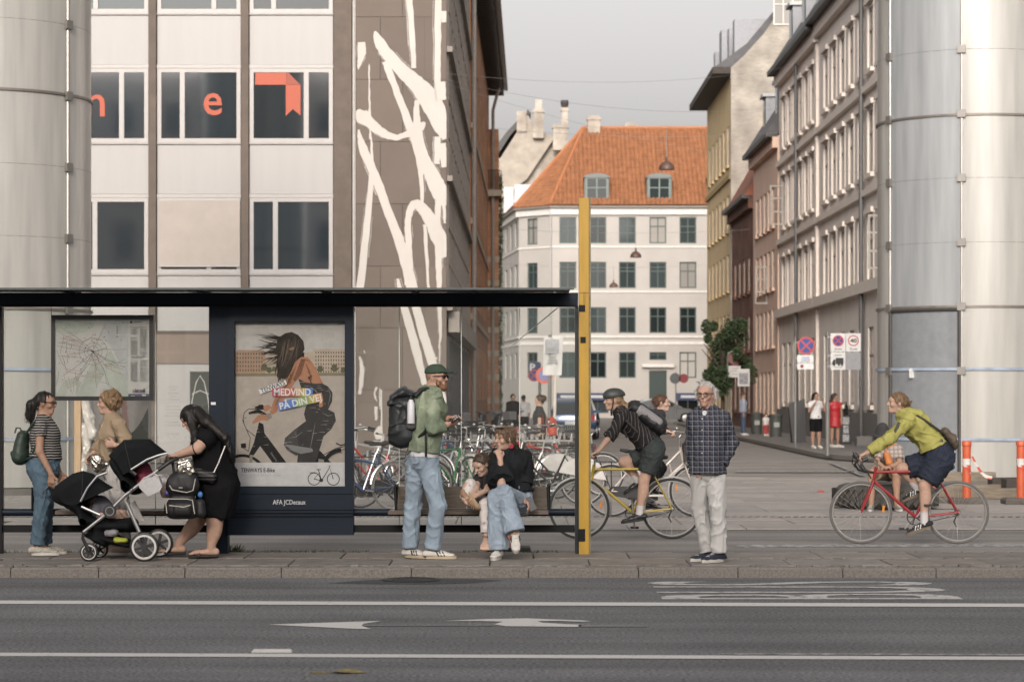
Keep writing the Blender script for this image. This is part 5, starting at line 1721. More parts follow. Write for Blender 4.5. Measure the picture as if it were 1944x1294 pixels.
for k in range(24):
 x0 = 350 + rs2.uniform(0, 110); y0 = 160 + rs2.uniform(0, 60)
 pline('win', [(x0, y0), (x0 - 10 + rs2.uniform(-8, 8), y0 + 60), (x0 - 30 + rs2.uniform(-20, 10), y0 + rs2.uniform(110, 170))], [1, 2.4, 1])
pline('ink', [(515, 412), (525, 430), (535, 455)], 5); pline('ink', [(512, 425), (540, 405)], 5)
pp('tag', [(585, 560), (606, 556), (604, 604), (583, 606)])
pp('foam', [(368, 840), (420, 845), (540, 865), (545, 885), (470, 900), (415, 880)])
# lettering blocks
def rot(x, y, cx_, cy_, a):
 return (cx_ + x * math.cos(a) - y * math.sin(a), cy_ + x * math.sin(a) + y * math.cos(a))
def block(name, x0, x1, h, cx_, cy_, a):
 pp(name, [rot(x0, -h, cx_, cy_, a), rot(x1, -h, cx_, cy_, a), rot(x1, h, cx_, cy_, a), rot(x0, h, cx_, cy_, a)], .0)
def letters(name, txt, size, cx_, cy_, a, bold=0, fit=None):
 t = text_mb(txt, 1.0, lambda x, y: (x, y, 0), bold=bold)
 xs = [v[0] for v in t.v]
 w = max(xs) - min(xs); mx = (max(xs) + min(xs)) / 2
 k = (fit / w) if fit else size
 pl[0] -= .0004
 pm.mi = PMAT[name]
 d = pl[0]
 pm.add([S(*ap(*rot((v[0] - mx) * k, -v[1] * size, cx_, cy_, a)), d) for v in t.v], t.f)
pl[0] -= .0006
block('white', -90, 90, 15, 292, 478, -.36)
letters('ink', 'TENWAYS', 36, 292, 478, -.36, .015, 160)
pl[0] -= .0004
for nm, a, b in (('pink', 288, 345), ('red', 345, 430), ('orange', 430, 465), ('yellow', 465, 500), ('blue', 500, 543)):
 block(nm, a - 415, b - 415, 26, 415, 511, 0)
letters('white', 'MEDVIND', 62, 415, 513, 0, .022, 232)
pl[0] -= .0004
for nm, a, b in (('blue', -142, -30), ('green', -30, 55), ('yellow', 55, 100), ('orange', 100, 142)):
 block(nm, a, b, 27, 466, 571, -.22)
letters('white', 'PÅ DIN VEJ', 60, 466, 574, -.22, .022, 268)
letters('metal', 'TENWAYS', 16, 296, 918, .98, .01, 68)
pp('paper', [(50, 955), (746, 953), (746, 1105), (50, 1102)])
letters('ink', 'TENWAYS E-Bike', 36, 198, 1003, 0, .022, 214)
letters('ghost', 'energised urban ride', 32, 215, 1032, 0, .0, 250)
letters('ghost', 'read more', 14, 128, 1090, 0, .0, 74)
pl[0] -= .0004
for c in ((552, 1057), (673, 1058)):
 parc('ink', c[0], c[1], 38, 38, 5)
pline('ink', [(552, 1057), (598, 1068), (650, 985), (673, 1058)], 6); pline('ink', [(598, 1068), (580, 1000)], 5); pline('ink', [(568, 998), (594, 998)], 5); pline('ink', [(650, 985), (645, 976), (656, 974)], 4)
parc('ink', 598, 1066, 8, 8, 6); pline('ink', [(522, 1018), (560, 1016)], 4); pline('ink', [(552, 1057), (585, 1018)], 3)
poster = pm.build('poster', PLIST, ad)
MB().box(sx(447), sx(656), YS - .096, YS - .092, sz(922), sz(610)).build('poster_cover', glassmat('poster_glass', (0.97, 0.975, 0.975), 0.01, 0.1, 0.004), ad)
t = text_mb('AFA JCDecaux', 1.0, lambda x, y: (x, y, 0), bold=.012)
xs = [v[0] for v in t.v]; k_ = (580.5 - 518) / (max(xs) - min(xs))
t.v = [S(549 + v[0] * k_, 953 - v[1] * 12.5, -.113) for v in t.v]
t.build('maker_lettering', mat('letter_grey', (0.45, 0.46, 0.47), 0.5), ad)
# yellow stop post
post = thing('bus_stop_post', (sx(1110), YS, 0.085), 'tall yellow bus stop post at the end of the shelter', 'post')
YEL = mat('post_yellow', (0.4, 0.235, 0.02), 0.5, var=0.14, scale=4, stretch=(4, 4, .6))
MB().box(sx(1098.5), sx(1117), YS - .14, YS + .02, 0.085, sz(378)).build('post_body', YEL, post)
MB().box(sx(1117.5), sx(1121), YS - .13, YS + .015, 0.085, sz(379)).build('post_edge', mat('post_edge_grey', (0.16, 0.14, 0.09), 0.5, var=.4, scale=12), post)
MB().box(sx(1098.4), sx(1117.2), YS - .142, YS - .02, sz(557) - .004, sz(557)).build('post_joint', BLACKM, post)
for (a, b, c, d) in ((1098, 1110, 580, 592), (1101, 1111, 640, 651), (1096, 1110, 1002, 1025)):
 MB().box(sx(a), sx(b), YS - .15, YS - .141, sz(d), sz(c)).build('post_bracket', BLACKM, post)
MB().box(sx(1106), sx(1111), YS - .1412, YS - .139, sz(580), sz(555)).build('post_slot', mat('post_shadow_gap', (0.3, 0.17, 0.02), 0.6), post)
# ================================================================ street furniture and signs
POLE = mat('galvanised_pole', (0.22, 0.215, 0.205), 0.5, 0.4, var=0.12, scale=3)
SREDM = mat('sign_red', (0.45, 0.05, 0.045), 0.45)
SBLUE = mat('sign_blue', (0.02, 0.05, 0.22), 0.45)
SWHITE = mat('sign_white_face', (0.62, 0.62, 0.61), 0.5)
SGREY = mat('sign_back_grey', (0.3, 0.3, 0.31), 0.5, 0.3)
SINK = mat('sign_ink', (0.02, 0.02, 0.02), 0.5)
def pole(root, x, Y, z1_, r=0.035, z0=0.1, name='pole'):
 return MB().tube([(x, Y, z0), (x, Y, z1_)], r, 10).build(name, POLE, root, smooth=True)
def dial(cx_, cy_, cz, R, n=32):
 return [(cx_ + R * math.cos(2 * PI * i / n), cy_, cz + R * math.sin(2 * PI * i / n)) for i in range(n)]
def nostop(root, x, Y, z, R, zone=False):
 """round blue face, red rim and red cross bars"""
 d = MB().prism(dial(x, Y, z, R), (0, .02, 0)).build('sign_disc', SREDM, root)
 MB().poly(dial(x, Y - .003, z, R * .8)).build('sign_face', SBLUE, d)
 b = MB()
 for k, a in enumerate((PI / 4, -PI / 4)):
  u = V(math.cos(a), 0, math.sin(a)); w = V(-math.sin(a), 0, math.cos(a))
  c = V(x, Y - .006 - .001 * k, z)
  b.quad(c - u * R * .8 - w * R * .085, c + u * R * .8 - w * R * .085, c + u * R * .8 + w * R * .085, c - u * R * .8 + w * R * .085)
 b.build('sign_cross', SREDM, d)
 return d
def plate(root, x0, x1, Y, z0, z1_, m=None, name='sign_plate'):
 return MB().box(x0, x1, Y, Y + .015, z0, z1_).build(name, m or SWHITE, root)
def textlines(parent, x0, x1, Y, zs, m, h=.03, frac=(.5, .9)):
 mb = MB()
 for z in zs:
  w = (x1 - x0) * random.uniform(*frac); c = (x0 + x1) / 2
  mb.quad((c - w / 2, Y, z - h / 2), (c + w / 2, Y, z - h / 2), (c + w / 2, Y, z + h / 2), (c - w / 2, Y, z + h / 2))
 return mb.build('sign_print', m, parent)
def signtext(parent, txt, cx_, Y, cz, fit, h, m, bold=.01):
 t = text_mb(txt, 1.0, lambda x, y: (x, 0, y), bold=bold)
 xs = [v[0] for v in t.v]; zs = [v[2] for v in t.v]
 kx = fit / (max(xs) - min(xs)); kz = h / (max(zs) - min(zs))
 mx = (max(xs) + min(xs)) / 2; mz = (max(zs) + min(zs)) / 2
 t.v = [(cx_ + (v[0] - mx) * kx, Y, cz + (v[2] - mz) * kz) for v in t.v]
 return t.build('sign_lettering', m, parent)
XY = lambda px, Y: (px - CX) / FPX * Y
ZY = lambda py, Y: CH - (py - HY) / FPX * Y
# round no-stopping sign on the right pavement
Y = 70.8
s1 = thing('no_stopping_sign', (XY(1510, Y), Y, .1), 'no stopping sign with two plates, on a pole left of the zone signs', 'sign')
pole(s1, XY(1510, Y), Y, ZY(640, Y))
nostop(s1, XY(1530, Y), Y - .06, ZY(656, Y), XY(1547, Y) - XY(1530, Y))
p1 = plate(s1, XY(1513, Y), XY(1544, Y), Y - .06, ZY(688, Y), ZY(674, Y)); textlines(p1, XY(1515, Y), XY(1542, Y), Y - .063, [ZY(678, Y), ZY(681.5, Y), ZY(685, Y)], mat('sign_pale_blue_ink', (0.25, 0.3, 0.42), .6))
p2 = plate(s1, XY(1513, Y), XY(1544, Y), Y - .06, ZY(701, Y), ZY(689, Y)); MB().poly(dial(XY(1522, Y), Y - .063, ZY(695, Y), .05)).build('sign_print', mat('sign_dark_red', (.2, .02, .03), .5), p2)
for py in (650, 680, 694):
 MB().box(XY(1510, Y), XY(1516, Y), Y - .05, Y - .02, ZY(py, Y) - .02, ZY(py, Y) + .02).build('sign_clamp', SGREY, s1)
# zone sign board
Y = 60.5
s2 = thing('zone_sign', (XY(1571, Y), Y, .1), 'board of zone signs with a 40 limit and a lorry plate on a tall pole', 'sign')
pole(s2, XY(1571, Y), Y, ZY(630, Y), .032)
pole(s2, XY(1571, Y), Y, ZY(763, Y), .055, name='pole_sleeve')
q1 = plate(s2, XY(1576.5, Y), XY(1604.5, Y), Y - .05, ZY(667, Y), ZY(632.5, Y)); nostop(s2, XY(1590.5, Y), Y - .075, ZY(646.5, Y), XY(1601, Y) - XY(1590.5, Y)); signtext(q1, 'Zone', XY(1590.5, Y), Y - .053, ZY(662, Y), .19, .06, SINK)
q2 = plate(s2, XY(1605.5, Y), XY(1633.5, Y), Y - .05, ZY(667, Y), ZY(632.5, Y))
MB().poly(dial(XY(1619.5, Y), Y - .053, ZY(646.5, Y), XY(1630, Y) - XY(1619.5, Y))).build('sign_ring', SREDM, q2); MB().poly(dial(XY(1619.5, Y), Y - .056, ZY(646.5, Y), (XY(1630, Y) - XY(1619.5, Y)) * .8)).build('sign_face', SWHITE, q2)
signtext(q2, '40', XY(1619.5, Y), Y - .06, ZY(646.5, Y), .17, .1, SINK, .03); signtext(q2, 'Zone', XY(1619.5, Y), Y - .053, ZY(662, Y), .19, .06, SINK)
q3 = plate(s2, XY(1576.5, Y), XY(1604.5, Y), Y - .05, ZY(701.5, Y), ZY(668.5, Y)); textlines(q3, XY(1578, Y), XY(1603, Y), Y - .053, [ZY(674, Y), ZY(697, Y)], mat('sign_mid_grey', (.3, .3, .3), .6), .025)
lo = MB(); fn = lambda x, y: (XY(x, Y), Y - .054, ZY(y, Y))
lo.poly([(1586, 691), (1601, 691), (1601, 679), (1586, 679)], fn); lo.poly([(1579, 692), (1585.5, 692), (1585.5, 682), (1582, 682), (1580, 686), (1579, 687)], fn)
for px in (1583, 1592, 1598):
 lo.poly([(px + 2.2 * math.cos(-t), 692.5 + 2.2 * math.sin(-t)) for t in [i * 2 * PI / 10 for i in range(10)]], lambda x, y: (XY(x, Y), Y - .056, ZY(y, Y)))
lo.build('sign_lorry', SINK, q3)
plate(s2, XY(1605.5, Y), XY(1633.5, Y), Y - .045, ZY(701.5, Y), ZY(668.5, Y), mat('blank_grey_plate', (.27, .27, .28), .5))
for py in (640, 675, 695):
 MB().box(XY(1571, Y), XY(1600, Y), Y - .034, Y - .02, ZY(py, Y) - .02, ZY(py, Y) + .02).build('sign_rail', SGREY, s2)
# faded sign by the tree
Y = 97.0
s3 = thing('faded_sign', (XY(1382, Y), Y, .1), 'faded round sign with white plate beside the tree, on an arched pole', 'sign')
MB().tube([(XY(1381.5, Y), Y, .1), (XY(1381.5, Y), Y, ZY(680, Y)), (XY(1383, Y), Y, ZY(670, Y)), (XY(1389, Y), Y, ZY(667, Y)), (XY(1395, Y), Y, ZY(667, Y))], .035, 8).build('pole', POLE, s3, smooth=True)
d = MB().prism(dial(XY(1395, Y), Y - .06, ZY(681, Y), .26), (0, .02, 0)).build('sign_disc', mat('faded_red', (.22, .06, .05), .6), s3)
MB().poly(dial(XY(1395, Y), Y - .064, ZY(681, Y), .19)).build('sign_face', mat('faded_brown', (.14, .09, .08), .6), d)
pt_ = plate(s3, XY(1383, Y), XY(1406, Y), Y - .06, ZY(716, Y), ZY(694, Y), mat('faded_plate', (.5, .49, .48), .6)); textlines(pt_, XY(1384, Y), XY(1405, Y), Y - .064, [ZY(699, Y), ZY(704, Y), ZY(710, Y)], MATS['sign_mid_grey'], .03)
s4 = thing('notice_sign', (XY(1414, 94), 94, .1), 'small square white notice board next to the faded round sign', 'sign')
pole(s4, XY(1414, 94), 94, ZY(702, 94), .03)
nb = plate(s4, XY(1400, 94), XY(1423, 94), 93.94, ZY(733, 94), ZY(700, 94), mat('faded_plate', (.5, .49, .48), .6)); plate(nb, XY(1403, 94), XY(1420, 94), 93.92, ZY(729, 94), ZY(708, 94), mat('notice_picture', (.22, .22, .24), .6, var=.5, scale=9), 'sign_print')
# the small far pair in front of the white house
Y = 125.0
s5 = thing('round_sign', (XY(1283, Y), Y, 0), 'pole with the grey back of one round sign and a dark red one', 'sign')
pole(s5, XY(1283, Y), Y, ZY(706, Y), .03, 0)
MB().prism(dial(XY(1281.5, Y), Y - .05, ZY(718, Y), .28), (0, .02, 0)).build('sign_back', mat('sign_back_dark', (.09, .1, .105), .6), s5); MB().prism(dial(XY(1298, Y), Y - .05, ZY(718, Y), .24), (0, .02, 0)).build('sign_disc', mat('sign_dark_red', (.2, .02, .03)), s5)
# parking sign, no-stopping pair and banner seen through the shelter
Y = 84.0
s6 = thing('parking_sign', (XY(1024, Y), Y, 0), 'blue parking sign above a round no stopping sign, seen through the shelter', 'sign')
pole(s6, XY(1024.5, Y), Y, ZY(690, Y), .05, 0)
pk = plate(s6, XY(1003, Y), XY(1026, Y), Y - .07, ZY(707, Y), ZY(687, Y), mat('parking_navy', (.02, .035, .11), .5)); signtext(pk, 'P', XY(1011, Y), Y - .075, ZY(697, Y), .19, .27, SWHITE, .04)
nostop(s6, XY(1014, Y), Y - .1, ZY(712.5, Y), .21)
s7 = thing('no_stopping_sign', (XY(1043, 72), 72, 0), 'bright red rimmed no stopping sign half hidden by the white banner', 'sign')
pole(s7, XY(1043.5, 72), 72, ZY(700, 72), .04, 0)
d = MB().prism(dial(XY(1033, 72), 71.92, ZY(712, 72), .25), (0, .02, 0)).build('sign_disc', mat('sign_bright_red', (.62, .12, .07), .5), s7); MB().poly(dial(XY(1033, 72), 71.915, ZY(712, 72), .17)).build('sign_face', mat('sign_faded_blue', (.2, .2, .4), .5), d)
Y = 56.0
s8 = thing('banner_stand', (XY(1048, Y), Y, 0), 'white printed banner on two slanted poles behind the shelter', 'banner')
MB().tube([(XY(1042, Y), Y, 0), (XY(1044, Y), Y, ZY(635, Y))], .04, 8).build('banner_pole', POLE, s8); MB().tube([(XY(1051, Y), Y, 0), (XY(1056, Y), Y, ZY(640, Y))], .035, 8).build('banner_pole', mat('cream_pole', (.55, .5, .44), .6), s8)
bn = MB(); n = 8
vs = [(XY(1030 + 36 * i / n + (1 - j / n) * 3, Y), Y - .06 - .03 * math.sin(i * 1.1 + j * .5), ZY(640 + 72 * j / n, Y)) for j in range(n + 1) for i in range(n + 1)]
bn.add(vs, [(j * (n + 1) + i, (j + 1) * (n + 1) + i, (j + 1) * (n + 1) + i + 1, j * (n + 1) + i + 1) for j in range(n) for i in range(n)])
bo = bn.build('banner_cloth', mat('banner_white', (.56, .55, .53), .8, var=.05), s8, smooth=True)
MB().poly([(1035, 671), (1061, 671), (1061, 644), (1035, 644)], lambda x, y: (XY(x, Y), Y - .11, ZY(y, Y))).build('banner_picture', mat('banner_grey', (.33, .33, .34), .7, var=.4, scale=5), bo)
textlines(bo, XY(1037, Y), XY(1060, Y), Y - .11, [ZY(y, Y) for y in (675, 679, 683, 686, 689)], mat('sign_mid_grey', (.3, .3, .3)), .03)
# pavement clutter along the right-hand houses
bx = thing('utility_cabinet', (XY(1605, 74), 74, .1), 'black cabinet covered in white stickers beside the woman in red', 'cabinet')
MB().box(XY(1595, 74), XY(1617, 74), 74, 74.5, .1, ZY(787, 74), ch=.02).build('cabinet_body', mat('cabinet_black', (.02, .02, .022), .5), bx)
for k, (a, b, c, e) in enumerate(((1600, 1612, 791, 805), (1601, 1611, 807, 822), (1600, 1612, 824, 838))):
 MB().box(XY(a, 74), XY(b, 74), 73.985, 73.999, ZY(e, 74), ZY(c, 74)).build('sticker', mat('cabinet_sticker', (.33, .33, .33), .7, var=.7, scale=14), bx)
MB().lathe([(.06, 0), (.06, .25), (.02, .32), (.02, .4)], (XY(1608, 74), 74.2, ZY(787, 74)), 10).build('bottle', mat('dark_glass_bottle', (.01, .012, .01), .2), bx)
o = MB().box(XY(1627, 72), XY(1656, 72), 72, 72.5, .1, ZY(828, 72), ch=.02).build('stone_step', mat('grey_plinth', (.2, .19, .18), .9), origin=V(XY(1640, 72), 72, .1)); tag(o, 'low grey stone block on the right pavement by the glass tower', 'step')
ab = thing('sandwich_board', (XY(1513, 77), 77, .1), 'dark folding board leaning open by the cream house wall', 'sandwich board')
for s_, nm in ((1, 'front_leaf'), (-1, 'rear_leaf')):
 MB().prism([(XY(1497, 77), 77 - s_ * .02, ZY(765, 77)), (XY(1528, 77), 77 - s_ * .02, ZY(757, 77)), (XY(1528, 77), 77 - s_ * .3, .1), (XY(1503, 77), 77 - s_ * .3, .1)], (0, .03, 0)).build(nm, mat('board_black', (.015, .015, .016), .6), ab)
for k, (px, w) in enumerate(((1473, 12), (1436, 11))):
 b = thing('litter_bin', (XY(px, 88 + k * 6), 88 + k * 6, .1), ['dark litter bin with a pale label right of the child', 'dark litter bin left of the child by the pink house'][k], 'litter bin')
 Yb = 88 + k * 6
 MB().lathe([(0, 0), (.2, 0), (.23, .7), (.25, .72), (.25, .8), (.05, .84), (0, .84)], (XY(px, Yb), Yb, .1), 16).build('bin_body', mat('bin_grey', (.06, .065, .06), .6), b, smooth=True)
 MB().box(XY(px, Yb) - .1, XY(px, Yb) + .1, Yb - .26, Yb - .235, .45, .62).build('bin_label', mat('bin_label_grey', (.3, .32, .3), .6), b)
# street lamps hung over the street on wires
def hanging_lamp(px, py, wpx, Y, label, cab):
 x, z = XY(px, Y), ZY(py, Y)
 r = wpx / 2 / FPX * Y
 root = thing('hanging_lamp', (x, Y, z), label, 'street lamp', 'pendant lamps over the street')
 MB().lathe([(r, -.02), (r, .06), (r * .92, r * .5), (r * .6, r * .85), (r * .3, r * 1.0), (r * .16, r * 1.1), (r * .16, r * 1.6), (0, r * 1.65)], (x, Y, z), 24).build('lamp_shade', mat('lamp_brown', (.14, .085, .07), .5, .1), root, smooth=True)
 MB().lathe([(0, .0), (r * .9, .0)], (x, Y, z - .015), 20).build('lamp_lens', mat('lamp_lens', (.25, .22, .2), .4), root)
 MB().tube([(x, Y, z + r * 1.6), (x, Y, ZY(cab, Y))], .012, 5).build('lamp_stem', mat('dark_cable', (.3, .29, .29), .5), root)
hanging_lamp(1265.5, 321, 29, 82, 'large red brown pendant lamp hanging before the orange roof', 248)
hanging_lamp(1207, 488, 21, 112, 'middle sized dark pendant lamp hanging before the white house', 438)
hanging_lamp(1165, 545, 17, 140, 'smallest dark pendant lamp, lowest before the white house', 504)
def cable(name, a, b, sag, r, label):
 r *= .6
 a, b = V(a), V(b)
 pts = [a + (b - a) * t - V(0, 0, sag * 4 * t * (1 - t)) for t in [i / 12 for i in range(13)]]
 o = MB().tube(pts, r, 4).build(name, mat('dark_cable', (.3, .29, .29), .5), origin=a)
 tag(o, label, 'cable')
def pp3(px, py, Y): return P(px, py, Y)
cable('overhead_cable', pp3(905, 240, 82), pp3(1500, 250, 82), .25, .008, 'thin overhead wire carrying the largest pendant lamp')
cable('overhead_cable', pp3(925, 432, 112), pp3(1420, 436, 112), .2, .01, 'thin overhead wire carrying the middle pendant lamp')
cable('overhead_cable', pp3(945, 500, 140), pp3(1342, 503, 139), .2, .012, 'thin overhead wire carrying the smallest pendant lamp')
cable('overhead_cable', pp3(850, 140, 61), pp3(1600, 105, 80), .5, .006, 'highest thin wire crossing the sky')
cable('overhead_cable', pp3(850, 152, 61), pp3(1555, 190, 87), .6, .006, 'second thin wire crossing the sky below the highest')
cable('overhead_cable', pp3(850, 160, 61), pp3(1668, 330, 73), .4, .006, 'slanting wire running down to the stuccoed houses')
# ================================================================ orange posts, tape, tyre, timbers at the right
ORP = mat('bollard_orange', (.5, .1, .04), .45, var=.1)
REFL = mat('bollard_reflector', (.55, .54, .52), .4)
TAPE = stripes('red_white_tape', (.55, .54, .52), (.5, .08, .06), .16, 'Z', .5, .5, noise=.05)
def bollard(px, py0, py1, Y, label, tape=True):
 x = XY(px, Y); z1_ = ZY(py0, Y)
 root = thing('traffic_post', (x, Y, .015), label, 'traffic post', 'orange traffic posts by the glass tower')
 r = .062
 MB().lathe([(r, .1), (r, z1_ - .08), (r * 1.15, z1_ - .07), (r * 1.15, z1_ - .02), (r * .9, z1_), (0, z1_)], (x, Y, 0), 20).build('post_tube', ORP, root, smooth=True)
 h = z1_
 MB().lathe([(r + .002, h * .62), (r + .002, h * .72)], (x, Y, 0), 20).build('reflector_band', REFL, root, smooth=True)
 MB().box(x - .26, x + .26, Y - .2, Y + .2, .015, .1, ch=.03).build('post_base', mat('rubber_base', (.1, .09, .08), .9, var=.3), root)
 if tape:
  t = MB()
  pts = [V(x + r * 1.05 * math.cos(a * 1.6 - 1), Y + r * 1.05 * math.sin(a * 1.6 - 1) - .0, h * .92 - a * .1) for a in [i * .25 for i in range(22)]]
  for a, b in zip(pts, pts[1:]):
   t.quad(a, b, b + V(0, 0, .055), a + V(0, 0, .055))
  pts = [V(x + .06 + .3 * u, Y - .05, h * .75 - .32 * u - .1 * math.sin(u * 3)) for u in [i / 9 for i in range(10)]]
  for a, b in zip(pts, pts[1:]):
   t.quad(a, b, b + V(0.01, .02, .05), a + V(0.01, .02, .05))
  t.build('barrier_tape', TAPE, root)
bollard(1835, 836, 965, 35.5, 'orange post wrapped in fluttering red and white tape, behind the rear wheel')
bollard(1938, 836, 968, 35.5, 'orange post at the right edge of the picture')
bollard(1774, 860, 970, 35.8, 'short orange post mostly hidden behind the red bicycle', False)
# tractor tyre lying flat, used as a seat
ty = thing('tractor_tyre', (XY(1693, 33.6), 34.2, .015), 'big black tractor tyre lying flat, used as a seat', 'tyre')
RUB = mat('tyre_rubber', (.055, .05, .044), .75, var=.35, scale=9)
tc_ = (XY(1693, 33.6), 34.2, 0)
MB().lathe([(.42, .06), (.52, .0), (.62, .01), (.69, .06), (.73, .13), (.735, .2), (.71, .27), (.65, .33), (.56, .36), (.46, .33), (.42, .2), (.42, .06)], tc_, 40).build('tyre_body', RUB, ty, smooth=True)
for k in range(40):
 a = k * 2 * PI / 40
 for s_ in (0, 1):
  d = V(math.cos(a + s_ * .12), math.sin(a + s_ * .12), 0); t = V(-d.y, d.x, 0)
  z0, z1_ = (.07, .16) if s_ == 0 else (.18, .27)
  MB().obox(V(tc_) + d * .728 + V(0, 0, (z0 + z1_) / 2), d * .02, t * .02 + V(0, 0, .02 * (1 if s_ else -1)), V(0, 0, (z1_ - z0) / 2) + t * .04).build('tread_lug', RUB, ty)
WOODM = mat('weathered_timber', (.2, .165, .125), .85, var=.35, scale=4, stretch=(1, 6, 6))
for k, (a, b, py, Y, th, lb) in enumerate(((1700, 1960, 930, 38.5, .16, 'upper weathered timber beam stacked at the foot of the glass tower'), (1690, 1970, 952, 37.2, .15, 'lower weathered timber beam lying before the stacked one'), (1705, 1890, 905, 40.0, .14, 'rearmost timber beam against the glass tower'))):
 z = ZY(py, Y)
 zb = max(.012, z - th / 2)
 o = MB().bar((XY(a, Y), Y, zb + th / 2), (XY(b, Y), Y + .1, zb + th / 2 + .01), .22, th).build('timber_beam', WOODM, origin=V(XY(a, Y), Y, zb)); tag(o, lb, 'timber')
for k, (px, Y, lb) in enumerate(((1898, 39.3, 'small dark timber block propping the beams near the right edge'), (1925, 38.0, 'small dark timber block at the right end of the beams'), (1716, 38.3, 'small dark timber block at the left end of the beams'))):
 o = MB().box(XY(px, Y) - .14, XY(px, Y) + .14, Y - .12, Y + .3, .012, .26 + .03 * k, ch=.01).build('timber_block', mat('dark_timber', (.05, .042, .036)), origin=V(XY(px, Y), Y, .012)); tag(o, lb, 'timber')
g = G(641, 936, 0)
o = MB().box(0, .1, 0, .06, .0, .04, ch=.015)
g = V(XY(1553, 39.5), 39.5, .012)
o.v = [(v[0] + g.x, v[1] + g.y, v[2] + g.z) for v in o.v]
tag(o.build('crushed_can', mat('crushed_red', (.3, .06, .05), .5), origin=g), 'small crushed red can lying on the plaza', 'litter')
# orange cone base behind the seated woman
cn = thing('traffic_cone', (XY(964, 25.0), 25.0, 0), 'orange traffic cone on a black base behind the seated woman', 'traffic cone')
MB().lathe([(.14, .04), (.13, .06), (.075, .3), (.06, .3), (0, .3)], (XY(963, 25.0), 25.0, 0), 18).build('cone_body', ORP, cn, smooth=True)
MB().box(XY(963, 25.0) - .22, XY(963, 25.0) + .24, 24.8, 25.2, 0, .04, ch=.012).build('cone_base', mat('cone_rubber', (.03, .03, .03), .8), cn)
# things behind the shelter at the left: timber post in plastic, pale draped cloth, weeds
wp = thing('wrapped_post', (XY(150, 36), 36, 0), 'raw timber post loosely wrapped in plastic, left behind the shelter', 'post')
MB().box(XY(141, 36), XY(153, 36), 36, 36.1, 0, ZY(640, 36)).build('timber', mat('fresh_timber', (.42, .29, .17), .7, var=.15, scale=3, stretch=(8, 8, 1)), wp)
sd = SDF()
for k in range(7):
 sd.bone(P(158 + random.uniform(-4, 6), 650 + k * 32, 36.1), P(162 + random.uniform(-6, 12), 690 + k * 34, 36.1), .05, .06 + .01 * (k > 3), .05)
sd.build('plastic_wrap', mat('milky_plastic', (.5, .47, .43), .25, var=.1, scale=6, spec=.7), wp, .018, .02, 40, (1, 1, .5))
cl = thing('draped_cloth', (XY(230, 48), 48, 0), 'pale pink and white cloth canopy draped behind the curly haired woman', 'cloth')
mb = MB()
N = 16
f_ = lambda u, v: P(160 + 125 * u, 748 + 8 * math.sin(u * 9) + v * (88 * math.sin(PI * min(1, .15 + .85 * u)) + 12), 48 + .5 * v + .12 * math.sin(14 * u))
mb.add([f_(i / N, j / N) for j in range(N + 1) for i in range(N + 1)], [(j * (N + 1) + i, (j + 1) * (N + 1) + i, (j + 1) * (N + 1) + i + 1, j * (N + 1) + i + 1) for j in range(N) for i in range(N)])
mb.build('canopy_cloth', stripes('canopy_stripe', (.56, .53, .5), (.5, .34, .32), .8, 'X', .18, .8, noise=.1), cl, smooth=True, sharp=0)
for px in (162, 284):
 MB().tube([P(px, 748, 48), V(P(px, 748, 48).x, 48, 0)], .03, 8).build('canopy_pole', POLE, cl)
# pale steel box among the bicycles
o = thing('steel_pillar', (XY(902, 38), 38, .01), 'pale steel pillar standing among the parked bicycles', 'pillar')
MB().box(XY(890, 38), XY(918, 38), 38, 38.3, .01, ZY(862, 38), ch=.02).build('pillar_body', mat('pale_steel', (.5, .47, .43), .35, .4), o)
MB().box(XY(893, 38), XY(896, 38), 37.97, 37.999, .1, ZY(866, 38)).build('pillar_trim', mat('cream_pole', (.55, .5, .44)), o)
# ================================================================ tree on the right pavement
def leafy(root, c, rx, ry, rz, n, m, size=.11, name='crown', seed=1):
 r = random.Random(seed)
 mb = MB()
 cl_ = [(max(-.85, min(.85, r.gauss(0, .5))), max(-.85, min(.85, r.gauss(0, .5))), max(-.8, min(.8, r.gauss(0, .5))), r.uniform(.13, .3)) for _ in range(38)]
 for i in range(n):
  q = cl_[i % len(cl_)]
  while True:
   d = V(r.gauss(0, 1), r.gauss(0, 1), r.gauss(0, 1))
   if d.length > .01: break
  d = d.normalized() * q[3] * (r.random() ** .4)
  p = V(c) + V((q[0] + d.x) * rx, (q[1] + d.y) * ry, (q[2] + d.z) * rz)
  s_ = size * r.uniform(.6, 1.3)
  a = V(r.uniform(-1, 1), r.uniform(-1, 1), r.uniform(-.6, .6)).normalized()
  b = a.cross(V(r.uniform(-1, 1), r.uniform(-1, 1), r.uniform(-1, 1)))
  if b.length < .05: continue
  b.normalize()
  mb.add([p - a * s_, p + b * s_ * .45, p + a * s_, p - b * s_ * .45], [(0, 1, 2, 3)])
 return mb.build(name, m, root)
LEAF = mat('leaf_green', (.05, .08, .035), .6, var=.45, scale=3)
tr_ = thing('street_tree', (XY(1375, 96), 97, .1), 'small dark green bushy tree in front of the ochre house', 'tree')
tb = XY(1372, 97)
tk = MB().tube([(tb, 97.5, .1), (tb + .05, 97.5, 1.4), (tb - .03, 97.5, 2.4), (tb + .1, 97.4, 3.6)], [.11, .09, .07, .03], 9)
for k in range(7):
 a = k * .9
 tk.tube([(tb, 97.5, 1.6 + k * .22), (tb + .5 * math.cos(a), 97.5 + .5 * math.sin(a), 2.3 + k * .25), (tb + .85 * math.cos(a), 97.5 + .8 * math.sin(a), 2.8 + k * .22)], [.045, .03, .012], 6)
tk.build('trunk', mat('bark', (.07, .055, .045), .9, var=.3, scale=12), tr_, smooth=True)
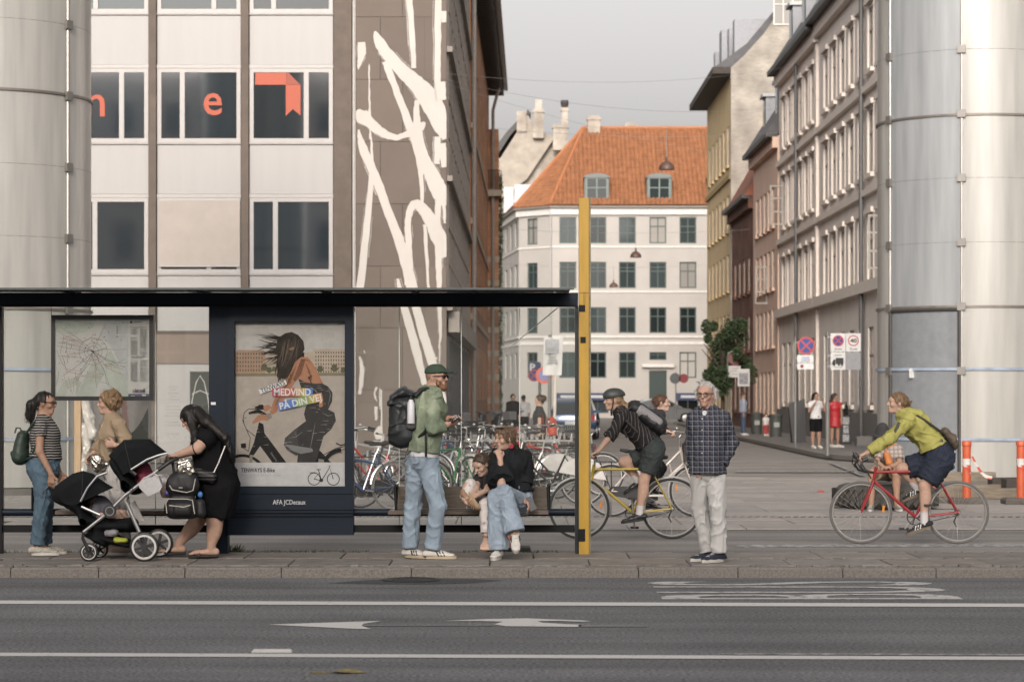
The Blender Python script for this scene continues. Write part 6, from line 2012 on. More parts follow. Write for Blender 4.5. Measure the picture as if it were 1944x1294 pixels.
leafy(tr_, (XY(1372, 97.5), 97.5, ZY(680, 97.5)), 1.22, 1.15, 1.6, 13000, LEAF, .068, seed=4)
# ================================================================ cars
def car(name, loc, rz, label, colour, kind='hatch'):
 """profile-lofted body with glass, wheels, lamps; x forward, y left"""
 root = thing(name, (0, 0, 0), label, 'car')
 paint = mat(name + '_paint', colour, .25, .3, var=.05, coat=.6)
 glass = panemat('car_glass', (.015, .018, .02), 1.7)
 L = 2.1
 low = [(-2.05, .42), (-2.1, .62), (-2.02, .9), (-1.2, .98), (0, .98), (.9, .95), (1.6, .86), (2.05, .7), (2.1, .45), (2.0, .25), (-1.95, .25)]
 if kind == 'hatch':
  top = [(-1.98, .9), (-1.75, 1.36), (-1.45, 1.48), (-.4, 1.5), (.25, 1.42), (1.0, .95)]
 else:
  top = [(-1.9, .92), (-1.2, 1.3), (-.7, 1.43), (-.1, 1.44), (.4, 1.34), (1.15, .93)]
 n = len(low)
 mb = MB()
 secs = [(-.8, .9), (-.86, 1.0), (.86, 1.0), (.8, .9)]
 vs = []
 for (yy, sc) in secs:
  for (x, z) in low:
   vs.append((x * (sc * .04 + .96), yy, z if sc == 1 else .25 + (z - .25) * .985))
 fs = []
 for k in range(3):
  for i in range(n):
   j = (i + 1) % n
   fs.append((k * n + i, k * n + j, (k + 1) * n + j, (k + 1) * n + i))
 fs.append(tuple(range(n - 1, -1, -1))); fs.append(tuple(3 * n + i for i in range(n)))
 mb.add(vs, fs)
 m_ = len(top)
 for yy0, yy1, xs in ((-.78, -.6, 1), (.6, .78, 1)):
  pass
 cab = []
 for s_ in (-1, 1):
  for (x, z) in top:
   cab.append((x, s_ * (.8 - (z - .9) * .3), z))
 mb.add(cab, [tuple(range(m_)), tuple(range(2 * m_ - 1, m_ - 1, -1))] + [(i + 1, i, m_ + i, m_ + i + 1) for i in range(m_ - 1)])
 body = mb.build('body', paint, root, smooth=True, sharp=35)
 g = MB()
 for s_ in (-1, 1):
  inn = [(x * .93 + (.0), .97 + (z - .97) * .86) for x, z in top]
  inn[0] = (top[0][0] * .9, .98); inn[-1] = (top[-1][0] * .86, .98)
  pts = [(x, s_ * (.8 - (z - .9) * .3 + .008), z) for x, z in inn]
  g.poly(pts if s_ < 0 else pts[::-1])
 g.build('side_window', glass, body)
 r0, r1 = top[0], top[1]
 def across(a, b, off, w0, w1, nm, m2, par):
  d = V(b[0] - a[0], 0, b[1] - a[1]); nn = V(-d.z, 0, d.x).normalized() * off
  q = MB().quad(V(a[0], -w0, a[1]) + nn, V(b[0], -w1, b[1]) + nn, V(b[0], w1, b[1]) + nn, V(a[0], w0, a[1]) + nn)
  return q.build(nm, m2, par)
 lerp = lambda a, b, t: (a[0] + (b[0] - a[0]) * t, a[1] + (b[1] - a[1]) * t)
 across(lerp(r0, r1, .12), lerp(r0, r1, .92), .012, .66, .58, 'rear_window', glass, body)
 across(lerp(top[-1], top[-2], .08), lerp(top[-1], top[-2], .94), -.012, .7, .6, 'windscreen', glass, body)
 for s_ in (-1, 1):
  MB().box(-2.1, -1.98, s_ * .72 - .12, s_ * .72 + .12, .68, .92, ch=.02).build('tail_light', mat('tail_red', (.25, .02, .02), .3), root)
  MB().box(1.9, 2.06, s_ * .66 - .16, s_ * .66 + .16, .58, .72, ch=.02).build('headlight', mat('lamp_clear', (.5, .5, .5), .2), root)
  MB().box(.62, .82, s_ * .86 - .1, s_ * .86 + .1, .95, 1.08, ch=.03).build('wing_mirror', paint, root)
  for x in (-1.28, 1.32):
   w = MB().lathe([(.0, -.1), (.28, -.1), (.315, -.08), (.315, .08), (.28, .1), (0, .1)], (x, s_ * .76, .315), 24, (0, 1, 0)).build('wheel', mat('car_tyre', (.02, .02, .02), .8), root, smooth=True)
   MB().lathe([(0, -.02), (.12, -.01), (.2, 0.0), (.2, -.02)], (x, s_ * .865, .315), 16, (0, 1, 0)).build('rim', mat('alloy', (.35, .35, .36), .35, .7), w)
 MB().box(-2.13, -2.09, -.26, .26, .55, .68).build('number_plate', SWHITE, root)
 MB().box(-2.14, -1.96, -.8, .8, .3, .44, ch=.02).build('bumper', mat('bumper_grey', (.06, .06, .062), .6), root)
 root.location = loc; root.rotation_euler = (0, 0, rz)
 return root
car('blue_car', (XY(1094, 88), 90.3, -.02), math.radians(86), 'dark blue hatchback seen from behind through the shelter end', (.03, .06, .12), 'hatch')
car('grey_car', (XY(1257, 138), 139, -.02), math.radians(2), 'silver grey saloon parked before the white house', (.17, .18, .19), 'saloon')
# dark scooters at the lane corner
def scooter(x, Y, rz, label):
 root = thing('scooter', (0, 0, 0), label, 'scooter', 'scooters parked at the lane corner')
 blk = mat('scooter_black', (.02, .021, .023), .4, coat=.3)
 sd = SDF()
 sd.bone((-.6, 0, .72), (-.1, 0, .78), (.16, .1), (.13, .09), .06, (0, 1, 0)); sd.bone((-.7, 0, .5), (-.3, 0, .5), (.16, .16), (.16, .15), .08, (0, 1, 0))
 sd.bone((-.3, 0, .36), (.35, 0, .34), (.15, .07), (.14, .06), .08, (0, 1, 0)); sd.bone((.35, 0, .36), (.52, 0, .95), (.2, .06), (.15, .07), .08, (0, 1, 0)); sd.bone((.5, 0, .95), (.6, 0, 1.02), (.12, .08), (.1, .06), .05, (0, 1, 0))
 sd.build('fairing', blk, root, .025)
 for x0 in (-.62, .66):
  w = MB(); w.torus((x0, 0, .25), (0, 1, 0), .19, .06, 24, 8); w.build('wheel', mat('car_tyre', (.02, .02, .02), .8), root, smooth=True)
 MB().tube([(.5, -.32, 1.08), (.52, 0, 1.02), (.5, .32, 1.08)], .018, 6).build('handlebar', blk, root)
 MB().ell((.62, 0, .9), (.05, .09, .08)).build('headlamp', mat('lamp_clear', (.5, .5, .5), .2), root)
 MB().box(-.78, -.5, -.16, .16, .84, 1.1, ch=.03).build('top_box', mat('grey_box', (.16, .16, .165), .5), root)
 root.location = (x, Y, 0); root.rotation_euler = (0, 0, rz)
scooter(XY(915, 70), 72, .5, 'black scooter nearest the mural corner, seen through the shelter')
scooter(XY(938, 74), 76, 2.4, 'black scooter turned away, right of the other at the lane corner')
scooter(XY(962, 78), 80, .9, 'black scooter furthest up the lane, behind the seated woman')
# ================================================================ bicycles (x forward, y left, z up; origin on the ground under the bottom bracket)
BT = mat('bike_tyre', (.03, .03, .03), .8)
BTG = mat('bike_tyre_grey', (.13, .125, .12), .8)
CHROME = mat('bike_chrome', (.5, .49, .47), .3, .9, var=.1)
BBLACK = mat('bike_black', (.014, .014, .015), .45)
SPOKE = mat('bike_spoke', (.42, .41, .4), .35, .8)
SADM = mat('saddle_black', (.02, .019, .018), .6)
def wheel(root, x, R, spokes=24, guard=None, tyre=None, seg=40, tr=.016, reflector=False, name='wheel', cheap=False):
 w = MB()
 w.torus((x, 0, R), (0, 1, 0), R - tr, tr, seg, 8)
 wo = w.build(name, tyre or BT, root, smooth=True)
 rm = MB()
 rr = R - 2 * tr
 rm.torus((x, 0, R), (0, 1, 0), rr - .004, .011, seg, 6)
 rm.build('rim', CHROME, wo, smooth=True)
 sp = MB()
 for i in range(spokes):
  a = 2 * PI * i / spokes
  b = a + (.45 if i % 2 else -.45)
  sd_ = .025 if (i // 2) % 2 else -.025
  p, q = V(x + .02 * math.cos(b), sd_, R + .02 * math.sin(b)), V(x + rr * math.cos(a), 0, R + rr * math.sin(a))
  sp.tube([p, q], .0013 if not cheap else .0022, 3, cap=False)
 sp.build('spokes', SPOKE, wo)
 MB().tube([(x, -.045, R), (x, .045, R)], .018, 8).build('hub', CHROME, wo, smooth=True)
 if reflector:
  a = PI * .95
  MB().obox((x + rr * .8 * math.cos(a), 0, R + rr * .8 * math.sin(a)), (.012, 0, 0.002), (0, .006, 0), (-.004, 0, .035)).build('reflector', mat('amber_reflector', (.6, .22, .02), .3), wo)
 return wo
def guard(root, x, R, a0, a1, m, w=.024, n=16):
 mb = MB()
 Rg = R + .018
 pts = [(x + Rg * math.cos(a0 + (a1 - a0) * i / n), R + Rg * math.sin(a0 + (a1 - a0) * i / n)) for i in range(n + 1)]
 vs = []
 for (px, pz) in pts:
  d = V(px - x, 0, pz - R).normalized()
  for (yy, k) in ((-w, -.012), (-w * .6, .004), (w * .6, .004), (w, -.012)):
   vs.append(V(px, yy, pz) + d * k)
 mb.add(vs, [(4 * i + j, 4 * i + j + 1, 4 * i + 4 + j + 1, 4 * i + 4 + j) for i in range(n) for j in range(3)])
 mb.build('mudguard', m, root, smooth=True)
def bike(label, colour, name='bicycle', style='road', group=None, guards=False, rack=False, basket=None, R=.34, fx=.59, rx=-.455, cheap=False, bar='drop', tyre=None, chaincase=False, crank=0.9, saddle_z=.92, saddlem=None, lock=False, kick=False, dress=False, bag=None, coverc=None, guardm=None):
 root = thing(name, (0, 0, 0), label, 'bicycle', group)
 pm_ = colour if not isinstance(colour, tuple) else mat('bike_paint_%d_%d_%d' % tuple(int(c * 1000) for c in colour), colour, .3, .1, coat=.4, var=.05)
 sp = 16 if cheap else 28
 sg = 26 if cheap else 44
 wheel(root, fx, R, sp, tyre=tyre, seg=sg, reflector=not cheap, cheap=cheap); wheel(root, rx, R, sp, tyre=tyre, seg=sg, cheap=cheap)
 bb = V(0, 0, .29)
 ht = V(fx - .165, 0, .80) if style != 'step' else V(fx - .2, 0, .88); hb = V(fx - .135, 0, .68) if style != 'step' else V(fx - .15, 0, .70)
 st = V(-.2, 0, .8) if style != 'step' else V(-.2, 0, .72)
 fr = MB()
 rt_ = .016 if style == 'road' else .018
 ns = 6 if cheap else 10
 fr.tube([bb, st], rt_ * .95, ns); fr.tube([ht + V(0, 0, .03), hb - V(0, 0, .02)], rt_ * 1.15, ns)
 fr.tube([hb, bb], rt_ * 1.1, ns)
 if style == 'road':
  fr.tube([ht - V(.003, 0, .025), st - V(0, 0, .02)], rt_, ns)
 elif style == 'step':
  fr.tube([ht - V(0, 0, .02), V(-.02, 0, .42), V(-.1, 0, .44)], rt_, ns)
  for t in (.35, .65):
   a = hb + (bb - hb) * t; b = ht + (V(-.02, 0, .42) - ht) * t
   fr.tube([a, b], rt_ * .6, ns)
 else:
  fr.tube([ht - V(0, 0, .02), st - V(0, 0, .15)], rt_, ns)
 for s_ in (-1, 1):
  fr.tube([bb + V(-.02, s_ * .03, 0), V(rx, s_ * .058, R)], .0095, ns); fr.tube([st + V(0, s_ * .018, -.03), V(rx, s_ * .058, R)], .008, ns)
 fr.build('frame', pm_, root, smooth=True)
 fk = MB()
 for s_ in (-1, 1):
  fk.tube([hb + V(0, s_ * .035, 0), hb + V(.06, s_ * .05, -.16), V(fx, s_ * .05, R)], [.014, .012, .008], ns)
 fk.tube([hb + V(0, -.04, .0), hb + V(0, .04, .0)], .014, ns)
 fk.build('fork', pm_, root, smooth=True)
 MB().tube([st - V(0, 0, .02), st + V(-.035, 0, saddle_z - st.z - .05)], .0125, 8).build('seat_post', CHROME, root, smooth=True)
 sx_, sz_ = st.x - .04, saddle_z
 sd = SDF()
 sd.bone((sx_ + .13, 0, sz_ - .005), (sx_ - .06, 0, sz_), (.022, .018), (.055, .02), .03, (0, 1, 0)); sd.bone((sx_ - .06, 0, sz_), (sx_ - .13, 0, sz_ + .012), (.06, .022), (.075, .022), .03, (0, 1, 0))
 sd.build('saddle', saddlem or SADM, root, .012 if not cheap else .016)
 hbm = MB()
 stem = ht + V(-.012, 0, .1 if style == 'road' else .16)
 hbm.tube([ht, stem], .012, 8)
 gp = MB()
 if bar == 'drop':
  c = stem + V(.09, 0, .02)
  hbm.tube([stem, c], .012, 8)
  for s_ in (-1, 1):
   pts = [c, c + V(0, s_ * .17, 0), c + V(.04, s_ * .2, .0), c + V(.1, s_ * .205, -.02), c + V(.12, s_ * .21, -.075), c + V(.08, s_ * .215, -.13), c + V(-.02, s_ * .22, -.145)]
   gp.tube(pts[2:], .0145, 8); hbm.tube(pts[:3], .012, 8)
   gp.tube([c + V(.1, s_ * .205, -.015), c + V(.145, s_ * .205, .035)], [.016, .013], 8); gp.tube([c + V(.14, s_ * .205, .02), c + V(.15, s_ * .205, -.05), c + V(.12, s_ * .205, -.1)], .006, 6)
  cb = MB()
  for s_ in (-1, 1):
   cb.tube([c + V(.13, s_ * .2, .03), c + V(.16, s_ * .1, .07), c + V(.1, s_ * .02, -.02), hb + V(.02, s_ * .03, .02)], .0035, 5)
  cb.build('brake_cables', BBLACK, root)
 elif bar == 'flat':
  c = stem + V(.05, 0, .015)
  hbm.tube([stem, c], .012, 8); hbm.tube([c + V(-.04, -.28, .0), c + V(0, -.12, 0), c + V(0, .12, 0), c + V(-.04, .28, .0)], .011, 8)
  for s_ in (-1, 1): gp.tube([c + V(-.045, s_ * .3, 0), c + V(-.025, s_ * .2, 0)], .016, 8)
 else:
  c = stem + V(.03, 0, .03)
  hbm.tube([stem, c], .012, 8); hbm.tube([c + V(-.24, -.27, .02), c + V(-.1, -.25, .05), c + V(.02, -.12, .03), c, c + V(.02, .12, .03), c + V(-.1, .25, .05), c + V(-.24, .27, .02)], .011, 8)
  for s_ in (-1, 1): gp.tube([c + V(-.25, s_ * .27, .02), c + V(-.14, s_ * .257, .045)], .016, 8)
  MB().ell(c + V(-.05, .2, .08), (.03, .03, .025), 10, 6).build('bell', CHROME, root, smooth=True)
 hbm.build('handlebar', CHROME, root, smooth=True)
 gp.build('grips', BBLACK, root, smooth=True)
 ck = MB()
 ck.torus(bb + V(0, -.045, 0), (0, 1, 0), .085, .006, 24, 5)
 for i in range(5):
  a = i * 2 * PI / 5
  ck.tube([bb + V(0, -.045, 0), bb + V(.083 * math.cos(a), -.045, .083 * math.sin(a))], .006, 5)
 co = ck.build('chainring', BBLACK if style == 'road' else CHROME, root, smooth=True)
 cr = MB()
 dv = V(math.cos(crank), 0, math.sin(crank)) * .17
 cr.tube([bb + V(0, -.065, 0), bb + dv + V(0, -.075, 0)], .011, 6); cr.tube([bb + V(0, .065, 0), bb - dv + V(0, .075, 0)], .011, 6)
 cr.build('crank', CHROME, co)
 for s_ in (-1, 1):
  p = bb + dv * (1 if s_ < 0 else -1)
  MB().box(p.x - .045, p.x + .045, s_ * .13 - .045, s_ * .13 + .045, p.z - .012, p.z + .012).build('pedal', BBLACK, co)
 if chaincase:
  MB().prism([(x, -.062, z) for x, z in ((.1, .36), (.11, .22), (.0, .19), (rx, R - .06), (rx - .05, R), (rx, R + .06), (0, .4))], (0, .022, 0)).build('chain_case', BBLACK, root)
 else:
  ch = MB()
  ch.tube([bb + V(0, -.045, .083), V(rx, -.045, R + .035), V(rx - .035, -.045, R), V(rx, -.045, R - .035), bb + V(0, -.045, -.083)], .004, 4)
  ch.build('chain', BBLACK, root)
 if style == 'road' and not cheap:
  de = MB(); de.tube([V(rx, -.06, R - .03), V(rx + .03, -.065, R - .1), V(rx - .0, -.065, R - .16)], .009, 6); de.disc(V(rx, -.045, R), (0, 1, 0), .035, .03, 14)
  de.build('derailleur', BBLACK, root)
 if guards:
  gm = guardm or CHROME
  guard(root, rx, R, .1, PI * 1.05, gm); guard(root, fx, R, PI * .22, PI * 1.08, gm)
 if rack:
  rk = MB()
  for s_ in (-1, 1):
   rk.tube([(rx + .28, s_ * .06, R + .38), (rx - .2, s_ * .07, R + .38)], .006, 5); rk.tube([(rx, s_ * .07, R + .38), (rx, s_ * .06, R)], .006, 5); rk.tube([(rx - .15, s_ * .07, R + .38), (rx, s_ * .06, R)], .005, 5)
  for i in range(4): rk.tube([(rx + .2 - i * .12, -.065, R + .38), (rx + .2 - i * .12, .065, R + .38)], .005, 5)
  rk.build('luggage_rack', BBLACK, root)
  MB().box(rx - .225, rx - .205, -.03, .03, R + .3, R + .36).build('rear_light', mat('tail_red', (.25, .02, .02), .3), root)
 if basket:
  bk_ = MB()
  x0, x1, z0, z1_ = fx - .12, fx + .2, .82, 1.04
  for i in range(9):
   x = x0 + (x1 - x0) * i / 8
   for yy in (-.19, .19): bk_.tube([(x, yy * .85, z0), (x, yy, z1_)], .003, 3)
  for i in range(9):
   yy = -.19 + .38 * i / 8
   for x in (x0, x1): bk_.tube([(x, yy * .85, z0), (x, yy, z1_)], .003, 3)
  for z in (z0, (z0 + z1_) / 2, z1_):
   k = .85 + .15 * (z - z0) / (z1_ - z0)
   bk_.tube([(x0, -.19 * k, z), (x1, -.19 * k, z), (x1, .19 * k, z), (x0, .19 * k, z)], .005 if z == z1_ else .003, 4, closed=True)
  for i in range(5): bk_.tube([(x0, -.16 + .08 * i, z0), (x1, -.16 + .08 * i, z0)], .003, 3)
  bk_.build('basket', basket, root)
 if dress:
  for s_ in (-1, 1):
   MB().prism([(rx + (R + .02) * math.cos(t), s_ * .07, R + (R + .02) * math.sin(t)) for t in [PI * .12 + PI * .86 * i / 10 for i in range(11)]], (0, .004, 0)).build('skirt_guard', mat('skirt_guard_white', (.5, .48, .46), .5), root)
 if kick:
  MB().tube([V(rx + .12, .07, R - .06), V(rx + .2, .2, .01)], .008, 6).build('kickstand', BBLACK, root)
 if bag:
  SDF().bone((rx + .1, .14, R + .1), (rx - .15, .14, R + .1), (.07, .14), (.07, .13), .03, (0, 1, 0)).build('pannier', bag, root, .02)
 if coverc:
  SDF().bone((sx_ + .1, 0, sz_ + .01), (sx_ - .12, 0, sz_ + .01), (.045, .03), (.09, .035), .03, (0, 1, 0)).build('saddle_cover', coverc, root, .015, .006, 60)
 return root
def place(root, x, Y, z, rz, lean=0.0):
 root.location = (x, Y, z)
 root.rotation_euler = (lean, 0, rz)
 return root
# the three ridden bicycles
YEB = mat('bike_yellow', (.38, .28, .035), .35, .1, coat=.3, var=.08)
redb = bike('red racing bicycle with drop handlebars under the rider in yellow', (.30, .018, .022), 'road_bicycle', 'road', tyre=BTG, fx=.592, rx=-.452, crank=-.9, saddle_z=.9, kick=False)
place(redb, XY(1738.5, 26.1), 26.1, 0, PI)
yelb = bike('yellow bicycle with chrome mudguards under the rider with the helmet', YEB, 'road_bicycle', 'road', guards=True, tyre=BT, fx=.6, rx=-.43, crank=-1.7, bar='flat', saddle_z=.9)
place(yelb, XY(1202, 27.0), 27.0, 0, PI)
whb = bike('white step through bicycle ridden rightwards behind the yellow one', (.5, .45, .41), 'city_bicycle', 'step', guards=True, rack=True, basket=None, chaincase=True, bar='swept', fx=.6, rx=-.5, crank=2.2, saddle_z=.86, guardm=mat('guard_pale', (.45, .43, .41), .4))
place(whb, XY(1233, 31.7), 31.7, .012, 0)
wb = MB()
wb.box(.44, .72, -.2, .2, .72, .98, ch=.03)
wb.build('basket', mat('dark_basket', (.035, .033, .03), .8, var=.4, scale=30), whb)
# parked bicycles behind the shelter
cols_ = [(.02, .02, .022), (.05, .055, .06), (.34, .04, .03), (.02, .16, .05), (.3, .3, .3), (.03, .06, .14), (.42, .4, .37), (.1, .085, .07), (.02, .03, .035), (.25, .09, .04)]
styles = ['step', 'city', 'road', 'step', 'city']
spec = [
 # px of bottom bracket, Y, heading deg, colour, style, extras, label
 (690, 33.0, 205, 5, 'city', dict(guards=True), 'blue bicycle furthest left among those parked behind the advert panel'),
 (716, 35.2, 212, 2, 'step', dict(guards=True, rack=True), 'red step through bicycle beside the blue one, left of the man'),
 (742, 34.2, 20, 8, 'step', dict(guards=True, rack=True), 'black bicycle with pale mudguards just left of the man in green'),
 (724, 40.5, 195, 4, 'city', dict(rack=True), 'silver grey bicycle against the mural wall at the left'),
 (772, 38.0, 160, 1, 'city', dict(guards=True), 'dark grey bicycle hidden behind the jeans of the man in green'),
 (860, 36.0, 235, 3, 'road', dict(bar='flat'), 'bright green bicycle right of the man in green'),
 (846, 40.0, 150, 6, 'step', dict(rack=True, basket=CHROME), 'cream bicycle with wire basket behind the green one'),
 (868, 43.0, 20, 8, 'city', dict(rack=True), 'black bicycle behind the cream one with the basket'),
 (885, 41.0, 200, 5, 'step', dict(guards=True, basket=BBLACK), 'navy bicycle with black basket left of the steel pillar'),
 (905, 44.5, 330, 4, 'city', dict(rack=True, bar='swept'), 'silver bicycle behind the steel pillar'),
 (928, 40.2, 160, 7, 'step', dict(guards=True, rack=True, coverc=mat('pink_plastic', (.55, .3, .36), .4, var=.15, scale=12)), 'brown bicycle with a pink plastic saddle cover above the girl'),
 (946, 43.5, 25, 1, 'city', dict(basket=CHROME), 'dark grey bicycle with wire basket behind the seated woman'),
 (966, 39.0, 190, 0, 'step', dict(rack=True), 'black step through bicycle hidden by the seated woman'),
 (985, 42.0, 170, 9, 'city', dict(guards=True, rack=True), 'rust orange bicycle right of the seated woman'),
 (1004, 37.0, 200, 6, 'step', dict(guards=True, dress=True), 'cream bicycle with white skirt guard over the bench back'),
 (1018, 44.0, 15, 4, 'city', dict(rack=True, basket=CHROME), 'silver bicycle with wire basket in the back row'),
 (1032, 40.0, 165, 2, 'city', dict(rack=True, basket=mat('red_wire', (.4, .04, .03), .4)), 'red bicycle with red basket near the end of the shelter'),
 (1047, 35.0, 172, 0, 'step', dict(guards=True, dress=True, guardm=BBLACK), 'black bicycle with white skirt guard by the yellow post'),
 (1060, 42.5, 200, 7, 'city', dict(rack=True), 'brown bicycle in the back row by the yellow post'),
 (1074, 38.0, 8, 1, 'city', dict(guards=True, rack=True), 'grey bicycle half hidden by the yellow post'),
 (1000, 46.5, 340, 8, 'city', dict(bar='swept'), 'black bicycle furthest back under the red backpack'),
 (832, 45.5, 185, 9, 'step', dict(rack=True), 'rust coloured bicycle furthest back right of the green jacket'),
 (955, 47.5, 200, 4, 'step', dict(rack=True), 'silver step through bicycle in the last row behind the seated woman'),
 (906, 48.0, 175, 0, 'city', dict(rack=True, bar='swept'), 'black bicycle in the last row above the girl'),
]
for k, (px, Y, hd_, ci, stl, ex, lb) in enumerate(spec):
 kw = dict(bar='swept' if k % 2 else 'flat', cheap=True, group='bicycles parked behind the shelter', tyre=BTG if k % 3 == 0 else BT, chaincase=(k % 2 == 0), crank=random.uniform(0, 6), saddle_z=random.uniform(.86, .98))
 kw.update(ex)
 b = bike(lb, cols_[ci], 'parked_bicycle', stl, **kw)
 place(b, XY(px, Y), Y, .014, math.radians(hd_), math.radians(random.uniform(-4, 4)))
# low steel hoops of the cycle rack
for k, px in enumerate((700, 830, 880, 940, 995, 1050)):
 Y = 37.5
 o = MB().tube([(XY(px, Y), Y - .4, .0), (XY(px, Y), Y - .4, .62), (XY(px, Y), Y - .3, .74), (XY(px, Y), Y + .3, .74), (XY(px, Y), Y + .4, .62), (XY(px, Y), Y + .4, 0)], .022, 8).build('cycle_hoop', POLE, smooth=True, origin=V(XY(px, Y), Y, 0))
 tag(o, 'low steel cycle hoop ' + ['nearest the advert panel', 'just right of the man in green', 'left of the steel pillar', 'behind the girl on the bench', 'right of the seated woman', 'nearest the yellow post'][k], 'cycle rack', 'cycle hoops behind the shelter')
# ================================================================ people
SKIN = {k: mat('skin_' + k, c, .6, var=.1, scale=26, spec=.25, bump=.08, bscale=120) for k, c in dict(light=(.44, .285, .215), fair=(.47, .32, .25), tan=(.33, .2, .14), brown=(.24, .14, .1), ruddy=(.43, .265, .2)).items()}
def hairmat(name, c, c2=None):
 m, nt, b, tc = _nodes(name, c, .5, .35)
 mp = nt.nodes.new('ShaderNodeMapping'); mp.inputs['Scale'].default_value = (60, 60, 9)
 nt.links.new(tc.outputs['Object'], mp.inputs[0])
 n = nt.nodes.new('ShaderNodeTexNoise'); n.inputs['Scale'].default_value = 2.0; n.inputs['Detail'].default_value = 4
 nt.links.new(mp.outputs[0], n.inputs['Vector'])
 r = nt.nodes.new('ShaderNodeValToRGB'); r.color_ramp.elements[0].position = .35; r.color_ramp.elements[1].position = .7
 r.color_ramp.elements[0].color = (*[x * .45 for x in c], 1); r.color_ramp.elements[1].color = (*(c2 or [min(1, x * 1.6) for x in c]), 1)
 nt.links.new(n.outputs['Fac'], r.inputs[0]); nt.links.new(r.outputs[0], b.inputs['Base Color'])
 bp = nt.nodes.new('ShaderNodeBump'); bp.inputs['Strength'].default_value = .7; bp.inputs['Distance'].default_value = .006
 nt.links.new(n.outputs['Fac'], bp.inputs['Height']); nt.links.new(bp.outputs[0], b.inputs['Normal'])
 return m
HAIR = {k: hairmat('hair_' + k, c) for k, c in dict(black=(.012, .01, .009), brown=(.06, .038, .025), dark=(.03, .02, .015), blond=(.24, .165, .09), curly=(.2, .13, .07), white=(.4, .39, .375), red=(.2, .1, .052), auburn=(.09, .045, .027)).items()}
EYE = mat('eye_dark', (.02, .016, .013), .2)
BROW = mat('brow_dark', (.04, .028, .02), .8)
BROWG = mat('brow_grey', (.3, .29, .28), .8)
LIP = mat('lip_rose', (.32, .13, .11), .5)
DENIM = lambda name, c: mat(name, c, .85, var=.28, scale=4.5, bump=.25, bscale=220)
WF = dict(hip=(.165, .125), wai=(.13, .1), che=(.15, .115), sh=.05, ua=(.045, .037), fa=(.038, .025), th=(.083, .056), cal=(.055, .035), neck=.048)
WM = dict(hip=(.16, .12), wai=(.15, .115), che=(.172, .125), sh=.058, ua=(.052, .042), fa=(.043, .03), th=(.085, .06), cal=(.058, .04), neck=.057)
def scaled(W, f, **kw):
 o = {k: (tuple(x * f for x in v) if isinstance(v, tuple) else v * f) for k, v in W.items()}
 o.update(kw)
 return o
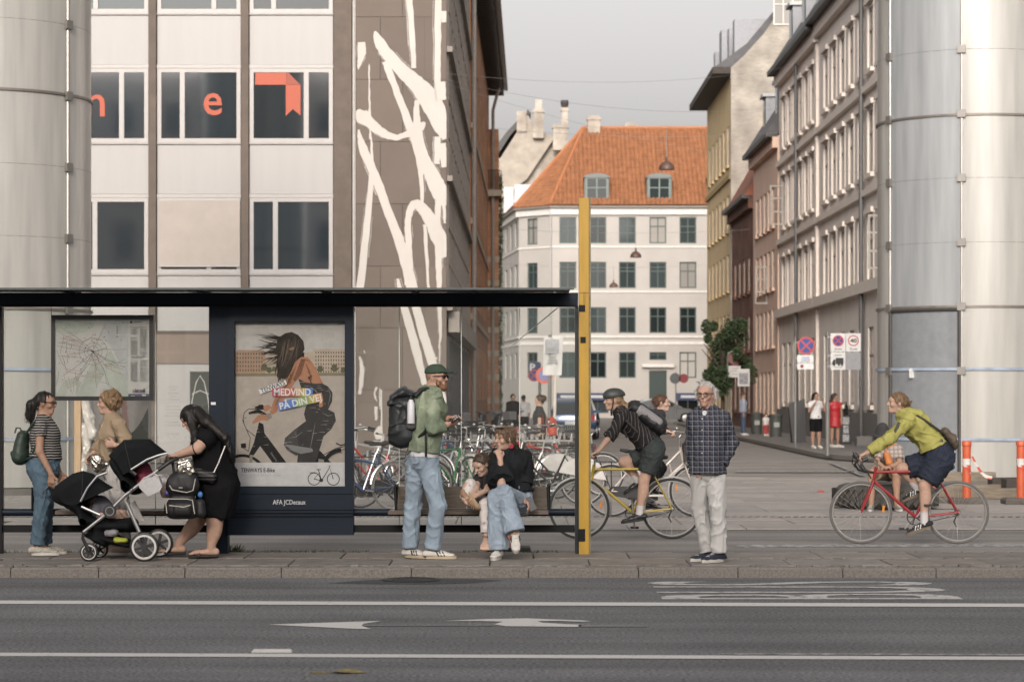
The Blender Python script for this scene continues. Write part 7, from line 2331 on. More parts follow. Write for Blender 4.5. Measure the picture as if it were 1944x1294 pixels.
class Person:
 """one figure: joints given as photo points with a depth offset"""
 def __init__(s, label, Y, J, W, skin, F, up=(0, 0, 1), H=.225, name='person', cat='person', vox=.0085, group=None, snap=True):
  s.Y = Y
  s.J = {}
  for k, v in J.items():
   s.J[k] = P(v[0], v[1], Y + (v[2] if len(v) > 2 else 0)) if not isinstance(v, Vector) else v
  s.W, s.skin, s.vox = W, skin, vox
  s.ground = .087 if Y < 23.6 else (.014 if Y < 48 else .1)
  for k in ('an', 'af'):
   if snap and not 24 < Y < 33 and abs(s.J[k].z - s.ground) < .2:
    s.J[k] = Vector((s.J[k].x, s.J[k].y, s.ground + .078))
  low = min(j.z for j in s.J.values())
  pv = s.J['pv']
  s.root = thing(name, (pv.x, Y, max(0, low - .08)), label, cat, group)
  s.F = V(F).normalized(); u = V(up); u = (u - s.F * u.dot(s.F)).normalized(); s.U = u; s.R = s.F.cross(u)
  s.h = H / .225
  s.C = s.J['hd']
  s.side = (s.J['sn'] - s.J['sf']).normalized()
  s.hands = {}
  s.feet = {}
 def hp(s, f=0, u=0, r=0):
  return s.C + (s.F * f + s.U * u + s.R * r) * s.h
 def hand(s, w, d, n, t, curl=.5, size=1.0, spread=0.0):
  s.hands[w] = (V(d).normalized(), V(n).normalized(), V(t).normalized(), curl, size, spread)
 def foot(s, a, d, ln=.24, bare=False):
  s.feet[a] = (V(d).normalized(), ln, bare)
 def head_prims(s, b, detail=True):
  h, F, U, R = s.h, s.F, s.U, s.R
  ax = (R, F, U)
  b.ell(s.hp(-.012, .032), (.073 * h, .093 * h, .083 * h), ax, .01)
  b.bone(s.hp(.03, .03), s.hp(.05, -.075), (.056 * h, .055 * h), (.032 * h, .036 * h), .03, R)
  b.bone(s.hp(-.02, -.03), s.hp(.0, -.065, 0), (.056 * h, .055 * h), (.045 * h, .045 * h), .03, R)
  if detail:
   b.ell(s.hp(.072, -.088), (.02 * h, .017 * h, .016 * h), ax, .02)
   b.bone(s.hp(.083, .022), s.hp(.106, -.016), .008 * h, .0125 * h, .012); b.ell(s.hp(.1, -.02), (.016 * h, .012 * h, .009 * h), ax, .008)
   b.bone(s.hp(.074, .036, -.034), s.hp(.074, .036, .034), .014 * h, .014 * h, .02)
   for sg in (-1, 1):
    b.ell(s.hp(.058, -.02, .04 * sg), (.022 * h, .022 * h, .02 * h), ax, .02)
    b.ell(s.hp(.089, .012, .03 * sg), (.014 * h, .012 * h, .01 * h), ax, .0, neg=True)
    b.ell(s.hp(-.008, .0, .074 * sg), (.011 * h, .02 * h, .031 * h), ax, .01)
   b.bone(s.hp(.086, -.047, -.018), s.hp(.086, -.047, .018), (.01 * h, .01 * h), (.01 * h, .01 * h), .008)
   b.bone(s.hp(.083, -.06, -.014), s.hp(.083, -.06, .014), (.01 * h, .009 * h), (.01 * h, .009 * h), .008)
 def body(s, detail=True, legs=True):
  J, W = s.J, s.W
  b = SDF()
  s.head_prims(b, detail)
  b.bone(s.hp(-.025, -.04), J['nk'] + V(0, 0, -.01), W['neck'], W['neck'] * 1.15, .03)
  i_ = .9
  tw = lambda k, e=0: (W[k][0] * i_ + e, W[k][1] * i_ + e)
  b.bone(J['pv'], J['wa'], tw('hip'), tw('wai'), .05, s.side); b.bone(J['wa'], J['ch'], tw('wai'), tw('che'), .05, s.side)
  b.bone(J['ch'], J['nk'] + (J['ch'] - J['nk']) * .25, tw('che'), (W['che'][0] * .5, W['che'][1] * .55), .05, s.side)
  for q in 'nf':
   sh = J['s' + q]
   b.bone(J['nk'] + (J['ch'] - J['nk']) * .25, sh, .05 * s.h, W['sh'] * .85, .04)
   b.bone(sh, J['e' + q], W['ua'][0] * .95, W['ua'][1], .03); b.bone(J['e' + q], J['w' + q], W['fa'][0], W['fa'][1], .02)
   w = 'w' + q
   if w in s.hands:
    d, n, t, curl, sz, spr = s.hands[w]
    t = (t - d * t.dot(d)).normalized(); n = d.cross(t) * (1 if d.cross(t).dot(n) > 0 else -1)
    k = sz
    p0 = J[w]
    b.bone(p0 + d * .012, p0 + d * .082 * k, (.026 * k, .017 * k), (.04 * k, .0135 * k), .014, t)
    for i, (off, ln) in enumerate(((.03, .068), (.0105, .078), (-.0095, .073), (-.0285, .056))):
     base = p0 + d * .082 * k + t * off * k
     c1 = curl * (.9 + .12 * i); c2 = c1 + curl * 1.15
     dd = (d + t * (off * spr * 8)).normalized()
     d1 = dd * math.cos(c1) + n * math.sin(c1); d2 = dd * math.cos(c2) + n * math.sin(c2)
     mid = base + d1 * ln * .52 * k
     b.bone(base - d * .01, mid, .0098 * k, .009 * k, .004); b.bone(mid, mid + d2 * ln * .5 * k, .009 * k, .0078 * k, .004)
    tb = p0 + d * .025 * k + t * .026 * k
    td = (d * .62 + t * .72 + n * .35 * curl).normalized(); t2 = (d * .9 + t * .25 + n * .5 * curl).normalized()
    b.bone(tb, tb + td * .038 * k, .013 * k, .0108 * k, .01); b.bone(tb + td * .038 * k, tb + td * .038 * k + t2 * .03 * k, .0105 * k, .0088 * k, .005)
   else:
    d = (J[w] - J['e' + q]).normalized()
    b.bone(J[w], J[w] + d * .1, .022, .03, .02)
   if legs:
    b.bone(J['h' + q], J['k' + q], W['th'][0], W['th'][1], .05);
    kn, an = J['k' + q], J['a' + q]
    b.bone(kn, an, W['cal'][0], W['cal'][1], .03)
    ax = (an - kn).normalized()
    fd = s.feet.get('a' + q, (V(1, 0, 0), .24, False))[0]
    back = (-(fd - ax * fd.dot(ax)))
    back = back.normalized() if back.length > .05 else V(0, 0, 0)
    b.ell(kn + (an - kn) * .3 + back * .018, (W['cal'][0] * .95, W['cal'][0] * .95, W['cal'][0] * 1.9), (_perp(ax), ax.cross(_perp(ax)), ax), .03)
    if 'a' + q in s.feet and s.feet['a' + q][2]:
     fd, ln, bare = s.feet['a' + q]
     up = V(0, 0, 1); up = (up - fd * up.dot(fd)).normalized(); sd = fd.cross(up)
     a = an - up * .045
     b.bone(a - fd * .045, a + fd * ln * .55, (.03, .033), (.04, .024), .02, sd); b.bone(a + fd * ln * .5, a + fd * ln * .7, (.042, .02), (.038, .014), .015, sd)
     if bare:
      for i in range(5):
       o_ = (i - 2) * .017
       b.bone(a + fd * ln * .66 + sd * o_ - up * .008, a + fd * ln * (.82 - .025 * abs(i - 1.5)) + sd * o_ * 1.1 - up * .012, .011, .0095, .004)
  s.b = b.build('body', s.skin, s.root, s.vox)
  return s.b
 def face(s, brow=None, lips=True, eyes=True, lipm=None):
  h = s.h
  M3 = Matrix((s.R, s.F, s.U)).transposed()
  for sg in (-1, 1):
   if eyes:
    MB().ell(s.hp(.082, .011, .03 * sg), (.0125 * h, .006 * h, .0055 * h), 10, 6, M3).build('eye', EYE, s.root, smooth=True)
   a, b, c = s.hp(.089, .031, .012 * sg), s.hp(.0875, .036, .03 * sg), s.hp(.076, .031, .046 * sg)
   MB().tube([a, b, c], [.0035 * h, .0042 * h, .002 * h], 6).build('eyebrow', brow or BROW, s.root, smooth=True)
  if lips:
   m = MB()
   m.ell(s.hp(.091, -.051), (.02 * h, .006 * h, .0075 * h), 10, 6, M3)
   m.build('lips', lipm or LIP, s.root, smooth=True)
 # clothing
 def top(s, name, m, ease=.012, sleeve=.45, hem=None, cuff=.008, wr=.006, seed=0, collar=False, neck=None, flare=0.0, sleeve_ease=None, wf=55, vox=None, fat=0.0, k=.04, far=True):
  J, W = s.J, s.W
  g = SDF()
  e = ease
  E = lambda kk, x=0: (W[kk][0] + e + x, W[kk][1] + e + x + fat)
  hem = hem or J['pv']
  g.bone(hem, J['wa'], E('hip', flare), E('wai'), k, s.side, (1, 0)); g.bone(J['wa'], J['ch'], E('wai'), E('che'), k, s.side)
  nb = J['nk'] + (J['ch'] - J['nk']) * .12
  g.bone(J['ch'], nb, E('che'), (.062 * s.h + e, .058 * s.h + e), k, s.side, (0, 0))
  se = sleeve_ease if sleeve_ease is not None else e * .75
  for q in 'nf':
   if q == 'f' and not far: continue
   sh, el, wr_ = J['s' + q], J['e' + q], J['w' + q]
   g.bone(nb, sh, .055 * s.h + e, W['sh'] + e * .8, k)
   if sleeve <= 0: continue
   z = SDF()
   if sleeve <= 1:
    en = sh + (el - sh) * sleeve
    rr = W['ua'][0] + (W['ua'][1] - W['ua'][0]) * sleeve + se + cuff
    z.bone(sh, en, W['sh'] + se, rr, .025, None, (0, 1))
   else:
    t = sleeve - 1
    z.bone(sh, el, W['sh'] + se, W['ua'][1] + se, .025)
    en = el + (wr_ - el) * t
    rr = W['fa'][0] + (W['fa'][1] - W['fa'][0]) * t + se + cuff
    z.bone(el, en, W['fa'][0] + se + .004, rr, .02, None, (0, 1))
   z.build('sleeve', m, s.root, vox or s.vox * 1.05, wr, wf * 1.25, (1, 1, .7), seed=seed + 7)
  if neck:
   g.ell(*neck, neg=True)
  if collar:
   g.bone(J['nk'] + V(0, 0, -.03), J['nk'] + s.U * .035 * s.h - s.F * .005, W['neck'] + .03, W['neck'] + .016, .02, None, (0, 1))
   g.bone(J['nk'] + V(0, 0, -.0) + s.U * .01, J['nk'] + s.U * .09 - s.F * .0, W['neck'] + .004, W['neck'] + .006, 0, None, (0, 0), neg=True)
  return g.build(name, m, s.root, vox or s.vox * 1.05, wr, wf, (1, 1, .6), seed=seed)
 def trousers(s, name, m, ease=.012, end=1.0, flare=0.0, wr=.005, seed=1, hipe=.01, which='nf', wf=85, thigh=0.0, waist=None, kneeflare=0.0, k=.02, band=.72):
  J, W = s.J, s.W
  g = SDF()
  top = waist or (J['pv'] + (J['wa'] - J['pv']) * band)
  E = (W['hip'][0] + hipe, W['hip'][1] + hipe)
  g.bone(J['pv'] + (J['pv'] - J['wa']).normalized() * .02, top, E, (W['hip'][0] * .88 + hipe, W['hip'][1] * .9 + hipe), .04, s.side, (0, 1))
  for q in which:
   hp, kn, an = J['h' + q], J['k' + q], J['a' + q]
   if end <= 0.5:
    en = hp + (kn - hp) * (end * 2)
    r1 = W['th'][0] + (W['th'][1] - W['th'][0]) * end * 2
    g.bone(hp, en, W['th'][0] + ease + .01 + thigh, r1 + ease + flare, k, None, (0, 1))
   else:
    t = (end - .5) * 2
    g.bone(hp, kn, W['th'][0] + ease + .008 + thigh, W['th'][1] + ease + kneeflare, k)
    en = kn + (an - kn) * t
    r1 = W['cal'][0] + (W['cal'][1] - W['cal'][0]) * t
    g.bone(kn, en, max(W['cal'][0], W['th'][1]) + ease + kneeflare, r1 + ease + .012 + flare, .02, None, (0, 1))
  return g.build(name, m, s.root, s.vox * 1.0, wr * 1.05, wf, (1, 1, .9), seed=seed)
 def shoe(s, a, upper, sole, d=None, ln=.27, up=(0, 0, 1), high=0.0, stripes_=None, h=.075, sole_h=.026):
  an = s.J[a]
  fd = V(d).normalized() if d is not None else s.feet[a][0]
  up = V(up); up = (up - fd * up.dot(fd)).normalized(); sd = fd.cross(up)
  base = an - up * (h)
  g = SDF()
  heel = base - fd * .058
  g.bone(heel + up * .042, base + fd * ln * .38 + up * .04, (.034, .036), (.042, .034), .02, sd)
  g.bone(base + fd * ln * .3 + up * .036, base + fd * (ln * .68) + up * .03, (.044, .03), (.04, .02), .02, sd)
  g.bone(base + up * .05 + fd * .0, an + up * (-.0 + high), (.038, .045), (.04, .046), .025, sd, (0, 1))
  g.cut(base + up * sole_h, -up)
  o = g.build('shoe', upper, s.root, .0075)
  pts = []
  for i in range(18):
   t = 2 * PI * i / 18
   x = math.cos(t); y = math.sin(t)
   wdt = .043 + .006 * x if x > -.3 else .038
   pts.append(base + fd * (ln * .35 - .016 + x * ln * .5) + sd * y * wdt)
  MB().prism(pts, up * (sole_h + .004)).build('sole', sole, o)
  if stripes_:
   sm = MB()
   for sg in (-1, 1):
    for k in range(3):
     c = base + fd * (ln * .2 + k * .028) + sd * sg * .0425 + up * .05
     sm.obox(c, fd * .006 + up * .0, up * .022 - fd * .012 - sd * sg * .006, sd * .003)
   sm.build('shoe_stripes', stripes_, o)
  lc = MB()
  for k in range(4):
   c = base + fd * (ln * .3 + k * .022) + up * (.077 - k * .007)
   lc.tube([c - sd * .022, c + up * .004, c + sd * .022], .003, 5)
  lc.build('laces', mat('lace_white', (.6, .58, .55), .8), o)
  return o
 def hair(s, m, extra=None, vol=.012, front=(.07, .045), nrm=(.78, -.62), wr=.004, seed=3, low=None, vox=None, cutface=True, wf=120, aniso=(1, 1, .35), strands=420):
  h = s.h
  g = SDF()
  ax = (s.R, s.F, s.U)
  g.ell(s.hp(-.014, .036), ((.075 + vol) * h, (.095 + vol) * h, (.084 + vol) * h), ax, .01)
  g.bone(s.hp(-.045, .01), s.hp(-.055, -.04), (.06 * h + vol, .045 * h + vol), (.05 * h, .035 * h), .03, s.R)
  if cutface:
   g.cut(s.hp(*front), s.F * nrm[0] + s.U * nrm[1])
  if extra:
   extra(g)
  o = g.build('hair', m, s.root, vox or s.vox * .9, wr, wf, aniso, seed=seed)
  r = random.Random(seed)
  mb = MB()
  vv = o.data.vertices
  org = ORG[s.root.name]
  for k in range(strands if len(vv) else 0):
   v = vv[r.randrange(len(vv))]
   p = v.co + org
   n = v.normal
   d = (-s.U * .8 - s.F * .5 + n * .35 + V(r.gauss(0, .35), r.gauss(0, .35), r.gauss(0, .25)))
   d = (d - n * d.dot(n) * .7).normalized()
   L = r.uniform(.02, .055) * s.h
   sd = d.cross(n)
   if sd.length < .05: continue
   sd = sd.normalized() * .0016
   q = p + d * L * .5 + n * .006
   e = p + d * L + n * r.uniform(-.002, .012)
   mb.add([p - sd, p + sd, q + sd, q - sd, e], [(0, 1, 2, 3), (3, 2, 4)])
  mb.build('hair_strands', m, o)
  return o
 def glasses(s, dark=True, m=None):
  h = s.h
  m = m or mat('glasses_black', (.01, .01, .01), .25)
  fr = MB(); ln = MB()
  for sg in (-1, 1):
   c = s.hp(.098, .01, .03 * sg)
   a, b = s.R * .024 * h, s.U * .019 * h
   pts = [c + a * math.cos(t) * 1.02 + b * math.sin(t) * (1.0 if math.sin(t) < 0 else .85) for t in [i * 2 * PI / 12 for i in range(12)]]
   fr.tube(pts, .0032 * h, 5, closed=True)
   ln.poly([p + s.F * .001 for p in pts])
   fr.tube([s.hp(.096, .018, .054 * sg), s.hp(.05, .018, .079 * sg), s.hp(-.01, .014, .082 * sg)], .0035 * h, 5)
  fr.tube([s.hp(.1, .014, -.008), s.hp(.102, .016, 0), s.hp(.1, .014, .008)], .003 * h, 5)
  o = fr.build('glasses', m, s.root, smooth=True)
  ln.build('lens', m if dark else glassmat('spectacle_lens', (.93, .95, .95), .08, .05, .03), o)
def stand(px, top, feet, Y, face, wide=1.0, sp=.055):
 """joints of a standing figure from its pixel height; face = +1 right, -1 left, 0 towards us, 2 away"""
 Hh = feet - top
 y = lambda f: top + Hh * f
 m = Hh / 1.0
 ax = V(0, 1, 0) if face in (1, -1) else V(1, 0, 0)
 J = {}
 c = lambda n, f, dx=0, dy=0: J.__setitem__(n, P(px, y(f), Y) + V(dx, dy, 0))
 hh = Hh / FPX * Y
 c('hd', .066); c('nk', .165); c('ch', .26); c('wa', .385); c('pv', .48)
 for q, sg in (('n', -1), ('f', 1)):
  o = lambda k: (ax.x * sg * k * hh, ax.y * sg * k * hh)
  c('s' + q, .195, *o(.105 * wide)); c('e' + q, .36, *o(.125 * wide)); c('w' + q, .5, *o(.12 * wide)); c('h' + q, .51, *o(.05)); c('k' + q, .73, *o(sp)); c('a' + q, .95, *o(sp * 1.05))
 return J
# woman in the striped top
X_, Y_, Z_ = V(1, 0, 0), V(0, 1, 0), V(0, 0, 1)
WSOLE = mat('sole_white', (.5, .48, .44), .7)
WLEATHER = mat('shoe_white', (.55, .53, .49), .5, var=.06)
BLACKC = mat('black_cotton', (.009, .009, .01), .95, var=.25, scale=5, spec=.1)
a = Person('woman in striped top, jeans and sunglasses beside the double pushchair', 23.0, dict(hd=(86, 766), nk=(82, 794), ch=(85, 824), wa=(87, 860), pv=(83, 884), sn=(77, 808, -.16), sf=(86, 808, .16), en=(75, 857, -.21), ef=(97, 856, .2), wn=(97, 899, -.22), wf=(113, 896, .1), hn=(81, 893, -.085), hf=(84, 893, .085), kn=(80, 955, -.095), kf=(87, 955, .085), an=(71, 1030, -.1), af=(85, 1027, .1)),
     scaled(WF, .98, hip=(.165, .15), wai=(.14, .125), che=(.15, .13)), SKIN['tan'], (1, -.12, -.06), H=.212)
a.hand('wn', (.0, .1, -1), (.3, .9, 0), (1, -.2, 0), .35); a.hand('wf', (.3, -.2, -1), (-.3, -1, 0), (1, 0, 0), .5)
a.foot('an', X_); a.foot('af', X_)
a.body(); a.face(lips=True, eyes=False)
a.top('striped_shirt', stripes('breton_stripe', (.02, .02, .022), (.38, .36, .34), .0245, 'Z', .28), .01, .42, P(86, 868, 23.0), seed=2, wr=.005)
a.trousers('jeans', DENIM('mid_blue_denim', (.07, .115, .155)), .014, .97, .008, .006, seed=4, kneeflare=.004)
MB().torus(P(86, 865, 23.0), (0.0, 0, 1), .128, .013, 28, 6).build('belt', mat('belt_black', (.012, .012, .012), .5), a.root, smooth=True)
for q in ('an', 'af'): a.shoe(q, mat('trainer_beige', (.36, .33, .28), .8, var=.25, scale=30), WSOLE, X_, .27)
def _pony(g):
 g.bone(a.hp(-.11, .02), a.hp(-.14, -.02), .03, .045, .02); g.bone(a.hp(-.14, -.02), a.hp(-.15, -.14), .05, .042, .03); g.bone(a.hp(-.15, -.12), a.hp(-.135, -.21), .04, .012, .02)
a.hair(HAIR['black'], _pony, .006, (.06, .05), wr=.006)
a.glasses(True)
def rucksack(label, pts, W, m, name='backpack', side=Y_, fl=.0, wr=.006, vox=.0095, straps=(), strapm=None, sr=.012, seed=0, cat='backpack'):
 c = pts[0][0]
 root = thing(name, c, label, cat)
 g = SDF()
 for p, q, ra, rb in pts:
  g.bone(p, q, ra, rb, .04, side)
 g.build('bag_body', m, root, vox, wr, 45, (1, 1, 1), seed=seed)
 for st_ in straps:
  MB().tube(st_, sr, 6).build('strap', strapm or m, root, smooth=True)
 return root
DGREEN = mat('bottle_green_nylon', (.022, .038, .028), .55, var=.2, scale=5)
b23 = lambda x, y, d=0: P(x, y, 23.0 + d)
rk = rucksack('dark green rucksack on the back of the woman in stripes', [(b23(40, 868), b23(44, 828), (.13, .075), (.105, .06)), (b23(34, 868), b23(38, 842), (.1, .05), (.09, .045))], None, DGREEN, straps=[[b23(50, 822, -.06), b23(66, 800, -.1), b23(80, 803, -.12), b23(72, 835, -.16), b23(60, 868, -.12), b23(48, 872, -.06)]], sr=.012)
MB().tube([b23(28, 822), b23(31, 812), b23(38, 812), b23(42, 820)], .008, 6).build('carry_loop', DGREEN, rk, smooth=True)
SDF().bone(b23(26, 860), b23(30, 872), (.08, .03), (.08, .03), .02, Y_).build('front_pocket', DGREEN, rk, .01)
# curly haired woman in the beige jacket
a = Person('woman with curly fair hair in a beige jacket behind the pushchair', 23.0, dict(hd=(206, 766), nk=(213, 794), ch=(215, 822), wa=(216, 858), pv=(219, 884), sn=(226, 806, -.17), sf=(204, 808, .15), en=(244, 850, -.2), ef=(190, 846, .14), wn=(219, 845, -.26), wf=(176, 862, .02), hn=(222, 893, -.085), hf=(217, 893, .085), kn=(228, 955, -.09), kf=(216, 955, .09), an=(233, 1028, -.08), af=(218, 1028, .1)),
     scaled(WF, 1.0), SKIN['light'], (-1, -.05, .0), H=.212)
a.hand('wn', (-1, .1, .15), (0, .3, -1), (0, -.2, 1), .9); a.hand('wf', (-.6, -.3, -.75), (.6, 0, -.6), (-.4, -.9, .2), .8)
a.foot('an', (-1, 0, 0)); a.foot('af', (-1, 0, 0))
a.body(); a.face()
BEIGE = mat('beige_cotton', (.27, .205, .135), .85, var=.12, scale=5, bump=.1)
a.top('jacket', BEIGE, .026, 1.78, P(220, 872, 23.0), cuff=.012, wr=.009, seed=6, collar=True, neck=(P(190, 812, 23.0), (.075, .09, .14), None, .0))
a.top('blouse', mat('white_print_blouse', (.5, .48, .46), .85, var=.3, scale=45), .008, .3, P(218, 880, 23.0), wr=.003, seed=7)
a.trousers('trousers', mat('white_linen', (.52, .5, .48), .85, var=.08), .018, .97, .015, .006, seed=8, kneeflare=.01)
for q in ('an', 'af'): a.shoe(q, mat('shoe_tan', (.3, .24, .18), .7), WSOLE, (-1, 0, 0), .25)
def _curl(g):
 r = random.Random(8)
 for k in range(46):
  th = r.uniform(-1.9, 1.9); el = r.uniform(-.75, 1.2)
  p = a.hp(-.03 - .085 * math.cos(th) * math.cos(el), .03 + .1 * math.sin(el), .09 * math.sin(th) * math.cos(el))
  g.ell(p, (.026, .026, .024), None, .012)
 for k in range(8):
  g.ell(a.hp(.06 - .01 * k * .4, .075 + .006 * (k % 3), -.05 + .014 * k), (.022, .022, .02), None, .012)
a.hair(HAIR['curly'], _curl, .016, (.065, .04), wr=.007, wf=160, aniso=(1, 1, 1))
sb = thing('shoulder_bag', P(222, 858, 23.0), 'dark shoulder bag under the arm of the woman in beige', 'handbag')
SDF().bone(P(218, 862, 22.78), P(232, 862, 22.78), (.03, .07), (.03, .06), .02, Y_).build('bag_body', mat('dark_leather', (.015, .012, .012), .5), sb, .01)
MB().tube([P(220, 852, 22.78), P(219, 815, 22.82), P(222, 797, 22.9), P(228, 796, 23.0)], .009, 6).build('strap', MATS['dark_leather'], sb, smooth=True)
# woman in black pushing the pushchair
a = Person('woman in a black dress with long dark hair leaning on the pushchair handle', 22.6, dict(hd=(364, 794), nk=(383, 812), ch=(396, 842), wa=(406, 888), pv=(413, 922), sn=(392, 832, -.19), sf=(388, 832, .19), en=(374, 851, -.27), ef=(368, 853, .2), wn=(335, 864, -.2), wf=(333, 866, .12), hn=(412, 938, -.1), hf=(405, 938, .1), kn=(407, 985, -.1), kf=(376, 983, .1), an=(401, 1038, -.1), af=(338, 1033, .08)),
     scaled(WF, 1.12, hip=(.2, .19), wai=(.19, .165), che=(.19, .155), th=(.11, .075), cal=(.07, .04), ua=(.062, .052), fa=(.05, .03)), SKIN['light'], (-.85, -.15, -.55), up=(-.4, 0, 1), H=.22, snap=False)
a.hand('wn', (-1, 0, -.1), (0, .2, -1), (0.1, 1, .1), 1.1); a.hand('wf', (-1, 0, -.1), (0, .2, -1), (0, -1, 0), 1.1)
a.foot('an', (-1, -.05, -.03), .25, True); a.foot('af', (-1, -.05, -.05), .25, True)
a.body(); a.face()
g = SDF()
J, W = a.J, a.W
g.bone(P(411, 980, 22.6), J['pv'], (.185, .165), (.21, .2), .05, Y_, (1, 0)); g.bone(J['pv'], J['wa'], (.215, .2), (.205, .18), .06, Y_); g.bone(J['wa'], J['ch'], (.205, .18), (.205, .165), .06, Y_)
g.bone(J['ch'], J['nk'] + V(.03, 0, -.02), (.205, .165), (.09, .08), .05, Y_)
for q in 'nf':
 g.bone(J['nk'] + V(.03, 0, -.02), J['s' + q], .07, .085, .04); g.bone(J['s' + q], J['s' + q] + (J['e' + q] - J['s' + q]) * .55, .085, .088, .03, None, (0, 1))
 g.bone(J['h' + q], J['h' + q] + (J['k' + q] - J['h' + q]) * .85, .125, .105, .05, None, (0, 1))
g.build('dress', BLACKC, a.root, .0095, .008, 40, (1, 1, .6), seed=9)
SAND = mat('sandal_brown', (.09, .06, .045), .7)
for q in ('an', 'af'):
 an = J[q]; fd = a.feet[q][0]; sd_ = fd.cross(Z_).normalized()
 so = SDF(); so.bone(an - Z_ * .083 - fd * .06, an - Z_ * .083 + fd * .2, (.042, .014), (.047, .014), .01, sd_)
 o = so.build('sandal', mat('sandal_sole', (.03, .027, .025), .8), a.root, .0085)
 MB().tube([an - Z_ * .078 + fd * .12 - sd_ * .05, an - Z_ * .03 + fd * .09, an - Z_ * .078 + fd * .12 + sd_ * .05], .018, 6).build('sandal_strap', SAND, o, smooth=True)
def _long(g):
 for k in range(9):
  o_ = (k - 4) * .034
  g.bone(a.hp(-.07, .03, o_ * .6), P(392, 815, 22.6 + o_ * 1.2) + V(0, 0, .07), .045, .05, .03); g.bone(P(392, 815, 22.6 + o_ * 1.2) + V(0, 0, .07), P(418, 838, 22.6 + o_ * 1.5) + V(.04, 0, .04), .048, .04, .03); g.bone(P(418, 838, 22.6 + o_ * 1.5) + V(.04, 0, .04), P(434, 878 - abs(k - 4) * 4, 22.6 + o_ * 1.6) + V(.02, 0, 0), .036, .012, .025)
 for k in range(3):
  g.bone(a.hp(.01, .06, -.07), a.hp(.02, -.04, -.09), .035, .03, .03); g.bone(a.hp(.02, -.04, -.09), P(372, 836, 22.36), .032, .02, .03)
a.hair(HAIR['black'], _long, .014, (.082, .02), (.9, -.35), .005, seed=4, vox=.009)
MB().torus(J['en'] + (J['wn'] - J['en']) * .05, (J['wn'] - J['en']), .058, .005, 20, 5).build('hair_tie', BLACKC, a.root)
hb_ = thing('quilted_handbag', P(390, 900, 22.34), 'small black quilted handbag on a chain worn by the woman in black', 'handbag')
SDF().bone(P(368, 897, 22.33), P(404, 906, 22.33), (.035, .055), (.035, .055), .02, Y_).build('bag_body', stripes('quilted_black', (.012, .012, .012), (.12, .12, .12), .03, 'Z', .14, .45, noise=.03), hb_, .008)
ch_ = MB()
cpts = [P(405, 898, 22.32), P(414, 880, 22.3), P(421, 862, 22.32), P(428, 845, 22.36)]
for p_, q_ in zip(cpts, cpts[1:]):
 for i in range(9):
  c = p_ + (q_ - p_) * (i / 9)
  ch_.ell(c, (.008, .005, .008), 6, 4)
ch_.build('chain_strap', CHROME, hb_, smooth=True)
# the double pushchair and what hangs on it
YP = 22.35
p_ = lambda zx, zy, d=0.0: P(90 + zx / 3.804, 730 + zy / 3.804, YP + d)
pc = thing('double_pushchair', (p_(480, 1270).x, YP, .085), 'black double pushchair with silver frame and white tyred wheels', 'pushchair')
ALU = mat('pushchair_silver', (.42, .42, .42), .3, .85, var=.06)
FAB = mat('pushchair_black_fabric', (.008, .009, .01), .9, var=.3, scale=5, bump=.15, spec=.15)
PLB = mat('pushchair_plastic', (.014, .015, .016), .45)
def pwheel(c, R, nm='wheel'):
 w = MB(); w.torus(c, (0, 1, 0), R - .016, .017, 36, 8)
 wo = w.build(nm, PLB, pc, smooth=True)
 t = MB(); t.lathe([(R * .84, -.016), (R * .84, .016), (R * .7, .018), (R * .7, -.018), (R * .84, -.016)], c, 36, (0, 1, 0)); t.build('white_band', mat('wheel_band_white', (.5, .49, .47), .6), wo, smooth=True)
 sp = MB()
 for i in range(6):
  an_ = i * PI / 3 + .3
  sp.bar(V(c), V(c) + V(math.cos(an_), 0, math.sin(an_)) * R * .72, R * .2, .02, (0, 1, 0))
 sp.disc(c, (0, 1, 0), R * .22, .04, 14)
 sp.build('wheel_spokes', PLB, wo)
rw = p_(700, 1165, -.27); fw = p_(300, 1205, -.22)
rw.z = .085 + .134; fw.z = .085 + .083
pwheel(rw, .134); pwheel(rw + V(.05, .56, 0), .134); pwheel(fw, .083); pwheel(fw + V(.02, .44, 0), .083)
for s_ in (-.25, .25):
 MB().tube([p_(262, 1062, s_), p_(410, 945, s_), p_(560, 800, s_), p_(700, 690, s_), p_(800, 615, s_)], .017, 10).build('main_tube', ALU, pc, smooth=True)
 MB().tube([p_(570, 850, s_), p_(665, 1065, s_)], .019, 10).build('rear_leg', ALU, pc, smooth=True)
 MB().tube([p_(262, 1060, s_), p_(255, 1110, s_), p_(300, 1200, s_)], .016, 8).build('front_leg', PLB, pc, smooth=True)
 MB().tube([p_(665, 1060, s_), p_(700, 1160, s_)], .02, 8).build('rear_fork', PLB, pc, smooth=True)
 MB().tube([p_(240, 842, s_ * 1.14), p_(290, 745, s_ * 1.14), p_(360, 660, s_ * 1.14), p_(430, 634, s_ * 1.1)], .011, 8).build('canopy_bar', ALU, pc, smooth=True)
 MB().tube([p_(605, 612, s_ * 1.14), p_(720, 540, s_ * 1.14), p_(800, 510, s_ * 1.14), p_(868, 494, s_ * 1.1)], .011, 8).build('canopy_bar', ALU, pc, smooth=True)
 MB().tube([p_(245, 880, s_), p_(380, 940, s_)], .014, 8).build('seat_arm', ALU, pc, smooth=True)
 MB().tube([p_(600, 620, s_), p_(640, 650, s_)], .02, 8).build('seat_joint', PLB, pc, smooth=True)
 MB().disc(p_(450, 912, s_ * 1.1), (0, 1, 0), .06, .03, 24).build('hub_disc', PLB, pc)
 MB().torus(p_(450, 912, s_ * 1.16), (0, 1, 0), .038, .006, 24, 6).build('hub_ring', ALU, pc, smooth=True)
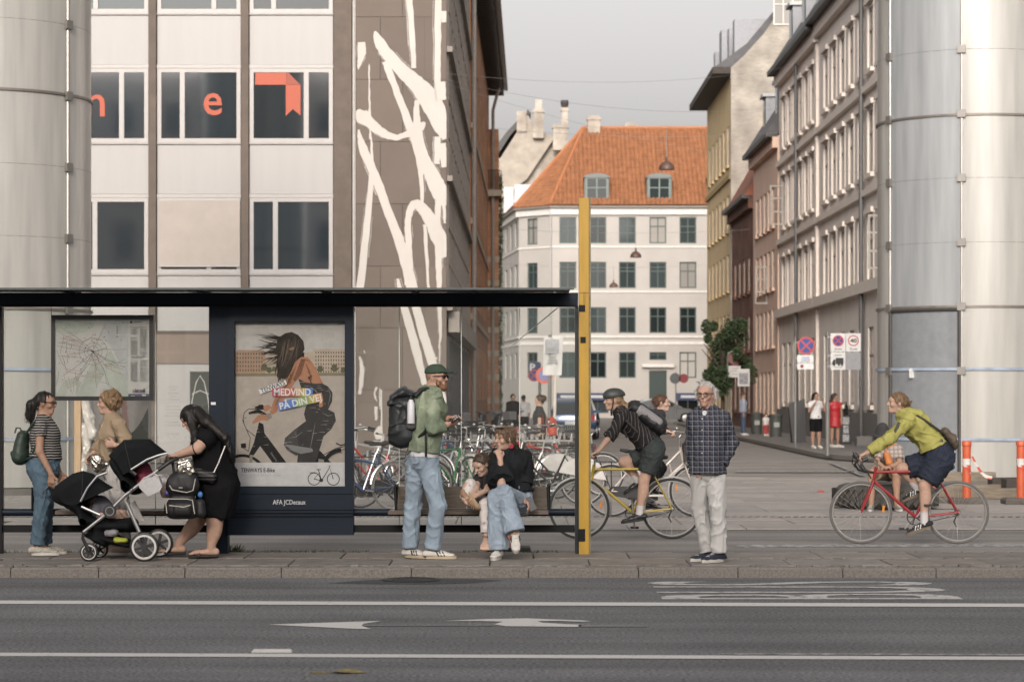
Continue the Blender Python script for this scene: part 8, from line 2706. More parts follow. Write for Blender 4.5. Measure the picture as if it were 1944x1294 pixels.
hd_ = MB(); hd_.tube([p_(800, 615, -.25), p_(890, 550, -.25), p_(925, 535, -.22), p_(935, 532, 0), p_(925, 535, .22), p_(890, 550, .25), p_(800, 615, .25)], .02, 10); hd_.build('handle', PLB, pc, smooth=True)
MB().tube([fw + V(0, 0, 0), fw + V(.02, .44, 0)], .012, 6).build('front_axle', PLB, pc); MB().tube([rw, rw + V(.05, .56, 0)], .014, 6).build('rear_axle', PLB, pc)
def hood(nm, outline, pivot, seams, d=.27):
 """folding fabric hood: an outline swept across the width, sides drawn to the pivot"""
 mb = MB()
 ts = [-1, -.92, -.7, -.35, 0, .35, .7, .92, 1]
 pv_ = V(*pivot, 0)
 ol = []
 for i in range(len(outline) - 1):
  for k in range(3):
   t = k / 3
   ol.append(tuple(outline[i][j] + (outline[i + 1][j] - outline[i][j]) * t for j in (0, 1)))
 ol.append(outline[-1])
 n = len(ol)
 def pt(i, t):
  f = 1 - .3 * abs(t) ** 5 - .03 * abs(math.sin(i * PI / 6)) * (1 - abs(t))
  x, y = pivot[0] + (ol[i][0] - pivot[0]) * f, pivot[1] + (ol[i][1] - pivot[1]) * f
  return p_(x, y, t * d)
 vs = [pt(i, t) for t in ts for i in range(n)]
 mb.add(vs, [(j * n + i, j * n + i + 1, (j + 1) * n + i + 1, (j + 1) * n + i) for j in range(len(ts) - 1) for i in range(n - 1)])
 for sg in (-1, 1):
  mb.add([p_(*pivot, sg * d * .98)] + [pt(i, sg) for i in range(n)], [(0, i + 1, i + 2) for i in range(n - 1)])
 o = mb.build(nm, FAB, pc, True, sharp=50)
 for i in seams:
  MB().tube([p_(*pivot, -d)] + [pt(min(i * 3, n - 1), t) for t in ts] + [p_(*pivot, d)], .004, 5).build('hood_seam', mat('hood_seam_black', (.014, .015, .016), .8), o, smooth=True)
hood('front_canopy', [(170, 885), (95, 872), (45, 845), (25, 795), (55, 732), (110, 684), (180, 640), (258, 615), (330, 640), (400, 688), (480, 742)], (245, 845), (7,))
hood('rear_canopy', [(530, 660), (470, 560), (440, 512), (490, 448), (552, 398), (650, 386), (745, 391), (810, 440), (872, 492)], (605, 618), (4,))
g = SDF()
g.bone(p_(230, 850), p_(290, 980), (.24, .06), (.24, .05), .05, Y_); g.bone(p_(290, 980), p_(430, 985), (.23, .04), (.23, .04), .05, Y_); g.bone(p_(200, 850), p_(130, 830), (.24, .08), (.2, .05), .05, Y_)
g.build('front_seat', FAB, pc, .012, .004, 40)
g = SDF()
g.bone(p_(500, 560), p_(590, 710), (.24, .06), (.24, .05), .05, Y_); g.bone(p_(590, 710), p_(640, 740), (.23, .04), (.23, .04), .05, Y_); g.bone(p_(590, 740), p_(650, 760), (.22, .05), (.2, .04), .05, Y_)
g.build('rear_seat', FAB, pc, .012, .004, 40)
g = SDF()
g.bone(p_(330, 1010), p_(600, 1010), (.24, .06), (.24, .07), .06, Y_); g.bone(p_(380, 1090), p_(600, 1150), (.23, .06), (.23, .03), .06, Y_); g.bone(p_(300, 1080), p_(430, 1150), (.2, .02), (.2, .02), .03, Y_)
g.ell(p_(500, 1075, -.24), (.16, .09, .045), None, 0, neg=True)
g.build('shopping_basket', FAB, pc, .012, .004, 40)
def small(nm, lbl, cat, fn):
 r = thing(nm, fn(None), lbl, cat); fn(r); return r
def _sack(r):
 c = p_(525, 1120, -.24)
 if r is None: return c
 SDF().bone(p_(500, 1122, -.2), p_(560, 1122, -.2), (.05, .03), (.05, .028), .02, Y_).build('bag_body', mat('lime_cloth', (.3, .33, .04), .8, var=.2, scale=14), r, .009, .006, 60)
small('lime_bag', 'crumpled lime green bag in the basket of the pushchair', 'bag', _sack)
def _grey(r):
 c = p_(460, 1065, -.22)
 if r is None: return c
 SDF().bone(p_(440, 1072, -.2), p_(490, 1068, -.2), (.04, .035), (.05, .03), .02, Y_).build('blanket_body', mat('grey_cloth', (.2, .2, .21), .85, var=.15, scale=12), r, .009, .008, 60)
small('grey_blanket', 'folded grey blanket in the basket of the pushchair', 'blanket', _grey)
def _cup(r):
 c = p_(735, 720, -.3)
 if r is None: return c
 b = MB()
 A = [(655, 715), (690, 675), (800, 660), (828, 735), (810, 770), (725, 805), (665, 745)]
 b.prism([p_(x, y, -.36) for x, y in A][::-1], (0, .11, 0))
 b.build('pouch_body', mat('grey_felt', (.42, .41, .41), .9, var=.12, scale=30), r)
 MB().tube([p_(690, 680, -.36), p_(770, 640, -.33), p_(800, 665, -.36)], .01, 6).build('pouch_strap', MATS['grey_felt'], r)
small('pushchair_pouch', 'pale grey felt pouch clipped to the pushchair tube', 'pouch', _cup)
def _card(r):
 c = p_(650, 920, .1)
 if r is None: return c
 MB().prism([p_(575, 900, .2), p_(630, 835, .2), (p_(700, 985, .2)), p_(560, 945, .2)], (0, .02, 0)).build('folder_board', mat('folder_white', (.55, .54, .53), .7), r)
small('white_folder', 'white folder tucked between the pushchair legs', 'folder', _card)
# the children riding in it
def baby(label, head, tor, hip, kn, an, F, shirt, legm, cat='child'):
 c = thing('child', (hip.x, YP, hip.z), label, cat)
 F = V(F).normalized(); R = F.cross(Z_).normalized()
 b = SDF()
 b.ell(head, (.07, .07, .075), None, .01); b.ell(head + F * .055 - Z_ * .02, (.045, .04, .045), None, .03); b.ell(head + F * .09 - Z_ * .01, (.012, .014, .01), None, .012)
 b.bone(head - Z_ * .05, tor, .04, .07, .03); b.bone(tor, hip, .08, .08, .03)
 for s_ in (-1, 1):
  b.bone(hip + R * s_ * .05, kn + R * s_ * .06, .052, .045, .03); b.bone(kn + R * s_ * .06, an + R * s_ * .06, .044, .03, .02); b.bone(an + R * s_ * .06, an + R * s_ * .06 + F * .08 - Z_ * .01, .026, .022, .015)
  sh = tor + R * s_ * .09 + Z_ * .02; el = tor + R * s_ * .12 + F * .06 - Z_ * .08
  b.bone(sh, el, .032, .027, .02); b.bone(el, el + F * .09, .027, .02, .02); b.ell(el + F * .11, (.025, .025, .02), None, .015)
 b.build('body', SKIN['fair'], c, .0095)
 t = SDF(); t.bone(tor + Z_ * .03, hip, .09, .1, .03)
 for s_ in (-1, 1): t.bone(tor + R * s_ * .08 + Z_ * .02, tor + R * s_ * .11 + F * .03 - Z_ * .05, .045, .045, .03)
 t.build('shirt', shirt, c, .0105, .004, 60)
 if legm is not None:
  t = SDF()
  for s_ in (-1, 1): t.bone(hip + R * s_ * .05, kn + R * s_ * .06, .07, .062, .03)
  t.build('shorts', legm, c, .0105, .004, 60)
 hh = SDF(); hh.ell(head + Z_ * .012 - F * .012, (.076, .076, .075), None, .01); hh.cut(head + F * .03 + Z_ * .03, F * .8 - Z_ * .6); hh.build('hair', HAIR['brown'], c, .009, .003, 120)
 for s_ in (-1, 1): MB().ell(head + F * .088 + R * s_ * .026, (.008, .006, .007), 8, 5).build('eye', EYE, c)
baby('toddler sitting in the rear pushchair seat with bare knees', p_(640, 560), p_(680, 640), p_(710, 700), p_(835, 690), p_(850, 790), (1, 0, -.1), mat('rose_cloth', (.2, .03, .055), .8, var=.15), mat('pale_shorts', (.5, .47, .46), .85))
baby('baby lying in the low front pushchair seat', p_(340, 850), p_(380, 890), p_(430, 930), p_(520, 940), p_(560, 985), (.9, -.3, .2), mat('baby_grey_cloth', (.1, .1, .12), .85), None)
# changing backpack hung from the handle
YN = 22.12
n_ = lambda zx, zy, d=0.0: P(280 + zx / 4.044, 750 + zy / 4.044, YN + d)
nb_ = thing('changing_backpack', n_(270, 940), 'black changing backpack with pale zips hanging from the pushchair handle', 'backpack')
NY = mat('black_nylon', (.012, .012, .014), .6, var=.25, scale=6)
g = SDF(); g.bone(n_(205, 870, .06), n_(330, 870, .06), (.12, .095), (.12, .095), .05, Y_); g.bone(n_(215, 690, .08), n_(325, 690, .08), (.09, .11), (.09, .11), .06, Y_); g.bone(n_(250, 620, .08), n_(310, 620, .08), (.07, .05), (.07, .05), .05, Y_)
g.build('bag_body', NY, nb_, .0095, .004, 40)
SDF().bone(n_(225, 870, -.06), n_(310, 870, -.06), (.035, .06), (.035, .06), .02, Y_).build('front_pocket', NY, nb_, .009)
SDF().bone(n_(405, 830, .04), n_(410, 900, .04), (.06, .045), (.07, .05), .03, Y_).build('side_pocket', NY, nb_, .009)
ZIP = mat('pale_zip', (.42, .4, .34), .5)
for pts in ([(150, 905), (140, 830), (160, 795), (300, 795), (345, 805), (362, 910)], [(165, 845), (280, 858), (330, 842)], [(168, 690), (190, 725), (300, 745), (350, 730), (368, 640)]):
 MB().tube([n_(x, y, -.098 if y > 760 else -.045) for x, y in pts], .005, 5).build('zip', ZIP, nb_, smooth=True)
for x0 in (205, 330):
 MB().tube([n_(x0, 600, .05), n_(x0 - 10, 530, .05), n_(x0 - 15, 490, .08)], .014, 6).build('strap', NY, nb_, smooth=True)
MB().ell(n_(405, 762, .04), (.024, .024, .03), 12, 8).build('bottle_cap', mat('bottle_blue', (.05, .17, .42), .4), nb_, smooth=True)
MB().ell(n_(145, 750, .04), (.02, .02, .022), 12, 8).build('bottle_cap', mat('bottle_violet', (.12, .1, .4), .4), nb_, smooth=True)
MB().box(n_(245, 0).x, n_(275, 0).x, YN - .052, YN - .045, n_(0, 712).z, n_(0, 702).z).build('bag_badge', ALU, nb_)
fo = thing('foil_bag', n_(300, 600), 'crumpled silver foil bag on top of the changing backpack', 'bag')
SDF().bone(n_(270, 560, .05), n_(320, 560, .05), (.05, .09), (.05, .09), .03, Y_).build('bag_body', mat('crumpled_foil', (.5, .46, .4), .2, .9, var=.2, scale=20), fo, .009, .014, 70, (1, 1, 1))
fo2 = thing('foil_bag', P(186, 872, 22.9), 'crumpled silver foil bag held by the woman in beige', 'bag')
SDF().bone(P(183, 872, 22.85), P(191, 884, 22.85), (.05, .06), (.05, .08), .03, Y_).build('bag_body', MATS['crumpled_foil'], fo2, .009, .014, 70, (1, 1, 1))
# man in the green jacket
a = Person('bearded man in green cap and green jacket looking up from his phone', 22.5, dict(hd=(829, 717), nk=(817, 742), ch=(813, 775), wa=(806, 834), pv=(804, 868), sn=(824, 752, -.15), sf=(806, 752, .17), en=(822, 812, -.2), ef=(838, 806, .12), wn=(848, 806, -.12), wf=(850, 794, -.02), hn=(813, 882, -.05), hf=(792, 882, .05), kn=(831, 960, -.1), kf=(784, 960, .08), an=(820, 1036, -.1), af=(778, 1037, .07)),
     scaled(WM, 1.0, che=(.175, .135)), SKIN['ruddy'], (.9, -.42, .0), H=.22)
a.hand('wn', (.9, .1, .2), (-.1, .6, .7), (.2, .8, -.6), .9); a.hand('wf', (.9, -.1, .25), (.0, -.2, -1), (.1, -1, .1), .55, spread=.1)
a.foot('an', (1, -.1, 0)); a.foot('af', (.85, -.5, 0))
a.body(); a.face(BROW, lips=True, eyes=False)
GRN = mat('green_jacket_cloth', (.125, .16, .105), .8, var=.2, scale=3.5, second=(.27, .31, .22), smix=.56, bump=.15)
a.top('jacket', GRN, .03, 1.7, P(804, 858, 22.5), cuff=.012, wr=.011, seed=12, collar=True, wf=45)
a.top('undershirt', mat('white_cotton', (.55, .55, .57), .85), .012, .2, P(804, 867, 22.5), wr=.003, seed=13)
a.trousers('jeans', DENIM('light_blue_denim', (.23, .29, .35)), .012, .99, .012, .008, seed=14, kneeflare=.006, band=.6)
for q, d in (('an', (1, -.12, 0)), ('af', (.8, -.6, 0))): a.shoe(q, WLEATHER, mat('gum_sole', (.42, .34, .24), .7), d, .29, stripes_=mat('shoe_stripe_black', (.02, .02, .02), .6))
bd = SDF(); ax = (a.R, a.F, a.U)
bd.bone(a.hp(.045, -.055, -.05), a.hp(.07, -.092, -.02), .02, .026, .03); bd.bone(a.hp(.045, -.055, .05), a.hp(.07, -.092, .02), .02, .026, .03); bd.ell(a.hp(.074, -.096), (.034, .026, .03), ax, .03)
bd.bone(a.hp(.03, -.02, -.064), a.hp(.045, -.06, -.052), .01, .018, .02); bd.bone(a.hp(.03, -.02, .064), a.hp(.045, -.06, .052), .01, .018, .02); bd.bone(a.hp(.1, -.036, -.022), a.hp(.1, -.036, .022), .007, .007, .01)
bd.build('beard', HAIR['red'], a.root, .007, .004, 150)
a.hair(mat('hair_shaved', (.25, .15, .1), .8), None, .002, (.03, .03), (.9, -.4), .0, strands=0)
cp = SDF(); cp.ell(a.hp(-.012, .055), (.09, .108, .078), ax, .01); cp.cut(a.hp(0, .042), -a.U); cp.bone(a.hp(.075, .06), a.hp(.155, .052), (.07, .011), (.055, .009), .015, a.R)
cp.build('cap', mat('cap_green', (.03, .055, .035), .85, var=.1), a.root, .0075, .002, 60)
a.glasses(True)
ph = thing('phone', P(868, 797, 22.4), 'mobile phone held in both hands by the man in green', 'phone')
MB().obox(P(864, 795, 22.36), V(.035, 0, .022), V(.0, .04, .012), V(-.003, -.002, .005)).build('phone_body', mat('phone_black', (.02, .02, .022), .2), ph)
# his rolltop backpack
q_ = lambda zx, zy, d=0.0: P(720 + zx / 3.318, 680 + zy / 3.318, 22.5 + d)
RTB = mat('black_ripstop', (.022, .026, .028), .5, var=.25, scale=4, bump=.1)
bp_ = thing('rolltop_backpack', q_(150, 540), 'large black rolltop backpack worn by the man in green', 'backpack')
g = SDF(); g.bone(q_(140, 480, .02), q_(150, 290, .02), (.15, .125), (.15, .11), .05, Y_); g.bone(q_(200, 480, .02), q_(205, 280, .0), (.13, .06), (.13, .06), .06, Y_); g.bone(q_(110, 440), q_(110, 300), (.13, .06), (.13, .05), .05, Y_)
g.build('bag_body', RTB, bp_, .0095, .008, 35, (1, 1, 1), seed=3)
g = SDF(); g.bone(q_(85, 250), q_(150, 215), (.14, .035), (.13, .045), .04, Y_); g.bone(q_(150, 215), q_(205, 230), (.13, .05), (.12, .04), .04, Y_); g.bone(q_(75, 285), q_(130, 285), (.14, .03), (.14, .035), .03, Y_)
g.build('rolled_top', RTB, bp_, .0095, .008, 50, (1, 1, 1), seed=4)
for pts in ([(52, 290), (130, 280), (165, 310), (172, 370), (150, 405), (60, 430)], [(150, 405), (200, 420), (240, 445)]):
 MB().tube([q_(x, y, -.14) for x, y in pts], .009, 6).build('side_strap', mat('webbing_black', (.01, .01, .01), .7), bp_, smooth=True)
MB().tube([q_(225, 240, -.12), q_(262, 200, -.1), q_(300, 192, -.12), q_(338, 205, -.17)], .022, 8).build('shoulder_strap', MATS['webbing_black'], bp_, smooth=True)
MB().tube([q_(245, 500, -.15), q_(280, 470, -.2), q_(300, 440, -.22)], .014, 6).build('shoulder_strap', MATS['webbing_black'], bp_, smooth=True)
MB().tube([q_(292, 480, -.225), q_(294, 560, -.215), q_(293, 620, -.2)], .01, 6).build('hanging_strap', MATS['webbing_black'], bp_)
SDF().bone(q_(200, 430, -.14), q_(202, 320, -.14), (.05, .03), (.045, .025), .02, X_).build('bottle_pocket', mat('grey_mesh', (.05, .053, .055), .7), bp_, .009)
bo_ = thing('water_bottle', q_(200, 320, -.15), 'white and grey steel bottle in the side pocket of the rolltop backpack', 'bottle')
MB().lathe([(.034, -.16), (.034, .02), (.022, .05), (.02, .06)], q_(200, 300, -.165), 20).build('bottle_body', mat('bottle_white', (.55, .55, .57), .3), bo_, smooth=True)
MB().lathe([(.021, .06), (.021, .085), (.0, .087)], q_(200, 300, -.165), 16).build('bottle_cap', PLB, bo_, smooth=True)
# woman sitting on the bench
YB = 22.9
s_ = lambda zx, zy, d=0.0: (850 + zx / 4.794, 800 + zy / 4.794, d)
a = Person('seated woman in a black top and wide jeans with hand on her chin', YB, dict(hd=s_(520, 158, -.12), nk=s_(565, 270, -.05), ch=s_(565, 390, -.03), wa=s_(590, 540, .0), pv=s_(610, 690, .0), sn=s_(455, 335, -.12), sf=s_(680, 340, .06), en=s_(490, 585, -.36), ef=s_(650, 590, .0), wn=s_(478, 345, -.3), wf=s_(690, 690, -.12), hn=s_(560, 760, -.05), hf=s_(680, 760, .05), kn=s_(440, 690, -.5), kf=s_(510, 650, -.52), an=s_(462, 1120, -.5), af=s_(612, 1010, -.62)),
     scaled(WF, 1.0, hip=(.17, .14)), SKIN['light'], (-.82, -.55, -.08), H=.215)
a.hand('wn', (-.25, .1, 1), (-.3, .95, .1), (.6, .3, .3), 1.0, .95); a.hand('wf', (.6, -.4, -.7), (-.5, -.2, -.8), (-.3, -.9, .2), .5)
a.foot('an', (-.2, -1, -.05)); a.foot('af', (.1, -.7, -.6))
a.body(); a.face()
a.top('shirt', mat('washed_black_cotton', (.017, .019, .021), .95, var=.2, scale=4, spec=.1), .03, .9, P(*s_(600, 640)[:2], YB), cuff=.05, wr=.013, seed=21, wf=38, sleeve_ease=.045)
a.trousers('jeans', DENIM('pale_blue_denim', (.27, .33, .4)), .016, .99, .035, .007, seed=22, kneeflare=.008, hipe=.01)
a.shoe('an', WLEATHER, WSOLE, (-.25, -1, -.02), .26); a.shoe('af', WLEATHER, WSOLE, (.05, -.75, -.62), .26, up=(0, -.6, .75), stripes_=MATS['shoe_stripe_black'])
def _bob(g):
 g.bone(a.hp(-.05, .04, 0), a.hp(-.085, -.09, 0), .07, .03, .03); g.bone(a.hp(-.085, -.07, 0), a.hp(-.1, -.14, 0), .032, .02, .02)
 for sg in (-1, 1): g.bone(a.hp(.05, .07, .05 * sg), a.hp(.035, -.01, .082 * sg), .025, .014, .02)
 g.bone(a.hp(.07, .075, -.03), a.hp(.088, .035, -.035), .02, .009, .02); g.bone(a.hp(.07, .075, .03), a.hp(.086, .04, .04), .02, .009, .02)
a.hair(hairmat('hair_light_brown', (.12, .075, .045)), _bob, .01, (.07, .055), (.8, -.6), .005)
er = MB(); c = a.hp(-.015, -.06, -.09) if a.R.y > 0 else a.hp(-.015, -.06, .09)
for k in range(6): er.ell(c + V(.012 * math.cos(k), -.004, .014 * math.sin(k) - .012), (.008, .006, .009), 8, 5)
er.build('earring', mat('earring_red', (.45, .02, .06), .5), a.root, smooth=True)
sg_ = MB()
for sg in (-1, 1): sg_.ell(a.hp(.05, .11, .035 * sg), (.028, .02, .01), 10, 6)
sg_.build('sunglasses', mat('glasses_black', (.01, .01, .01)), a.root, smooth=True)
ph = thing('phone', P(*s_(760, 760)[:2], YB - .15), 'phone held down by the seated woman', 'phone')
MB().obox(P(*s_(755, 745)[:2], YB - .17), V(.03, 0, -.06), V(.03, .0, .015), V(0, .005, 0)).build('phone_body', mat('phone_grey', (.12, .12, .125), .3), ph)
# girl beside her
a = Person('girl in patterned leggings with one foot up on the bench', YB, dict(hd=s_(308, 392, -.2), nk=s_(338, 488, -.12), ch=s_(335, 560, -.08), wa=s_(335, 635, -.02), pv=s_(335, 700, .0), sn=s_(280, 520, -.12), sf=s_(372, 520, -.02), en=s_(255, 610, -.3), ef=s_(360, 620, -.22), wn=s_(195, 680, -.42), wf=s_(235, 690, -.42), hn=s_(310, 740, -.05), hf=s_(355, 740, .0), kn=s_(205, 570, -.3), kf=s_(335, 760, -.4), an=s_(150, 705, -.42), af=s_(350, 1040, -.45)),
     scaled(WF, .74, hip=(.125, .1), wai=(.105, .08), che=(.115, .085)), SKIN['fair'], (-.6, -.6, -.52), up=(-.3, -.3, 1), H=.198)
a.hand('wn', (-.5, -.3, -.6), (.3, .3, -.8), (-.4, -.9, 0), .8, .78); a.hand('wf', (-.8, -.2, -.3), (0, .2, -.9), (-.2, -.9, 0), .8, .78)
a.foot('an', (.55, -.35, -.75), .2); a.foot('af', (-.1, -.9, -.4), .2, True)
a.body(); a.face(lips=True)
FLO = mat('floral_leggings', (.56, .52, .49), .8, second=(.2, .14, .19), smix=.62, scale=16)
a.top('shirt', mat('black_flower_top', (.015, .015, .017), .85, second=(.5, .36, .4), smix=.66, scale=9), .012, .5, P(*s_(335, 690)[:2], YB), wr=.004, seed=24, cuff=.014)
a.trousers('leggings', FLO, .01, .95, .0, .004, seed=25)
a.shoe('an', mat('sandal_tan', (.24, .15, .085), .6), mat('sandal_tan_sole', (.3, .21, .12), .7), (.55, -.35, -.75), .21, up=(-.75, -.2, -.5))
so = SDF(); fd = V(-.1, -.9, -.4).normalized(); up = (Z_ - fd * Z_.dot(fd)).normalized()
so.bone(a.J['af'] - up * .07 - fd * .05, a.J['af'] - up * .07 + fd * .15, (.034, .01), (.038, .01), .008, fd.cross(up)); o = so.build('sandal', MATS['sandal_tan_sole'], a.root, .008)
MB().torus(a.J['af'], (0, 0, 1), .032, .007, 18, 6).build('sandal_strap', MATS['sandal_tan'], o)
MB().tube([a.J['af'] - up * .06 + fd * .09 - X_ * .04, a.J['af'] - up * .03 + fd * .07, a.J['af'] - up * .06 + fd * .09 + X_ * .04], .009, 6).build('sandal_strap', MATS['sandal_tan'], o)
def _tied(g):
 g.bone(a.hp(-.1, .0), a.hp(-.12, -.05), .03, .025, .02)
a.hair(HAIR['brown'], _tied, .006, (.06, .06), (.8, -.6), .003)
# rider with the helmet on the yellow bicycle
YC = 27.0
c_ = lambda zx, zy, d=0.0: (1110 + zx / 4.173, 720 + zy / 4.173, d)
a = Person('cyclist with dark helmet and rucksack riding the yellow bicycle', YC, dict(hd=c_(228, 168, 0), nk=c_(278, 245, 0), ch=c_(350, 325, 0), wa=c_(455, 445, 0), pv=c_(530, 535, 0), sn=c_(300, 285, -.17), sf=c_(292, 285, .17), en=c_(222, 430, -.24), ef=c_(215, 430, .24), wn=c_(105, 572, -.27), wf=c_(105, 572, .27), hn=c_(545, 590, -.09), hf=c_(535, 590, .09), kn=c_(468, 800, -.1), kf=c_(310, 655, .1), an=c_(432, 1068, -.11), af=c_(425, 800, .11)),
     scaled(WF, 1.02), SKIN['light'], (-1, -.12, -.04), H=.218)
a.hand('wn', (-.95, 0, -.4), (0, .1, -1), (0, 1, 0), 1.2); a.hand('wf', (-.95, 0, -.4), (0, -.1, -1), (0, -1, 0), 1.2)
a.foot('an', (-.98, 0, -.12)); a.foot('af', (-.9, 0, -.45))
a.body(); a.face()
a.top('shirt', stripes('dark_striped_shirt', (.018, .017, .018), (.13, .115, .105), .045, 'D', .13, .9, noise=.03), .022, 1.25, P(*c_(500, 500)[:2], YC), cuff=.02, wr=.009, seed=31, collar=True)
a.trousers('skirt_shorts', mat('dark_teal_cloth', (.022, .03, .03), .8, var=.15), .02, .36, .016, .005, seed=32, hipe=.014, thigh=.006, k=.05, band=.75)
SDF().bone(a.J['hn'] + V(.0, .06, .05), a.J['hn'] + (a.J['kn'] - a.J['hn']) * .48 + V(.03, .05, 0), (.13, .115), (.115, .12), .03, Y_, (0, 1)).build('skirt', MATS['dark_teal_cloth'], a.root, .011, .004, 40)
for q, d in (('an', (-.98, 0, -.14)), ('af', (-.9, 0, -.45))):
 a.shoe(q, mat('black_shoe_leather', (.014, .016, .018), .35), mat('black_sole', (.02, .02, .02), .7), d, .27)
 MB().tube([a.J[q] + V(0, 0, -.03), a.J[q] + (a.J['k' + q[1]] - a.J[q]).normalized() * .1], .043, 12).build('sock', mat('sock_white', (.52, .49, .5), .9, bump=.3), a.root, smooth=True)
def _wavy(g):
 r = random.Random(4)
 for k in range(14):
  g.bone(a.hp(-.05 - .01 * k, -.0 - .006 * k, r.uniform(-.07, .07)), a.hp(-.12 - r.uniform(0, .1), -.06 - r.uniform(0, .08), r.uniform(-.09, .09)), .026, .014, .02)
a.hair(HAIR['blond'], _wavy, .006, (.05, .03), (.8, -.55), .006, wf=150, aniso=(1, 1, 1))
ax = (a.R, a.F, a.U)
he = SDF(); he.ell(a.hp(-.01, .058), (.092, .128, .088), ax, .01); he.cut(a.hp(0, .036), -a.U - a.F * .12)
for sg in (-.055, 0, .055): he.ell(a.hp(-.02, .15, sg), (.012, .085, .022), ax, 0, neg=True)
he.build('helmet', mat('helmet_grey_green', (.035, .04, .038), .5), a.root, .0075)
for sg in (-1, 1): MB().tube([a.hp(.01, .05, .082 * sg), a.hp(.02, -.03, .077 * sg), a.hp(.03, -.1, .04 * sg), a.hp(.03, -.17, .03 * sg)], .006, 5).build('chin_strap', mat('webbing_black', (.01, .01, .01)), a.root)
cb = lambda zx, zy, d=0.0: P(1110 + zx / 4.173, 720 + zy / 4.173, YC + d)
rk = rucksack('black and grey rucksack on the back of the cyclist with the helmet', [(cb(395, 225), cb(580, 350), (.15, .09), (.15, .105)), (cb(470, 300), cb(600, 400), (.15, .07), (.14, .06))], None, NY, straps=[[cb(370, 220, -.12), cb(330, 250, -.16), cb(330, 330, -.19), cb(420, 420, -.17)], [cb(310, 400, -.2), cb(335, 460, -.2)]], sr=.014, seed=5)
SDF().bone(cb(440, 250, -.1), cb(580, 340, -.1), (.06, .07), (.06, .06), .02, Y_).build('grey_panel', mat('grey_nylon', (.2, .195, .2), .7, var=.1), rk, .0095)
for t in (.33, .68):
 p = cb(440, 222) + (cb(600, 318) - cb(440, 222)) * t
 MB().tube([p + V(-.02, -.13, -.05), p + V(.0, -.1, .01), p + V(0, .1, .01)], .012, 6).build('compression_strap', mat('webbing_black', (.01, .01, .01)), rk)
# rider behind on the white bicycle
YD = 31.7
d_ = lambda zx, zy, d=0.0: (1110 + zx / 4.173, 720 + zy / 4.173, d)
a = Person('woman with tied brown hair riding the white bicycle the other way', YD, dict(hd=d_(612, 190), nk=d_(590, 262), ch=d_(560, 330), wa=d_(520, 430), pv=d_(500, 520), sn=d_(580, 295, -.16), sf=d_(585, 295, .16), en=d_(600, 390, -.22), ef=d_(610, 390, .22), wn=d_(655, 412, -.25), wf=d_(660, 412, .25), hn=d_(500, 560, -.09), hf=d_(500, 560, .09), kn=d_(600, 700, -.1), kf=d_(560, 790, .1), an=d_(520, 880, -.1), af=d_(500, 1000, .1)),
     scaled(WF, 1.0), SKIN['fair'], (1, -.1, .02), H=.215)
a.hand('wn', (.9, 0, -.2), (0, .1, -1), (0, 1, 0), 1.2); a.hand('wf', (.9, 0, -.2), (0, 0, -1), (0, -1, 0), 1.2)
a.foot('an', X_); a.foot('af', X_)
a.body(); a.face()
a.top('jacket', mat('charcoal_jersey', (.025, .028, .03), .85, var=.15), .016, 1.8, P(*d_(500, 540)[:2], YD), wr=.006, seed=36, collar=True)
a.trousers('trousers', BLACKC, .02, .97, 0, .006, seed=37)
for q in ('an', 'af'): a.shoe(q, BLACKC, WSOLE, X_, .26)
a.hair(HAIR['auburn'], lambda g: g.ell(a.hp(-.1, .04), (.04, .04, .04), None, .02), .008, (.065, .05), (.8, -.6), .004)
# old man
YE = 22.04
o_ = lambda zx, zy, d=0.0: (1290 + zx / 3.545, 710 + zy / 3.545, d)
a = Person('white haired man in checked shirt and pale trousers with hands in pockets', YE, dict(hd=o_(176, 140, -.02), nk=o_(182, 238, .02), ch=o_(190, 345, .02), wa=o_(185, 510, .0), pv=o_(188, 620, .02), sn=o_(105, 300, .0), sf=o_(290, 295, .02), en=o_(82, 470, .06), ef=o_(352, 460, .06), wn=o_(100, 615, -.03), wf=o_(275, 625, -.03), hn=o_(140, 670, .02), hf=o_(242, 670, .02), kn=o_(138, 920, .09), kf=o_(258, 915, -.07), an=o_(200, 1165, .1), af=o_(266, 1185, -.06)),
     scaled(WM, 1.0, wai=(.142, .125), hip=(.148, .125), che=(.156, .122), th=(.08, .056), cal=(.052, .037)), SKIN['ruddy'], (-.38, -1, -.06), H=.222)
a.hand('wn', (.2, -.2, -1), (1, 0, 0), (0, -1, 0), .4, .85); a.hand('wf', (-.3, .0, -1), (-1, 0, 0), (0, -1, 0), .4, .85)
a.foot('an', (-.75, -.65, 0)); a.foot('af', (-.72, -.7, 0))
a.body(); a.face(BROWG)
PL = [('X', .046, .5, (.016, .018, .034), .7), ('Z', .046, .5, (.016, .018, .034), .7), ('X', .046, .09, (.32, .31, .31), .6), ('Z', .046, .09, (.32, .31, .31), .6), ('X', .092, .04, (.1, .05, .06), .4)]
CHECK = stripes('check_shirt', (.062, .07, .086), (0, 0, 0), 1, plaid=PL, noise=.012, rough=.9)
a.top('checked_shirt', CHECK, .014, 1.86, P(*o_(185, 668)[:2], YE), cuff=.012, wr=.009, seed=41, collar=True, wf=55, fat=.0, flare=.012, sleeve_ease=.016)
a.trousers('trousers', mat('stone_chino', (.44, .435, .425), .85, var=.06, scale=4), .01, .99, .014, .009, seed=42, kneeflare=.004, wf=70, k=.012)
for q, d in (('an', (-.75, -.6, 0)), ('af', (-.72, -.68, 0))): a.shoe(q, mat('navy_knit', (.016, .02, .035), .85, var=.2, scale=60), WSOLE, d, .29)
